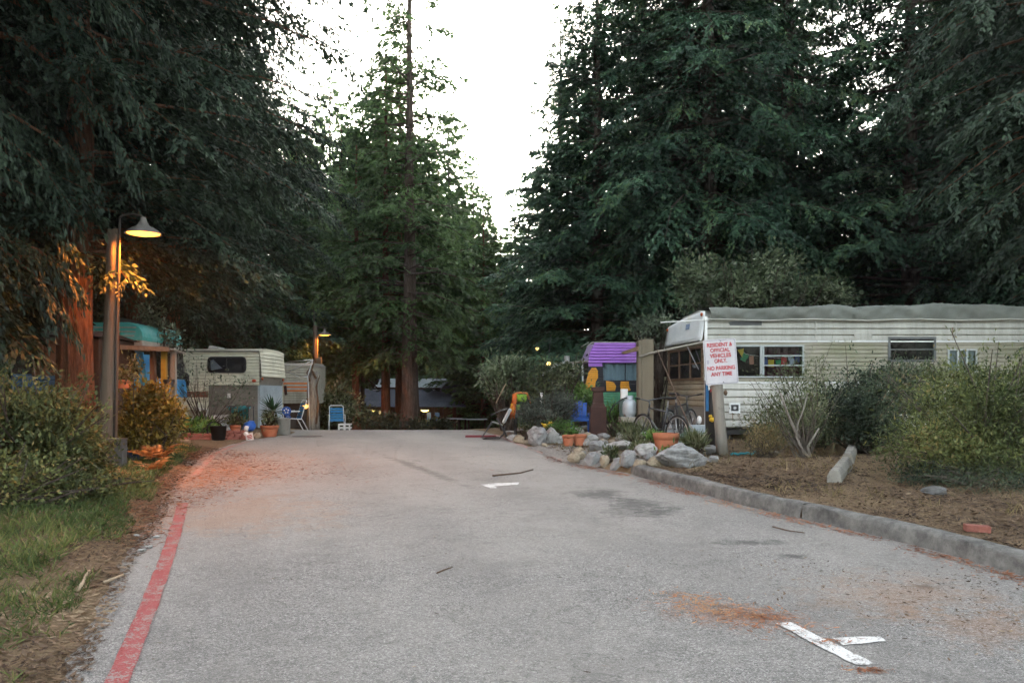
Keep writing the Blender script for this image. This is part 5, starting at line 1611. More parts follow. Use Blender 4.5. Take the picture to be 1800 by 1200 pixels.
def shrub(name, label, base, lumps, twigs, per, L, m, stem_m='fir_bark', seed=1, cat='shrub', wl=.5, spread=.09, stems=14, up=.25, shell=.45, group=None, thin=.012, shoots=30):
    """lumps: (x, y, z, rx, ry, rz) in world coordinates"""
    r_ = np.random.default_rng(seed)
    t = Th(name, label, cat, base, group)
    lm = np.array(lumps, float)
    vol = lm[:, 3] * lm[:, 4] * lm[:, 5]
    k = r_.choice(len(lm), twigs, p=vol / vol.sum())
    u = unit(r_.normal(0, 1, (twigs, 3)))
    rad = shell + (1 - shell) * r_.random(twigs) ** .6
    lump_w = 1 + .30 * np.sin(5 * u[:, 0] + seed) * np.sin(4 * u[:, 1] + 2 * u[:, 2] + seed) + .10 * r_.normal(0, 1, twigs)
    lump_w = lump_w * np.where(r_.random(twigs) < .07, r_.uniform(1.1, 1.32, twigs), 1.0)      # stray shoots
    u[:, 2] = np.where(lump_w > 1.4, np.abs(u[:, 2]) + .3, u[:, 2])
    tip = lm[k, :3] + u * (rad * lump_w)[:, None] * lm[k, 3:]
    tip[:, 2] = np.maximum(tip[:, 2], ground_z(tip[:, 0], tip[:, 1]) + .03)
    rep = np.repeat(np.arange(twigs), per)
    P = tip[rep] + r_.normal(0, spread, (len(rep), 3)) - u[rep] * (r_.random(len(rep)) * spread * 1.2)[:, None]
    D = u[rep] * .7 + r_.normal(0, .7, (len(rep), 3)) + np.array([0, 0, up])
    N = r_.normal(0, .6, (len(rep), 3)) + np.array([0, 0, 1.0])
    Ls = r_.uniform(L[0], L[1], len(rep))
    V, F = leaf_arrays(P - np.array(t.loc), D, N, Ls, Ls * wl * r_.uniform(.7, 1.2, len(rep)), .15)
    np_mesh('foliage', V, F, m, t.root, leaf_tint(P, r_, .45))['kind'] = 'stuff'
    mb = t.mb()
    far = np.argsort(-rad * lump_w)[:min(shoots, twigs // 8)]
    for i in list(r_.choice(twigs, min(stems, twigs), replace=False)) + list(far):
        q = Vector(tip[i]); b = Vector(base) + Vector((r_.normal(0, .06), r_.normal(0, .06), -.05))
        mid = b.lerp(q, .5) + Vector((r_.normal(0, .08), r_.normal(0, .08), .08))
        mb.tube([b, b.lerp(mid, .6) + Vector((r_.normal(0, .02), r_.normal(0, .02), 0)), mid, q], [thin * 1.6, thin * 1.3, thin, thin * .35], 5, False)
    t.part(mb, 'stem', stem_m)['kind'] = 'stuff'
    return t

def lump(px, py, d, rx, rz, ry=None):
    """an ellipsoid centred on a photo pixel at depth d, radii in pixels"""
    s = d / FPX
    return (Xp(px, d), d, Zp(py, d), rx * s, (ry if ry is not None else rx) * s, rz * s)

leaf_mat('bush_green', (0.042, 0.058, 0.020), (0.155, 0.178, 0.060), .25, .6, 1, (.2, .16, .06))
leaf_mat('bush_dim', (0.022, 0.034, 0.022), (0.085, 0.115, 0.065), .25, .6, 1, (.16, .13, .08))
leaf_mat('bush_yellow', (0.09, 0.075, 0.015), (0.30, 0.24, 0.05), .3, .45, 1, (.4, .32, .1))
leaf_mat('leaf_pale', (0.06, 0.085, 0.055), (0.20, 0.25, 0.16), .3, .5, 1, (.34, .37, .28))
leaf_mat('leaf_olive', (0.045, 0.062, 0.025), (0.16, 0.185, 0.085), .3, .5, 1, (.3, .3, .2))
leaf_mat('leaf_sage', (0.04, 0.06, 0.03), (0.14, 0.18, 0.095), .3, .5, 1, (.26, .29, .2))
leaf_mat('rosemary', (0.040, 0.052, 0.042), (0.125, 0.15, 0.12), .2, .6, 1, (.2, .22, .17))
leaf_mat('leaf_bright', (0.05, 0.11, 0.025), (0.14, 0.28, 0.06), .3, .5, 1, (.22, .34, .1))
leaf_mat('fern_dead', (0.22, 0.10, 0.03), (0.46, 0.26, 0.10), .3, .7, 1, (.5, .36, .18))
leaf_mat('yucca_leaf', (0.018, 0.06, 0.028), (0.06, 0.15, 0.07), .15, .45, 1)
leaf_mat('dry_twig', (0.07, 0.055, 0.04), (0.2, 0.16, 0.12), .1, .8, 1)

mat('dull_stem', (.10, .085, .068), .9, (.055, .046, .037), 8)
# left foreground bushes
shrub('bush', 'large green leafy bush in the left foreground', gp(50, 10.2), [lump(30, 800, 10.0, 125, 100), lump(110, 780, 10.6, 78, 66), lump(-50, 760, 10.2, 90, 100), lump(50, 740, 10.8, 95, 62)], 3600, 12, (.04, .085), 'bush_green', seed=3, spread=.06, wl=.5, stems=40)
shrub('bush', 'smaller yellowing bush at the foot of the lamp post', gp(150, 10.9), [lump(148, 822, 10.8, 45, 42), lump(120, 840, 10.4, 60, 40)], 700, 12, (.035, .075), 'bush_green', seed=4, spread=.05, stems=20)
shrub('bush', 'dark twiggy bush low against the left edge of the photo', gp(10, 8.6), [lump(0, 860, 8.8, 100, 60), lump(110, 870, 9.3, 90, 36), lump(200, 855, 10.2, 60, 26)], 1300, 10, (.03, .07), 'bush_green', seed=5, spread=.06, stems=50)
shrub('yellow_shrub', 'rounded shrub with glossy yellow leaves right of the lamp post', gp(262, 13.2), [lump(262, 730, 13.2, 52, 46), lump(240, 760, 13.0, 42, 32), lump(288, 755, 13.3, 34, 34), lump(262, 700, 13.5, 36, 22)], 900, 9, (.06, .11), 'bush_yellow', seed=6, spread=.06, wl=.45, stems=22)
shrub('shrub', 'dark green shrub between the ridged redwood and the lamp post', gp(160, 13.0), [lump(150, 770, 12.9, 32, 36), lump(95, 740, 13.2, 50, 36)], 420, 10, (.05, .1), 'bush_dim', seed=7)
shrub('tall_shrub', 'tall pale leaved shrub rising behind the board awning', gp(272, 19.0), [lump(262, 565, 19, 26, 42), lump(290, 592, 19.2, 32, 26), lump(255, 620, 19, 26, 30), lump(315, 610, 19.3, 20, 14)], 190, 9, (.07, .15), 'leaf_pale', seed=8, spread=.1, stems=26, wl=.4)
shrub('vine', 'thin straggling bush with few leaves before the camper trailer', gp(360, 19.6), [lump(340, 668, 19.6, 48, 40), lump(400, 690, 19.6, 44, 42), lump(318, 640, 19.8, 26, 22)], 130, 6, (.05, .11), 'leaf_pale', seed=9, spread=.09, stems=22, wl=.35, thin=.007)
shrub('garden_plant', 'bright green leafy plants in the brick edged bed', gp(345, 18.6), [lump(330, 757, 18.6, 24, 13), lump(365, 752, 18.8, 26, 13), lump(345, 745, 19, 16, 14)], 130, 10, (.06, .13), 'leaf_bright', seed=10, spread=.06, wl=.5, cat='plant')
shrub('garden_plant', 'grey green plant by the teal cloth', gp(415, 19.2), [lump(415, 742, 19.2, 14, 14)], 60, 10, (.05, .12), 'leaf_olive', seed=12, spread=.05, wl=.4, cat='plant')
shrub('lit_shrub', 'tall shrub lit yellow by the far lamp beside the grey stump', gp(592, 31.5), [lump(585, 705, 31.5, 32, 34), lump(610, 718, 31.8, 28, 26), lump(575, 735, 31.3, 22, 20)], 420, 9, (.10, .22), 'leaf_olive', seed=13, spread=.14, wl=.4, stems=20)
for i, (px, py, d, rx, rz) in enumerate(((655, 742, 37, 18, 12), (690, 744, 38, 22, 11), (735, 750, 37, 18, 7), (775, 748, 42, 20, 8), (640, 735, 44, 14, 16))):
    shrub('shrub', ['low green shrub left of the slender trunks before the lodge', 'low dark shrub between the trunks before the lodge', 'low shrub at the foot of the tall central trunk', 'low dark shrub right of the lodge door', 'dark shrub under the lodge eave at its left end'][i], gp(px, d), [lump(px, py, d, rx, rz)], 150, 8, (.12, .24), 'bush_dim', seed=20 + i, spread=.14, stems=6)
# right of the road
shrub('small_tree', 'rounded grey green small tree left of the purple camper', gp(893, 21.5), [lump(880, 655, 21.5, 34, 24), lump(910, 645, 21.8, 26, 18), lump(865, 672, 21.3, 22, 12), lump(918, 668, 21.6, 20, 14), lump(893, 690, 21.5, 30, 14)], 520, 10, (.07, .15), 'leaf_sage', seed=30, spread=.09, wl=.4, stems=22, thin=.022, cat='tree')
shrub('olive_shrub', 'loose olive leaved shrub before the left end of the purple camper', gp(975, 20.5), [lump(965, 668, 20.5, 30, 26), lump(995, 660, 20.7, 26, 22), lump(940, 690, 20.3, 26, 22)], 330, 10, (.06, .13), 'leaf_olive', seed=31, spread=.08, wl=.35, stems=20)
shrub('rosemary_bush', 'dense grey rosemary bush behind the driveway rocks', gp(965, 18.3), [lump(950, 722, 18.3, 34, 24), lump(985, 715, 18.5, 32, 28), lump(925, 735, 18.0, 22, 14)], 520, 12, (.05, .11), 'rosemary', seed=32, spread=.06, wl=.22, stems=20)
shrub('hanging_basket_plant', 'dry tan grass clump at the corner of the purple camper', gp(1010, 21.8), [lump(1012, 682, 21.8, 14, 14)], 60, 10, (.08, .18), 'dry_grass', seed=33, spread=.06, wl=.15, cat='plant')
shrub('ground_cover', 'low bright green cushion plant on the far driveway rocks', gp(985, 17.3), [lump(985, 749, 17.3, 26, 8, 16)], 170, 10, (.03, .07), 'leaf_bright', seed=34, spread=.05, wl=.25, cat='plant', stems=4)
shrub('fern', 'bright green ferny plant between the dark pedestal and the thick post', gp(1080, 18.2), [lump(1080, 728, 18.2, 16, 13)], 90, 9, (.05, .13), 'leaf_bright', seed=35, spread=.07, wl=.3, cat='plant')
shrub('green_shrub', 'green shrub behind the dark pedestal', gp(1030, 20.8), [lump(1028, 700, 20.8, 22, 18), lump(1015, 690, 21, 16, 12)], 150, 9, (.07, .14), 'leaf_bright', seed=36, spread=.08, wl=.35)
shrub('tufted_grass', 'tufts of long grass beside the bicycle wheel', gp(1115, 15.4), [lump(1118, 765, 15.3, 26, 14), lump(1095, 758, 15.8, 14, 10)], 160, 9, (.10, .26), 'leaf_olive', seed=37, spread=.05, wl=.06, up=1.6, cat='plant', stems=3)
shrub('spiky_plant', 'spiky green tuft behind the large grey boulder', gp(1222, 13.6), [lump(1222, 782, 13.6, 18, 10)], 90, 9, (.12, .26), 'leaf_olive', seed=38, spread=.04, wl=.07, up=1.6, cat='plant', stems=3)
shrub('olive_tree', 'pale olive leaved tree showing over the trailer roof', gp(1330, 21.0), [lump(1230, 505, 21, 44, 46), lump(1210, 480, 21.2, 26, 24), lump(1330, 510, 21, 72, 42), lump(1360, 470, 21.3, 44, 28), lump(1440, 520, 21, 56, 30), lump(1290, 520, 20.6, 60, 40)], 1500, 9, (.08, .17), 'leaf_sage', seed=39, spread=.16, wl=.5, stems=40, thin=.025, cat='tree', shell=.3)
shrub('leafy_branches', 'pale speckled leafy shrub above the thick wooden post', gp(1150, 19.2), [lump(1150, 574, 19.2, 30, 16), lump(1128, 580, 19.1, 18, 12), lump(1162, 590, 19.3, 18, 16)], 260, 9, (.06, .12), 'leaf_pale', seed=40, spread=.09, wl=.5, stems=22)
shrub('dry_shrub', 'thin mostly bare shrub with curved grey stems right of the sign', gp(1415, 12.4), [lump(1400, 700, 12.8, 56, 62), lump(1430, 740, 12.6, 40, 44), lump(1350, 735, 12.9, 44, 40), lump(1440, 660, 13.0, 26, 40)], 620, 9, (.03, .09), 'leaf_olive', 'dull_stem', seed=41, spread=.09, wl=.2, stems=16, thin=.008, up=.6, shoots=10)
t = Th('bare_stems', 'pair of bent pale grey stems rising from the bank right of the sign', 'stem', gp(1420, 12.1))
for pts in ([(1422, 803), (1410, 790), (1400, 768), (1402, 745), (1412, 720), (1420, 690)], [(1424, 802), (1420, 785), (1432, 765), (1440, 752)], [(1405, 770), (1392, 745), (1380, 715), (1372, 690)]):
    t.part(t.mb().tube([at(px, py, 12.1) for px, py in pts], [.022, .02, .017, .013, .01, .006][:len(pts)], 7), 'stem', 'weathered_trunk', smooth=True)
shrub('dry_shrub', 'small wispy brown bush just right of the sign post', gp(1345, 12.6), [lump(1345, 775, 12.6, 36, 34)], 260, 9, (.03, .08), 'dry_grass', 'dull_stem', seed=42, spread=.06, wl=.16, stems=24, thin=.005, up=.6)
shrub('dark_shrub', 'dark rosemary like shrub against the middle of the cream trailer', gp(1515, 13.6), [lump(1500, 715, 13.6, 66, 50), lump(1550, 690, 13.8, 56, 50), lump(1460, 735, 13.5, 50, 40), lump(1595, 665, 14, 48, 30), lump(1530, 752, 13.4, 70, 30), lump(1620, 700, 13.9, 40, 40)], 2300, 11, (.035, .085), 'bush_dim', 'dull_stem', seed=43, spread=.08, wl=.4, stems=40)
shrub('large_shrub', 'big feathery green shrub filling the right edge before the trailer', gp(1730, 10.3), [lump(1720, 740, 10.4, 112, 80), lump(1640, 790, 10.2, 84, 56), lump(1790, 720, 10.8, 95, 84), lump(1760, 815, 9.9, 110, 62), lump(1850, 780, 10.2, 95, 95), lump(1690, 680, 11, 64, 44)], 5200, 12, (.032, .08), 'bush_green', 'dull_stem', seed=44, spread=.075, wl=.3, stems=50)
shrub('olive_shrub', 'loose olive shrub spreading along the trailer skirt beyond the bent stems', gp(1440, 14.6), [lump(1400, 745, 14.6, 60, 34), lump(1460, 720, 14.8, 60, 44), lump(1350, 760, 14.4, 40, 22)], 800, 10, (.04, .1), 'leaf_olive', 'dull_stem', seed=47, spread=.11, wl=.3, stems=26, shell=.25)
shrub('low_shrub', 'low grey twiggy growth at the foot of the big right shrub', gp(1740, 9.4), [lump(1740, 850, 9.5, 95, 30), lump(1620, 835, 9.8, 56, 24)], 700, 9, (.03, .06), 'bush_dim', 'dull_stem', seed=45, spread=.07, wl=.25, stems=34, thin=.006)

def frond_plant(label, base, n, L, m, seed, name='fern', wl=.16, droop=.7, leaflets=16):
    r_ = np.random.default_rng(seed)
    t = Th(name, label, 'plant', base)
    for i in range(n):
        a = 2 * math.pi * i / n + r_.normal(0, .3); ln = L * r_.uniform(.7, 1.1)
        s = np.linspace(.08, 1, leaflets)
        e = r_.uniform(.7, 1.2)
        q = np.stack([np.cos(a) * ln * s, np.sin(a) * ln * s, ln * (e * s - droop * e * s ** 2)], 1)
        T = unit(np.gradient(q, axis=0)); S = unit(np.cross(T, np.array([0, 0, 1.])))
        P = np.concatenate([q, q]); D = np.concatenate([S + .5 * T, -S + .5 * T]) + r_.normal(0, .1, (2 * leaflets, 3))
        ll = np.tile(ln * .30 * (1.1 - s), 2)
        N = np.tile(np.cross(S, T), (2, 1))
        V, F = leaf_arrays(P, D, N, ll, ll * .32, .2)
        np_mesh('frond', V, F, m, t.root, leaf_tint(P, r_, .3))['kind'] = 'stuff'
    return t
frond_plant('dry orange fern fronds under the yellow shrub', gp(272, 12.4) + Vector((0, 0, .12)), 9, .55, 'fern_dead', 61)
frond_plant('small dry orange fern at the road edge in front of the blue tub', gp(268, 11.6) + Vector((0, 0, .05)), 8, .42, 'fern_dead', 62)
frond_plant('low rusty fern in the grass left of the road edge', gp(225, 11.2), 8, .36, 'fern_dead', 63)
frond_plant('dull green fern low against the bush in the left foreground', gp(180, 10.2), 8, .38, 'bush_green', 64)

for i, (px, py, d_) in enumerate(((925, 752, 18.0), (1005, 762, 16.6), (1120, 786, 13.9), (1180, 800, 13.0), (1075, 800, 13.2), (1150, 770, 14.4))):
    shrub('weed_tuft', ['green weeds behind the speckled boulder', 'green weeds above the two small terracotta pots', 'green weeds left of the large terracotta pot', 'green weeds between the pot and the largest boulder', 'green weeds in the middle of the near rock border', 'green weeds under the front bicycle wheel'][i],
          gp(px, d_), [lump(px, py, d_, 13, 7, 10)], 40, 9, (.04, .12), 'leaf_bright' if i % 2 else 'leaf_olive', seed=80 + i, spread=.05, wl=.25, up=.9, cat='plant', stems=3, shoots=3)
# ------------------------------------------------------------------ rocks
def rock_mesh(seed, size):
    r_ = np.random.default_rng(seed)
    mb = MB().ball((0, 0, 0), 1.0, 26, 18)
    V = np.array(mb.v)
    for _ in range(11):
        nrm = unit(r_.normal(0, 1, 3)); dd = r_.uniform(.55, .9)
        k = V @ nrm - dd
        V = V - np.where(k > 0, k, 0)[:, None] * nrm[None] * .92
    ph = r_.uniform(0, 6, 3)
    V = V * (1 + .05 * np.sin(13 * V[:, [1]] + 9 * V[:, [0]] + ph[2]) * np.sin(11 * V[:, [2]] + ph[0]) + .05 * np.sin(7 * V[:, [0]] + ph[0]) * np.sin(6 * V[:, [2]] + ph[1]) + r_.normal(0, .022, (len(V), 1)))
    e = np.abs(V).max(0)
    V = V / e * np.array(size)
    mb.v = [tuple(p) for p in V]
    return mb
mat('rock_dark', (.13, .13, .125), .95, (.06, .06, .057), 9, bump_s=.8, bump_scale=20)
ROCKS = [  # px, py centre, w, h pixels, material, label (None = one of the small alike ones)
    (1200, 803, 86, 46, 'rock_grey', 'largest grey furrowed boulder beside the sign post'),
    (1134, 792, 44, 30, 'rock_pale', 'blocky pale grey boulder in front of the terracotta pot'),
    (1011, 806, 27, 20, 'rock_tan', 'rough brown rock at the road end of the near rock border'),
    (1042, 808, 28, 25, 'rock_grey', 'rounded grey rock second from the road end of the near border'),
    (1065, 810, 20, 24, 'rock_tan', 'tan upright rock in the near border at the roadside'),
    (1085, 818, 24, 26, 'rock_grey', 'dark grey rock standing at the end of the kerb'),
    (1070, 798, 34, 18, 'rock_pale', 'flat pale rock on top of the near border'),
    (1106, 806, 28, 30, 'rock_grey', 'pointed grey rock just behind the kerb end'),
    (1051, 785, 34, 22, 'rock_grey', 'sloping grey rock at the gravel edge'),
    (1092, 784, 52, 17, 'rock_pale', 'long flat pale rock at the back of the near border'),
    (1126, 815, 23, 15, 'rock_tan', 'small tan rock left of two behind the kerb'),
    (1152, 812, 27, 19, 'rock_tan', 'small tan rock against the left of the largest boulder'),
    (1165, 790, 15, 11, 'rock_grey', None), (1246, 790, 30, 20, 'rock_grey', 'grey rock leaning behind the sign post'), (1254, 806, 22, 17, 'rock_grey', 'small grey rock at the foot of the sign post'),
    (945, 768, 36, 34, 'rock_grey', 'largest speckled boulder of the far rock border'), (970, 766, 25, 31, 'rock_pale', 'pale upright boulder next to the small terracotta pots'),
    (919, 756, 25, 15, 'rock_grey', 'flat grey rock behind the lounge chair'), (937, 754, 27, 14, 'rock_pale', 'flat pale rock behind the speckled boulder'), (912, 773, 20, 14, 'rock_tan', 'low tan rock at the foot of the speckled boulder'),
    (896, 760, 18, 10, 'rock_pale', None), (993, 759, 32, 10, 'rock_pale', 'long pale rock behind the small terracotta pots'), (1016, 760, 22, 17, 'rock_pale', None), (1033, 765, 15, 13, 'rock_pale', None),
    (1056, 754, 62, 19, 'rock_tan', 'long flat topped rock under the dark pedestal'), (1060, 768, 26, 13, 'rock_grey', None), (1092, 769, 27, 17, 'rock_pale', None), (1031, 778, 14, 12, 'rock_pale', None),
    (1043, 773, 14, 10, 'rock_pale', None), (1064, 778, 15, 9, 'rock_grey', None), (1090, 747, 18, 21, 'rock_grey', 'upright grey stone beside the thick post'), (1076, 776, 14, 10, 'rock_tan', None),
    (905, 768, 12, 9, 'rock_pale', None), (925, 778, 12, 8, 'rock_tan', None), (957, 782, 13, 7, 'rock_tan', None), (1025, 795, 12, 9, 'rock_grey', None), (1118, 800, 16, 12, 'rock_pale', None), (1106, 778, 16, 10, 'rock_grey', None), (1180, 786, 16, 10, 'rock_grey', None), (1240, 812, 14, 8, 'rock_tan', None), (985, 776, 14, 9, 'rock_pale', None),
    (1645, 862, 46, 16, 'rock_dark', 'low grey stone under the big right shrub'), (1030, 752, 20, 10, 'rock_grey', None), (1075, 790, 16, 12, 'rock_grey', None), (1100, 816, 13, 9, 'rock_tan', None)]
_rr = random.Random(17)
for _k in range(34):          # fill the two borders into continuous piles
    if _k < 20:
        u = _rr.random(); ROCKS.append((1015 + 240 * u, 796 - 10 * _rr.random() + 16 * _rr.random(), _rr.uniform(13, 27), _rr.uniform(10, 19), _rr.choice(['rock_pale', 'rock_grey', 'rock_grey', 'rock_tan']), None))
    else:
        u = _rr.random(); ROCKS.append((900 + 190 * u, 762 + 8 * _rr.random() + 8 * u, _rr.uniform(12, 24), _rr.uniform(9, 16), _rr.choice(['rock_pale', 'rock_grey', 'rock_tan']), None))
for i, (px, py, w, h, m, lab) in enumerate(ROCKS):
    d = gsolve(px, py + h * .42)
    s = d / FPX
    size = (w * s * .54, w * s * .42, h * s * .56)
    c = Vector((Xp(px, d), d + size[1] * .5, Zp(py, d)))
    o = rock_mesh(100 + i, size).build('rock', m, loc=c)
    o.rotation_euler = (random.uniform(-.15, .15), random.uniform(-.12, .12), random.uniform(-.5, .5))
    if lab: tag(o, lab, 'rock', 'rocks edging the drive')
    else: tag(o, 'small loose rock wedged among the boulders edging the drive', 'rock', 'small rocks edging the drive')
# ------------------------------------------------------------------ posts, pots and tanks on the right
def pot(name, label, base, r, h, m='terracotta', group=None, plant=None):
    t = Th(name, label, 'pot', base, group)
    t.part(t.mb().lathe([(r * .70, 0), (r * .94, h * .74), (r * .90, h * .76), (r * .80, h * .9), (r * .80, h * .6)], 22, base, False), 'body', m, smooth=True)
    t.part(t.mb().lathe([(r * .92, h * .72), (r * 1.0, h * .73), (r * 1.03, h * .99), (r * 1.0, h), (r * .86, h), (r * .84, h * .74)], 22, base), 'rim', m, smooth=True)
    t.part(t.mb().lathe([(0.001, h * .86), (r * .86, h * .85)], 18, base), 'soil', 'soil')
    return t
d = gsolve(1171, 800); pot('flower_pot', 'large terracotta pot among the boulders in front of the bicycle', Vector((Xp(1171, d), d, Zp(800, d))), 23 * d / FPX, 39 * d / FPX)
d = gsolve(1000, 784); pot('flower_pot', 'left of the two small terracotta pots by the far rocks', Vector((Xp(999, d), d, Zp(784, d))), 11 * d / FPX, 20 * d / FPX)
d = gsolve(1015, 783); pot('flower_pot', 'right of the two small terracotta pots by the far rocks', Vector((Xp(1019, d), d, Zp(783, d))), 12 * d / FPX, 20 * d / FPX)

def cactus():
    d = gsolve(1202, 790)
    b = gp(1204, d)
    t = Th('cactus', 'flat green prickly pear pads right of the large terracotta pot', 'plant', b)
    mat('cactus_green', (.075, .115, .085), .6, (.05, .085, .06), 8)
    for px, py, rx, rz, a in ((1200, 772, .07, .12, .1), (1208, 758, .06, .11, -.15), (1209, 778, .07, .1, -.2)):
        mb = MB().ball((0, 0, 0), (rx, .022, rz), 12, 8)
        o = mb.build('pad', 'cactus_green', t.root, smooth=True)
        o.location = Vector((Xp(px, d), d, Zp(py, d))) - b
        o.rotation_euler = (0, a, a * 2)
cactus()

def thick_post():
    d = 16.9
    x0, x1 = Xp(1122, d), Xp(1149, d)
    b = on_ground((x0 + x1) / 2, d)
    t = Th('gate_post', 'thick square tan wooden post beside the purple camper', 'post', b)
    t.part(t.mb().box(x0 + .07, x1, d, d + .3, b.z - .2, Zp(596, d)), 'post', 'board_tan', bevel=.012)
    t.part(t.mb().box(x0, x0 + .066, d - .02, d + .26, b.z - .2, Zp(598, d)), 'board', 'board_tan', bevel=.008)
    t.part(t.mb().prism([(Xp(1092, d), d - .02, Zp(619, d)), (Xp(1122, d), d - .02, Zp(608, d)), (Xp(1122, d), d - .02, Zp(617, d)), (Xp(1096, d), d - .02, Zp(622, d))], (0, .1, 0)), 'driftwood_arm', 'wood_brown')
    # shelf with tank
    zs = Zp(733, d)
    t.part(t.mb().box(Xp(1092, d), x0 - .002, d + .02, d + .45, zs - .11, zs), 'shelf', 'wood_grey')
    t.part(t.mb().box(Xp(1094, d), Xp(1094, d) + .06, d + .1, d + .18, float(ground_z(Xp(1094, d), d)) - .05, zs - .11), 'shelf_leg', 'wood_grey')
    p = Th('propane_tank', 'pale blue grey gas cylinder on the shelf by the thick post', 'tank', (Xp(1109, d), d + .2, zs))
    r = 12.5 * d / FPX
    h = 36 * d / FPX
    c = (Xp(1109, d), d + .2, zs)
    p.part(p.mb().lathe([(r * .7, .0), (r * .72, .03), (r * .9, .05), (r, .1), (r, h * .62), (r * .93, h * .74), (r * .6, h * .85), (.02, h * .88)], 22, c), 'cylinder', 'galvanised', smooth=True)
    p.part(p.mb().lathe([(r * .55, h * .82), (r * .56, h * 1.05), (r * .52, h * 1.05), (r * .51, h * .82)], 18, c), 'collar', 'galvanised', smooth=True)
    p.part(p.mb().tube([(c[0], c[1], zs + h * .86), (c[0], c[1], zs + h * .98)], .025, 8), 'valve', 'aluminium')
    ho = tag(MB().tube([(c[0] - .02, c[1] - .03, zs + h * .97), (Xp(1095, d), d + .1, Zp(701, d)), (Xp(1080, d), d + .1, Zp(712, d)), (Xp(1072, d), d + .12, Zp(727, d)), (Xp(1076, d), d + .2, Zp(738, d))], .014, 7).build('gas_hose', 'black_rubber', smooth=True), 'black hose running from the gas cylinder', 'hose')
    s = tag(MB().box(-.07, .07, -.07, .07, 0, .22).build('carton', 'white_plastic', loc=(Xp(1097, d + .3), d + .3, zs + .36), bevel=.01), 'small white carton on a tin beside the gas cylinder', 'carton')
    tag(MB().lathe([(.10, 0), (.11, .36), (.0, .36)], 14).build('tin_drum', 'window_frame_dark' if False else mat('slate_tin', (.07, .11, .10), .6), loc=(Xp(1097, d + .3), d + .3, zs + .001), smooth=True), 'dark green tin under the white carton', 'tin')
    # awning arm pole from the post to the trailer flap, and a leaning stick
    tag(MB().tube([(Xp(1122, d), d - .05, Zp(627, d)), (Xp(1150, d), d - .06, Zp(619, d)), (Xp(1241, 16.3), 16.3, Zp(600, 16.3))], .022, 8).build('awning_pole', 'wood_grey', smooth=True), 'thin pale pole reaching from the thick post to the trailer flap', 'pole')
    a, b2 = at(1155, 614, 16.5), at(1210, 745, 14.6)
    tag(MB().tube([a, a.lerp(b2, .5), b2, gp(1216, 14.2)], [.009, .011, .013, .013], 7).build('leaning_stick', 'dark_stick', smooth=True), 'long brown stick leaning behind the bicycle', 'stick')
    tag(MB().tube([at(1211, 745, 14.4), at(1232, 770, 13.9), gp(1242, 13.6)], .007, 5).build('cord', 'stick_wood'), 'thin pale cord running down behind the largest boulder', 'cord')
thick_post()

def dark_post():
    d = 14.9
    b = gp(1251, d)
    t = Th('dark_post', 'dark grey post with yellow ornaments just left of the sign post', 'post', b)
    x = Xp(1250, d)
    t.part(t.mb().tube([(x, d, b.z - .1), (x - .01, d, Zp(690, d)), (x - .02, d, Zp(668, d))], [.10, .10, .09], 10), 'post', mat('char_post', (.055, .05, .048), .85, (.03, .028, .027), 6), smooth=True)
    t.part(t.mb().box(Xp(1238, d), Xp(1243, d), d - .12, d - .10, Zp(722, d), Zp(662, d)), 'blue_strap', mat('strap_blue', (.03, .13, .28), .7))
    for px, py, c in ((1246, 672, 'white_plastic'), (1254, 676, 'sign_red'), (1249, 683, 'sign_red'), (1246, 680, 'white_plastic')):
        t.part(t.mb().prism([(Xp(px - 5, d), d - .13, Zp(py - 6, d)), (Xp(px + 6, d), d - .13, Zp(py, d)), (Xp(px - 3, d), d - .13, Zp(py + 6, d))], (0, .012, 0)), 'ribbon', c)
    for px, py, r in ((1249, 737, .055), (1246, 731, .035), (1258, 737, .04), (1253, 735, .035)):
        t.part(t.mb().ball((Xp(px, d), d - .12, Zp(py, d)), (r, r * .8, r * .8), 10, 7), 'ornament', 'yellow_plastic', smooth=True)
    tag(MB().ball((0, 0, 0), (.05, .05, .085), 12, 8).build('white_float', 'white_plastic', loc=(Xp(1229, 16.2), 16.2, Zp(738, 16.2)), smooth=True), 'small white oval float against the trailer skirt', 'float')
dark_post()
d = 15.9
tb = Th('timber_beam', 'pale weathered timber lying under the front of the long trailer', 'beam', gp(1210, d))
tb.part(tb.mb().box(Xp(1172, d), Xp(1243, d), d, d + .2, float(ground_z(Xp(1210, d), d)) + .0, Zp(747, d)), 'beam', 'pale_blue_panel', bevel=.01)

def pedestal():
    d = 17.6
    b = gp(1050, d)
    t = Th('wood_stove', 'dark rust brown stove like pedestal behind the far rocks', 'stove', b)
    mat('rust_dark', (.055, .026, .02), .8, (.03, .016, .014), 5, dirt=(.075, .04, .03))
    def taper(w0, w1, z0, z1, nm):
        x = Xp(1051, d)
        a, c = w0 * d / FPX / 2, w1 * d / FPX / 2
        V = [(x - a, d - a, z0), (x + a, d - a, z0), (x + a, d + a, z0), (x - a, d + a, z0), (x - c, d - c, z1), (x + c, d - c, z1), (x + c, d + c, z1), (x - c, d + c, z1)]
        t.part(t.mb().add(V, [(0, 3, 2, 1), (4, 5, 6, 7), (0, 1, 5, 4), (1, 2, 6, 5), (2, 3, 7, 6), (3, 0, 4, 7)]), nm, 'rust_dark', bevel=.012)
    taper(29, 27, b.z - .1, Zp(714, d), 'firebox')
    taper(24, 19, Zp(714, d) + .001, Zp(708, d), 'shoulder')
    taper(19, 17, Zp(708, d) + .001, Zp(688, d), 'flue')
    taper(22, 22, Zp(688, d) + .001, Zp(680, d), 'cap')
pedestal()

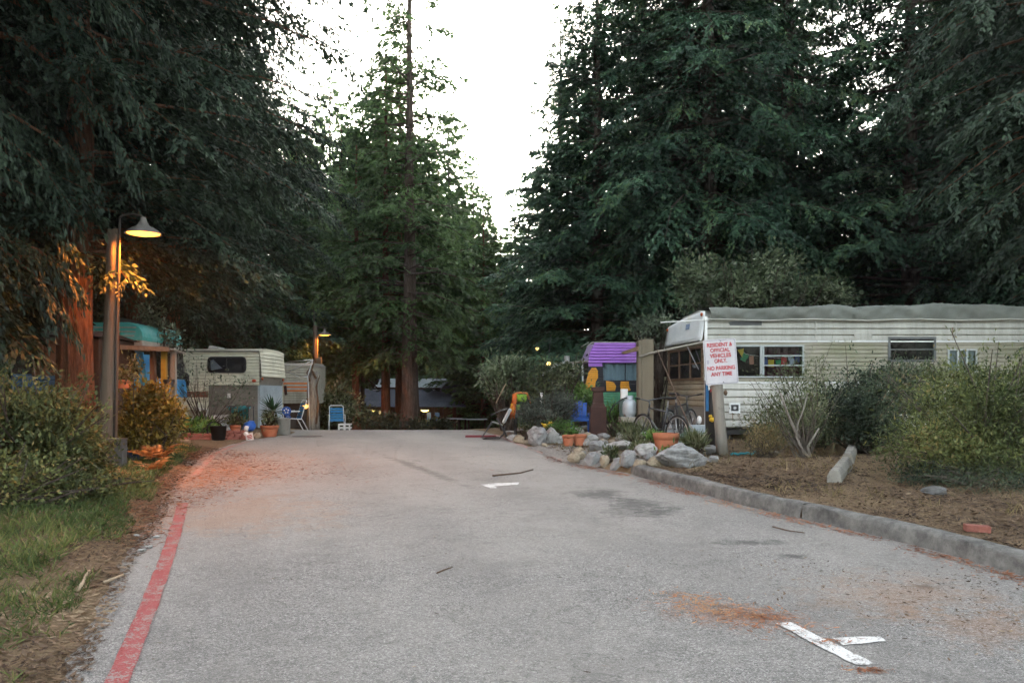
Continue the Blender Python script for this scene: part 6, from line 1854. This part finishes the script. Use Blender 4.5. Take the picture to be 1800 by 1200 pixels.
def blue_chair():
    d = 18.9
    b = gp(1018, d)
    t = Th('deck_chair', 'bright blue wooden garden chair left of the dark pedestal', 'chair', b)
    x = Xp(1020, d)
    for k in range(3):
        t.part(t.mb().obox((x + (k - 1) * .11, d + .15, Zp(722, d)), (.095, .025, .46 - abs(k - 1) * .08), (R(-18), 0, R(-15))), 'back_slat', 'blue_plastic')
    t.part(t.mb().obox((x - .12, d - .1, Zp(728, d)), (.42, .10, .03), (0, R(3), 0)), 'arm', 'blue_plastic')
    t.part(t.mb().obox((x + .22, d - .1, Zp(727, d)), (.10, .46, .03), (0, 0, 0)), 'arm', 'blue_plastic')
    t.part(t.mb().obox((x, d - .1, Zp(736, d)), (.44, .42, .03), (R(8), 0, 0)), 'seat', 'blue_plastic')
    for sx in (-.2, .2):
        for sy in (-.28, .12):
            t.part(t.mb().box(x + sx - .025, x + sx + .025, d + sy - .025, d + sy + .025, b.z - .02, Zp(729, d)), 'leg', 'blue_plastic')
blue_chair()

def toy():
    d = gsolve(945, 753) - .3
    d = 17.6
    p = at(960, 748, d)
    t = Th('toy_duck', 'small yellow toy bird sitting on the far rocks', 'toy', p - Vector((0, 0, .05)))
    t.part(t.mb().ball(p, (.07, .05, .05), 12, 8), 'body', 'yellow_plastic', smooth=True)
    t.part(t.mb().ball(p + Vector((.09, 0, .05)), (.045, .04, .045), 10, 8), 'head', 'yellow_plastic', smooth=True)
    t.part(t.mb().tube([p + Vector((.12, -.02, .045)), p + Vector((.17, -.03, .04))], [.02, .005], 6), 'beak', mat('beak_orange', (.5, .16, .02), .5))
    t.part(t.mb().tube([p + Vector((-.05, 0, .02)), p + Vector((-.11, 0, .06))], [.025, .008], 6), 'tail', 'yellow_plastic')
toy()

# ------------------------------------------------------------------ bicycles
def bicycle(label, loc, rz, frame_m, sc=1.0):
    t = thing('bicycle', label, 'bicycle', loc, rz, 'bicycles by the thick post')
    t.scale = (sc, sc, sc)
    wr = .33
    for wx in (-.52, .52):
        mb = MB()
        c = [(wx + wr * math.cos(a), 0, wr + wr * math.sin(a)) for a in np.linspace(0, 2 * math.pi, 33)]
        mb.tube(c, .022, 7, False)
        w = mb.build('wheel', 'black_rubber', t, smooth=True)
        mb = MB().tube([(wx + (wr - .03) * math.cos(a), 0, wr + (wr - .03) * math.sin(a)) for a in np.linspace(0, 2 * math.pi, 33)], .011, 6, False)
        mb.build('rim', 'aluminium', w, smooth=True)
        mb = MB()
        for k in range(18):
            a = 2 * math.pi * k / 18
            mb.tube([(wx + .02 * math.cos(a + .8), .02 * (-1) ** k, wr + .02 * math.sin(a + .8)), (wx + (wr - .03) * math.cos(a), 0, wr + (wr - .03) * math.sin(a))], .0022, 3, False)
        mb.build('spokes', 'aluminium', w)['kind'] = 'stuff'
        MB().tube([(wx, -.05, wr), (wx, .05, wr)], .02, 8).build('hub', 'aluminium', w)
    bb, seat_t, head_b, head_t, rear, front = Vector((-.08, 0, .28)), Vector((-.22, 0, .80)), Vector((.36, 0, .62)), Vector((.33, 0, .78)), Vector((-.52, 0, wr)), Vector((.52, 0, wr))
    mb = MB()
    mb.tube([bb, seat_t], .017, 8).tube([bb, head_b], .019, 8).tube([seat_t - Vector((0, 0, .08)), head_t], .016, 8).tube([head_b, head_t], .021, 8)
    fr = mb.build('frame', frame_m, t, smooth=True)
    for s in (-1, 1):
        o = Vector((0, .045 * s, 0))
        MB().tube([bb + o * .6, rear + o], .010, 6).tube([rear + o, seat_t - Vector((0, 0, .08)) + o * .3], .009, 6).build('stay', frame_m, fr, smooth=True)
        MB().tube([head_b + o * .5, head_b + o + Vector((.03, 0, -.08)), front + o], .012, 6).build('fork_blade', frame_m, t, smooth=True)
    MB().tube([seat_t, seat_t + Vector((-.03, 0, .12))], .013, 8).build('seat_post', 'aluminium', t)
    q = seat_t + Vector((-.05, 0, .14))
    MB().prism([q + Vector((-.13, -.07, 0)), q + Vector((-.13, .07, 0)), q + Vector((0, .05, .005)), q + Vector((.14, .018, .005)), q + Vector((.14, -.018, .005)), q + Vector((0, -.05, .005))], (0, 0, .04)).build('saddle', 'black_rubber', t, bevel=.012)
    st = head_t + Vector((-.02, 0, .10))
    hb = MB().tube([head_t, st, st + Vector((.06, 0, .03))], .014, 8).tube([st + Vector((.02, -.30, .08)), st + Vector((.05, -.16, .06)), st + Vector((.06, 0, .03)), st + Vector((.05, .16, .06)), st + Vector((.02, .30, .08))], .012, 8).build('handlebar', frame_m, t, smooth=True)
    for s in (-1, 1):
        MB().tube([st + Vector((.03, .2 * s, .065)), st + Vector((.015, .31 * s, .083))], .017, 8).build('grip', 'black_rubber', hb)
    ck = MB().tube([bb + Vector((0, -.03, 0)), bb + Vector((0, -.045, 0))], .09, 18).build('chainring', 'dark_metal', t)
    for s in (-1, 1):
        e = bb + Vector((.10 * s, -.07 * s, -.13 * s))
        MB().tube([bb + Vector((0, -.06 * s, 0)), e], .011, 6).build('crank', 'aluminium', t)
        MB().obox(e + Vector((0, -.05 * s, 0)), (.09, .09, .02)).build('pedal', 'black_rubber', t)
    return t
mat('bike_grey', (.10, .105, .11), .35, (.07, .075, .08), 6, metal=.5)
bicycle('grey framed bicycle parked behind the large terracotta pot', gp(1160, 14.6), math.atan2(.9, -.42), 'bike_grey')
bicycle('dark bicycle with only its handlebar and wheel showing against the trailer front', gp(1196, 15.7), math.atan2(.75, .5), 'dark_metal')

# ------------------------------------------------------------------ lounge chair and towel chair
def lounge():
    d = 18.2
    b = gp(876, d)
    t = Th('lounge_chair', 'black tube folding lounge chair with grey sling at the roadside', 'chair', b)
    k = d / FPX
    def W_(px, py, y): return (Xp(px, d), d + y, Zp(py, d))
    dy = Zp(771, d) - b.z
    def fr_(y):
        mb = t.mb()
        gz_ = 772
        mb.tube([W_(892, gz_, y), W_(886, 758, y), W_(876, 740, y), W_(872, 735, y)], .014, 7)
        mb.tube([W_(864, 742, y), W_(853, 760, y), W_(846, 769, y), W_(850, 771, y), W_(878, 770, y), W_(885, 764, y), W_(887, 752, y)], .014, 7)
        mb.tube([W_(862, 730, y), W_(880, 722, y), W_(893, 718, y)], .012, 7)
        t.part(mb, 'side_frame', 'dark_metal', smooth=True)
    fr_(-.02); fr_(.5)
    mb = t.mb()
    for px, py in ((864, 742), (887, 752), (878, 770), (850, 771)):
        mb.tube([W_(px, py, -.02), W_(px, py, .5)], .012, 7)
    t.part(mb, 'cross_bars', 'dark_metal', smooth=True)
    mat('sling_grey', (.30, .32, .28), .85, (.2, .22, .18), 8)
    sl = [(857, 757), (864, 742), (872, 744), (884, 748), (888, 738), (893, 727), (897, 720)]
    o = t.part(t.mb().sheet([[W_(px, py, y) for y in (.02, .16, .32, .46)] for px, py in sl]), 'sling', 'sling_grey', smooth=True)
    m_ = o.modifiers.new('solid', 'SOLIDIFY'); m_.thickness = .015
    t.part(t.mb().obox(W_(891, 731, .24), (.08, .4, .36), (0, R(28), 0)), 'headrest', 'galvanised', bevel=.035)
    tag(MB().box(Xp(818, 19.2), Xp(872, 19.2), 19.2, 19.28, float(prof(19.2)) + .0, float(prof(19.2)) + .05).build('red_plank', mat('plank_red', (.16, .03, .04), .8)), 'thin dark red plank lying beside the lounge chair', 'plank')
lounge()
def towel_chair():
    d = 18.8
    b = gp(918, d)
    t = Th('towel_chair', 'orange rimmed chair hung with orange and green cloths by the rosemary bush', 'chair', b)
    def W_(px, py, y): return (Xp(px, d), d + y, Zp(py, d))
    t.part(t.mb().tube([W_(907, 716, 0), W_(904, 702, 0), W_(903, 695, 0), W_(906, 691, 0), W_(915, 690, 0), W_(926, 691, 0), W_(930, 700, .05), W_(934, 716, .1)], .022, 8), 'back_rail', mat('rail_orange', (.42, .14, .04), .7), smooth=True)
    for px, y in ((905, .02), (934, .1), (908, .45), (936, .5)):
        t.part(t.mb().tube([W_(px, 716, y), (Xp(px, d), d + y, float(ground_z(Xp(px, d), d + y)) - .02)], .018, 7), 'leg', 'dark_metal')
    t.part(t.mb().box(Xp(907, d), Xp(934, d), d + .05, d + .48, Zp(730, d), Zp(727, d)), 'seat', 'dark_metal')
    def cloth(pts, m, nm='cloth'):
        mb = t.mb()
        n = len(pts)
        rows = [[(a[0] + (b_[0] - a[0]) * u, d - .03 + .025 * math.sin(u * 9 + i), a[1]) for u in np.linspace(0, 1, 6)] for i, (a, b_) in enumerate(pts)]
        mb.sheet(rows)
        o = t.part(mb, nm, m, smooth=True)
        s = o.modifiers.new('solid', 'SOLIDIFY'); s.thickness = .012
    q = lambda px, py: (Xp(px, d), Zp(py, d))
    mat('cloth_orange', (.48, .12, .02), .85, (.36, .08, .015), 6)
    mat('cloth_yellow', (.52, .28, .03), .85, (.42, .2, .02), 6)
    mat('cloth_green', (.16, .28, .03), .85, (.1, .2, .02), 6)
    cloth([(q(901, 692), q(909, 692)), (q(900, 705), q(908, 705)), (q(898, 715), q(906, 715)), (q(897, 726), q(906, 726)), (q(897, 736), q(904, 738))], 'cloth_orange')
    cloth([(q(898, 709), q(902, 709)), (q(896, 720), q(904, 720)), (q(898, 725), q(903, 725))], 'cloth_yellow')
    cloth([(q(908, 693), q(926, 693)), (q(908, 699), q(926, 699)), (q(911, 706), q(925, 703))], 'cloth_green')
    cloth([(q(908, 710), q(913, 709)), (q(907, 718), q(915, 716)), (q(909, 721), q(912, 720))], 'cloth_green')
towel_chair()
d = 19.5
tag(MB().tube([at(889, 674, d), at(872, 708, d)], .012, 6).build('thin_rod', 'stick_wood'), 'thin pale rod slanting in the small grey green tree', 'rod')
tag(MB().tube([at(952, 690, 18.9), at(951, 705, 18.9), gp(951, 18.9)], [.03, .025, .02], 7).build('white_stake', 'white_plastic'), 'short white stake standing in the rosemary bush', 'stake')
g = [[at(950 + 42 * u, 668 - 26 * math.sin(u * 1.6) - 6 * v + 3 * math.sin(u * 14 + v * 3), 22.0 + 1.4 * v) for u in np.linspace(0, 1, 14)] for v in np.linspace(0, 1, 5)]
o = tag(MB().sheet(g).build('silver_tarp', mat('tarp_silver', (.36, .40, .42), .5, (.26, .29, .31), 4, bump_s=.3), smooth=True), 'pale silver tarp humped behind the olive shrub', 'tarp')
o.modifiers.new('solid', 'SOLIDIFY').thickness = .01
for px, py, d, lab in ((964, 639, 24, 'small warm light bulb left of the purple camper awning'), (944, 613, 30, 'small bright bulb high in the dark trees left of the purple camper')):
    q = Th('string_light', lab, 'light', at(px, py, d))
    q.part(q.mb().ball(at(px, py, d), (.07, .07, .055), 10, 8), 'bulb', emit_mat('warm_bulb', (1, .62, .2), .5), smooth=True)
    q.part(q.mb().tube([at(px, py, d) + Vector((0, 0, .05)), at(px, py, d) + Vector((.1, .6, .9))], .01, 5), 'cord', 'dark_metal')

# ------------------------------------------------------------------ right bank: wheel stops, brick
def wheel_stop(label, a, b):
    pa, pb = gp(*a), gp(*b)
    t = Th('wheel_stop', label, 'wheel stop', pa, 'concrete wheel stops')
    dr = (pb - pa).normalized(); sd = Vector((-dr.y, dr.x, 0)).normalized()
    pr = [(-.085, -.02), (.085, -.02), (.085, .075), (.045, .155), (-.045, .155), (-.085, .075)]
    t.part(t.mb().prism([pa + sd * u + Vector((0, 0, w)) for u, w in pr], pb - pa), 'block', 'concrete_block', bevel=.012)
wheel_stop('near broken piece of concrete wheel stop on the right bank', (1466, gsolve(1466, 848)), (1487, gsolve(1487, 822)))
wheel_stop('far broken piece of concrete wheel stop on the right bank', (1490, gsolve(1490, 815)), (1497, gsolve(1497, 797)))
d = gsolve(1717, 947) + .28
o = tag(MB().box(-.1, .1, -.05, .05, 0, .06).build('brick', 'brick_red', loc=gp(1717, d) + Vector((0, 0, .005)), bevel=.006), 'single red brick lying on the bank above the near kerb', 'brick')
o.rotation_euler = (0, .05, -.25)

# ------------------------------------------------------------------ sticks on the road
def stick(label, pts, r, m, lift=.012):
    P = []
    for px, py in pts:
        x, y = rp(px, py)
        P.append((x, y, max(float(prof(y)), float(ground_z(x, y))) + lift))
    tag(MB().tube(P, [r * (1 - .5 * i / len(P)) for i in range(len(P))], 6).build('stick', m, smooth=True), label, 'stick')
stick('long thin brown stick lying across the middle of the road', [(866, 837), (895, 834), (915, 832), (937, 826)], .014, 'dark_stick')
stick('pale curled strip of bark in the grass at lower left', [(137, 1054), (143, 1044), (148, 1036), (150, 1028), (157, 1018)], .016, 'stick_wood', .03)
stick('pale stick lying at the left edge of the asphalt', [(183, 1029), (200, 1021), (216, 1014)], .013, 'stick_wood', .02)
stick('short dark twig in the middle of the near road', [(768, 1009), (782, 1003), (795, 999)], .006, 'dark_stick')
stick('thin dark twig by the kerb foot', [(1358, 927), (1385, 934), (1414, 938)], .007, 'dark_stick')
for i, (px, py, q) in enumerate(((240, 943, 7), (276, 944, 6), (262, 962, 8), (250, 968, 5))):
    x, y = rp(px, py)
    r_ = rock_mesh(300 + i, (.035, .03, .012)).build('bark_chip', 'rock_pale', loc=(x, y, max(float(prof(y)), float(ground_z(x, y))) + .012))
    tag(r_, 'small pale bark chip at the left asphalt edge', 'bark chip', 'pale bark chips')

# ------------------------------------------------------------------ left garden: box, tub, bricks, furniture
d = gsolve(212, 812)
t = Th('blue_tub', 'dark blue plastic tub half hidden by ferns at the lamp post', 'tub', gp(218, d))
mat('tub_blue', (.025, .04, .09), .5, (.02, .03, .07), 4)
b = t.loc; w = 26 * d / FPX; h = 20 * d / FPX
t.part(t.mb().add([(b.x - w * .9, d, b.z), (b.x + w * .9, d, b.z), (b.x + w * .9, d + .4, b.z), (b.x - w * .9, d + .4, b.z), (b.x - w, d - .03, b.z + h), (b.x + w, d - .03, b.z + h), (b.x + w, d + .43, b.z + h), (b.x - w, d + .43, b.z + h)], [(0, 3, 2, 1), (4, 5, 6, 7), (0, 1, 5, 4), (1, 2, 6, 5), (2, 3, 7, 6), (3, 0, 4, 7)]), 'body', 'tub_blue', bevel=.02)
t.part(t.mb().box(b.x - w - .02, b.x + w + .02, d - .05, d + .45, b.z + h + .001, b.z + h + .03), 'rim', 'tub_blue', bevel=.01)
d2 = 12.0
t = Th('meter_box', 'small grey metal box at the foot of the lamp post', 'box', at(202, 796, d2))
x0, x1 = Xp(190, d2), Xp(215, d2); zb_, zt_ = float(ground_z(x0, d2)) - .02, Zp(773, d2)
t.part(t.mb().box(x0, x1, d2, d2 + .16, zb_, zt_), 'case', mat('meter_grey', (.10, .10, .095), .6), bevel=.008)
t.part(t.mb().box(x0 - .01, x1 + .01, d2 - .02, d2 + .17, zt_ + .001, zt_ + .02), 'lid', 'meter_grey', bevel=.004)
t.part(t.mb().box(x0 + .03, x1 - .03, d2 - .012, d2 - .001, Zp(783, d2), Zp(778, d2)), 'slot', 'dark_metal')

def brick_bed():
    d = 18.2
    t = Th('brick_bed', 'low red brick wall of the planting bed before the camper trailer', 'planter', gp(412, d))
    me = None
    r_ = random.Random(3)
    def row(pxa, pxb, da, db, courses, z_lift=0):
        nonlocal me
        a, b = gp(pxa, da), gp(pxb, db)
        n = max(1, int((b - a).length / .215))
        ang = math.atan2(b.y - a.y, b.x - a.x)
        for c in range(courses):
            for i in range(n):
                p = a.lerp(b, (i + .5 + (.25 if c % 2 else 0)) / (n + .3))
                if me is None:
                    o = MB().box(-.1, .1, -.05, .05, -.032, .032).build('brick', 'brick_red', t.root, bevel=.006); me = o.data
                else:
                    o = bpy.data.objects.new('brick', me); COL.objects.link(o); o.parent = t.root
                    m_ = o.modifiers.new('bevel', 'BEVEL'); m_.width = .006; m_.segments = 1
                o.location = p - t.loc + Vector((r_.uniform(-.01, .01), r_.uniform(-.015, .015), .03 + c * .07))
                o.rotation_euler = (r_.uniform(-.05, .05), r_.uniform(-.05, .05), ang + r_.uniform(-.08, .08))
    row(396, 432, 17.6, 18.3, 3)
    row(312, 396, 17.2, 17.6, 2)
brick_bed()
pot('flower_pot', 'terracotta pot on the brick bed by the blue bag', at(414, 764, 18.9), .12, .22)
pot('flower_pot', 'terracotta pot hanging by the lamp post before the teal camper', at(216, 682, 14.2), .16, .14)
pot('flower_pot', 'dark pot on the awning post before the camper trailer', at(297, 682, 17.0), .11, .18, 'dark_metal')
shrub('pot_plant', 'small plant trailing from the hanging terracotta pot', at(216, 670, 14.2), [lump(218, 660, 14.2, 18, 10), lump(240, 640, 14.4, 12, 12)], 60, 8, (.05, .12), 'leaf_olive', seed=71, spread=.06, cat='plant', wl=.3, stems=12)
d = 18.4
t = Th('bucket', 'black bucket at the corner of the brick bed', 'bucket', gp(384, 17.5))
t.part(t.mb().lathe([(.001, .0), (.13, 0), (.17, .3), (.175, .3), (.165, .29), (.12, .03)], 18, t.loc), 'body', 'black_rubber', smooth=True)
t.part(t.mb().tube([t.loc + Vector((.17 * math.cos(a), -.02, .3 + .16 * math.sin(a))) for a in np.linspace(0, math.pi, 11)], .006, 5), 'handle', 'dark_metal')
hc = tag(MB().tube([gp(377, 17.9) + Vector((.17 * math.cos(a), .03 * a / 6, .2 + .17 * math.sin(a))) for a in np.linspace(0, 12.4, 50)], .013, 6).build('hose_coil', 'black_rubber', smooth=True), 'coil of black hose standing in the planting bed', 'hose')
t = Th('number_sign', 'small square white sign with red lettering leaning on the brick bed', 'sign', gp(440, 18.2))
o = MB().box(-.085, .085, -.006, .006, 0, .17).build('plate', 'white_plastic', t.root); o.rotation_euler = (R(-14), R(-16), 0)
for z, wd in ((.12, .11), (.085, .12), (.05, .09)):
    MB().box(-wd / 2, wd / 2, -.0085, -.0065, z - .009, z + .009).build('lettering', 'sign_red', o)
t = Th('blue_bag', 'crumpled bright blue bag on the brick bed', 'bag', gp(438, 18.9))
mbb = rock_mesh(410, (.15, .12, .13)); o = mbb.build('bag', 'blue_plastic', t.root, smooth=True); o.location = at(438, 748, 18.9) - t.loc
o = rock_mesh(411, (.06, .05, .07)).build('knot', 'white_plastic', t.root, smooth=True); o.location = at(433, 752, 18.8) - t.loc
for i, (px, py, s, m) in enumerate(((398, 756, .09, 'rock_grey'), (405, 760, .07, 'rock_pale'), (392, 762, .08, 'rock_grey'), (427, 780, .07, 'rock_pale'), (452, 765, .09, 'rock_tan'), (433, 762, .06, 'white_plastic'))):
    o = rock_mesh(420 + i, (s, s * .8, s * .8)).build('stone', m, loc=at(px, py, 18.0) if i > 2 else at(px, py, 18.6))
    tag(o, 'small stone ornament set along the brick bed', 'stone', 'stones on the brick bed')

def big_pot_yucca():
    d = 19.4
    b = gp(474, d)
    t = pot('flower_pot', 'broad terracotta pot holding the spiky yucca', b, 16 * d / FPX, 20 * d / FPX)
    y = Th('yucca', 'dark green spiky yucca in a broad terracotta pot by the camper nose', 'plant', b + Vector((0, 0, .24)))
    c = at(480, 722, d); r_ = np.random.default_rng(8)
    y.part(y.mb().tube([b + Vector((0, 0, .2)), c], [.05, .04], 8), 'stem', 'fir_bark')
    for i in range(46):
        a = r_.uniform(0, 6.28); e = r_.uniform(-.25, 1.3); L = r_.uniform(.32, .52)
        dr = Vector((math.cos(a) * math.cos(e), math.sin(a) * math.cos(e), math.sin(e)))
        sd = Vector((-math.sin(a), math.cos(a), 0)) * .02
        o_ = c + dr * .03; m1 = o_ + dr * L * .5 - Vector((0, 0, .01)); m2 = o_ + dr * L - Vector((0, 0, .10 * L))
        y.part(y.mb().add([o_ - sd, o_ + sd, m1 + sd * 1.3, m2, m1 - sd * 1.3], [(0, 1, 2, 3, 4)]), 'leaf', 'yucca_leaf')
    shrub('pot_plant', 'bushy small plant at the foot of the yucca', b + Vector((0, 0, .25)), [lump(474, 736, d - .1, 14, 11)], 90, 8, (.04, .1), 'leaf_olive', seed=72, spread=.05, cat='plant', wl=.3, stems=10)
big_pot_yucca()
d = 20.2
o = tag(MB().lathe([(.001, .42), (.19, .40), (.2, .36), (.2, 0)], 14).build('grey_planter', 'plywood_grey', loc=gp(496, d), smooth=True), 'grey round tub right of the yucca pot', 'tub')

def pinwheel():
    d = 20.6
    b = gp(506, d)
    t = Th('pinwheel', 'pair of blue and white disc flowers on a stake by the yucca', 'ornament', b)
    t.part(t.mb().tube([b, at(505, 722, d)], .012, 6), 'stake', 'wood_grey')
    for px, py, r in ((504, 722, .115), (507, 733, .065)):
        c = at(px, py, d)
        h = t.part(t.mb().tube([c + Vector((0, -.03, 0)), c + Vector((0, -.015, 0))], r, 18), 'disc', 'blue_plastic')
        for k in range(5):
            a = k * 1.257 + .4
            t.part(t.mb().ball(c + Vector((math.cos(a) * r * .45, -.035, math.sin(a) * r * .45)), (r * .18, .012, r * .18), 8, 6), 'petal', 'white_plastic', h, smooth=True)
pinwheel()

def lawn_chair(label, loc, rz):
    t = thing('lawn_chair', label, 'chair', loc, rz, 'blue and white lawn chairs')
    F_ = 'white_plastic'
    for s in (-1, 1):
        x = .27 * s
        MB().tube([(x, -.28, 0), (x, -.26, .38), (x, -.24, .62), (x, .10, .64)], .017, 8).build('front_leg', F_, t, smooth=True)
        MB().tube([(x, .38, 0), (x, .16, .40), (x, -.22, .42)], .017, 8).build('rear_leg', F_, t, smooth=True)
    MB().tube([(-.24, .14, .38), (-.24, .30, .92), (-.2, .32, .96), (.2, .32, .96), (.24, .30, .92), (.24, .14, .38)], .017, 8).build('back_frame', F_, t, smooth=True)
    for k in range(5):
        z = .46 + k * .095; y = .14 + (z - .38) * .30
        MB().obox((0, y - .012, z), (.50, .008, .075), (R(-16), 0, 0)).build('back_strap', 'blue_webbing', t)
    for k in range(5):
        MB().obox((0, -.2 + k * .085, .415), (.52, .07, .008)).build('seat_strap', 'blue_webbing', t)
    return t
lawn_chair('blue webbed white lawn chair facing the road by the grey stump', gp(592, 29.0), R(15))
lawn_chair('second lawn chair seen side on beside the blue disc flowers', gp(517, 25.0), R(-60))
def crate():
    d = 28.0
    b = gp(607, d)
    t = Th('milk_crate', 'white plastic milk crate in front of the lawn chair', 'crate', b)
    w = .18
    for x, y, sx, sy in ((0, -w, w, .012), (0, w, w, .012), (-w, 0, .012, w), (w, 0, .012, w)):
        for z in (.02, .14, .26):
            t.part(t.mb().box(b.x + x - sx, b.x + x + sx, d + y - sy, d + y + sy, b.z + z, b.z + z + .05), 'band', 'white_plastic')
    for x in (-w, 0, w):
        t.part(t.mb().box(b.x + x - .025, b.x + x + .025, d - w - .016, d - w + .014, b.z, b.z + .31), 'upright', 'white_plastic')
crate()

def stump():
    d = 27.0
    b = gp(550, d)
    t = Th('tree_stump', 'tall grey weathered stump with crooked limbs below the far lamp', 'stump', b)
    mb = t.mb()
    mb.tube([b + Vector((0, 0, -.1)), at(550, 720, d), at(549, 690, d), at(550, 662, d), at(552, 652, d)], [.24, .19, .18, .17, .10], 14)
    o = t.part(mb, 'trunk', 'weathered_trunk', smooth=True)
    for pts in ([(556, 745), (560, 710), (556, 680), (562, 660)], [(541, 700), (530, 722), (522, 745)], [(545, 670), (540, 655), (549, 640)], [(556, 665), (548, 650), (553, 633)]):
        t.part(t.mb().tube([at(px, py, d - .15) for px, py in pts], [.035, .03, .025, .015][:len(pts)], 7), 'limb', 'wood_brown', smooth=True)
    f = Th('pipe_frame', 'thin metal pipe frame reaching from the camper nose to the grey stump', 'frame', gp(528, 26))
    for pts in ([(503, 636), (550, 632)], [(550, 632), (541, 660), (528, 664)], [(504, 655), (549, 633)], [(504, 652), (528, 664), (540, 662)], [(541, 660), (545, 755)]):
        f.part(f.mb().tube([at(px, py, 26.3) for px, py in pts], .018, 6), 'pipe', 'aluminium', smooth=True)
    q = Th('string_light', 'glowing orange bulbs at the left foot of the grey stump', 'light', at(537, 714, 26.5))
    for px, py, r in ((537, 714, .075), (534, 711, .05), (531, 722, .03)):
        q.part(q.mb().ball(at(px, py, 26.5), r, 10, 8), 'bulb', emit_mat('orange_bulb', (1, .42, .08), .35), smooth=True)
    q.part(q.mb().tube([at(529, 724, 26.5), at(537, 712, 26.5), at(544, 705, 26.7)], .008, 5), 'cord', 'dark_metal')
    L = bpy.data.lights.new('bulb_light', 'POINT'); L.energy = .8; L.color = (1, .5, .15); L.shadow_soft_size = .1
    lo = bpy.data.objects.new('bulb_light', L); COL.objects.link(lo); lo.parent = q.root; lo.location = (0, -.2, 0)
    m_ = Th('meter_cabinet', 'tan box fixed to the far lamp post', 'box', at(560, 640, 33.5))
    m_.part(m_.mb().box(Xp(556, 33.7), Xp(565, 33.7), 33.6, 33.85, Zp(655, 33.7), Zp(628, 33.7)), 'case', 'board_tan', bevel=.01)
    m_.part(m_.mb().box(Xp(557, 33.7), Xp(564, 33.7), 33.585, 33.598, Zp(654, 33.7), Zp(629, 33.7)), 'lid', 'board_tan')
stump()

def white_lounger():
    d = 20.8
    b = gp(345, d)
    t = Th('folding_chair', 'white framed folding lounger with pale sling before the camper trailer', 'chair', b)
    def W_(px, py, y=0): return (Xp(px, d), d + y, Zp(py, d))
    for y in (0, .5):
        t.part(t.mb().tube([W_(321, 716, y), W_(350, 720, y), W_(335, 738, y)], .018, 6), 'side_frame', 'white_plastic', smooth=True)
        t.part(t.mb().tube([W_(335, 740, y), W_(366, 735, y), (Xp(366, d), d + y, float(ground_z(Xp(366, d), d)))], .018, 6), 'seat_rail', 'white_plastic', smooth=True)
        t.part(t.mb().tube([W_(352, 720, y), W_(346, 740, y), (Xp(345, d), d + y, float(ground_z(Xp(345, d), d)))], .016, 6), 'leg', 'white_plastic', smooth=True)
    t.part(t.mb().prism([W_(326, 718, -.01), W_(350, 721, -.01), W_(335, 738, -.01)], (0, .5, 0)), 'sling', 'sling_grey')
    c = Th('cooler', 'white cooler box with pale lid by the camper trailer', 'cooler', gp(386, 20.4))
    x0, x1 = Xp(368, 20.4), Xp(405, 20.4)
    c.part(c.mb().box(x0 + .02, x1 - .02, 20.4, 20.75, c.loc.z, Zp(737, 20.4)), 'body', 'pale_blue_panel', bevel=.02)
    c.part(c.mb().box(x0, x1, 20.38, 20.77, Zp(737, 20.4) + .002, Zp(730, 20.4)), 'lid', 'white_plastic', bevel=.015)
    h = Th('hammock_chair', 'teal cloth chair before the plywood skirt of the camper', 'chair', gp(420, 20.7))
    q = lambda px, py, y: (Xp(px, 20.7), 20.7 + y, Zp(py, 20.7))
    rows = []
    for i, (a, e, py) in enumerate(((398, 440, 714), (400, 436, 719), (402, 435, 725), (405, 434, 731), (410, 433, 737))):
        rows.append([q(a + (e - a) * u, py + 1.5 * math.sin(u * 7 + i), .06 * math.sin(u * 9 + i * .5) + .08 * i) for u in np.linspace(0, 1, 9)])
    o = h.part(h.mb().sheet(rows), 'cloth', 'teal_cloth', smooth=True); o.modifiers.new('solid', 'SOLIDIFY').thickness = .015
    for px in (404, 436):
        for y in (.05, .45):
            h.part(h.mb().tube([q(px, 714, y), (Xp(px, 20.7), 20.7 + y, float(ground_z(Xp(px, 20.7), 20.7)) - .02)], .016, 6), 'leg', 'dark_metal')
    h.part(h.mb().tube([q(398, 714, .05), q(440, 714, .05)], .016, 6), 'rail', 'dark_metal')
white_lounger()
o = tag(MB().tube([(Xp(300 + 5, 16.6), 16.6, float(ground_z(Xp(305, 16.6), 16.6)) + .03), (Xp(334, 16.6), 16.6, float(ground_z(Xp(334, 16.6), 16.6)) + .03)], .03, 7).build('pale_batten', 'stick_wood'), 'short pale batten lying right of the yellow shrub', 'batten')
d = gsolve(1305, 800)
o = tag(MB().tube([gp(1285 + 6 * k, d + .06 * math.sin(k * 2)) + Vector((0, 0, .03 + .02 * math.sin(k * 3))) for k in range(9)], .02, 7).build('teal_rope', 'teal_cloth', smooth=True), 'teal rope lying in the leaves right of the sign post', 'rope')
d = 20.0
o = tag(MB().tube([(0, 0, 0), (0, 0, .006)], .35, 20).build('drain_cover', mat('drain_iron', (.10, .095, .09), .7), loc=(Xp(540, 19.6), 19.6, float(prof(19.6)) + .004)), 'round dark drain cover in the road near the crest', 'drain cover')

# ------------------------------------------------------------------ haze box added as veiling glare, lifts the darks of far trees
hm = bpy.data.materials.new('veiling_haze')
hm.use_nodes = True
ht = hm.node_tree
ht.nodes.clear()
ho_ = ht.nodes.new('ShaderNodeOutputMaterial')
pv = ht.nodes.new('ShaderNodeVolumePrincipled')
pv.inputs['Color'].default_value = (.9, .93, .95, 1)
pv.inputs['Density'].default_value = 0.00045
pv.inputs['Anisotropy'].default_value = 0.2
ht.links.new(pv.outputs[0], ho_.inputs['Volume'])
tag(MB().box(-305, 305, -64, 405, -4, 95).build('haze', hm), 'added pale haze volume standing in for veiling sky glare', 'haze', kind='stuff')
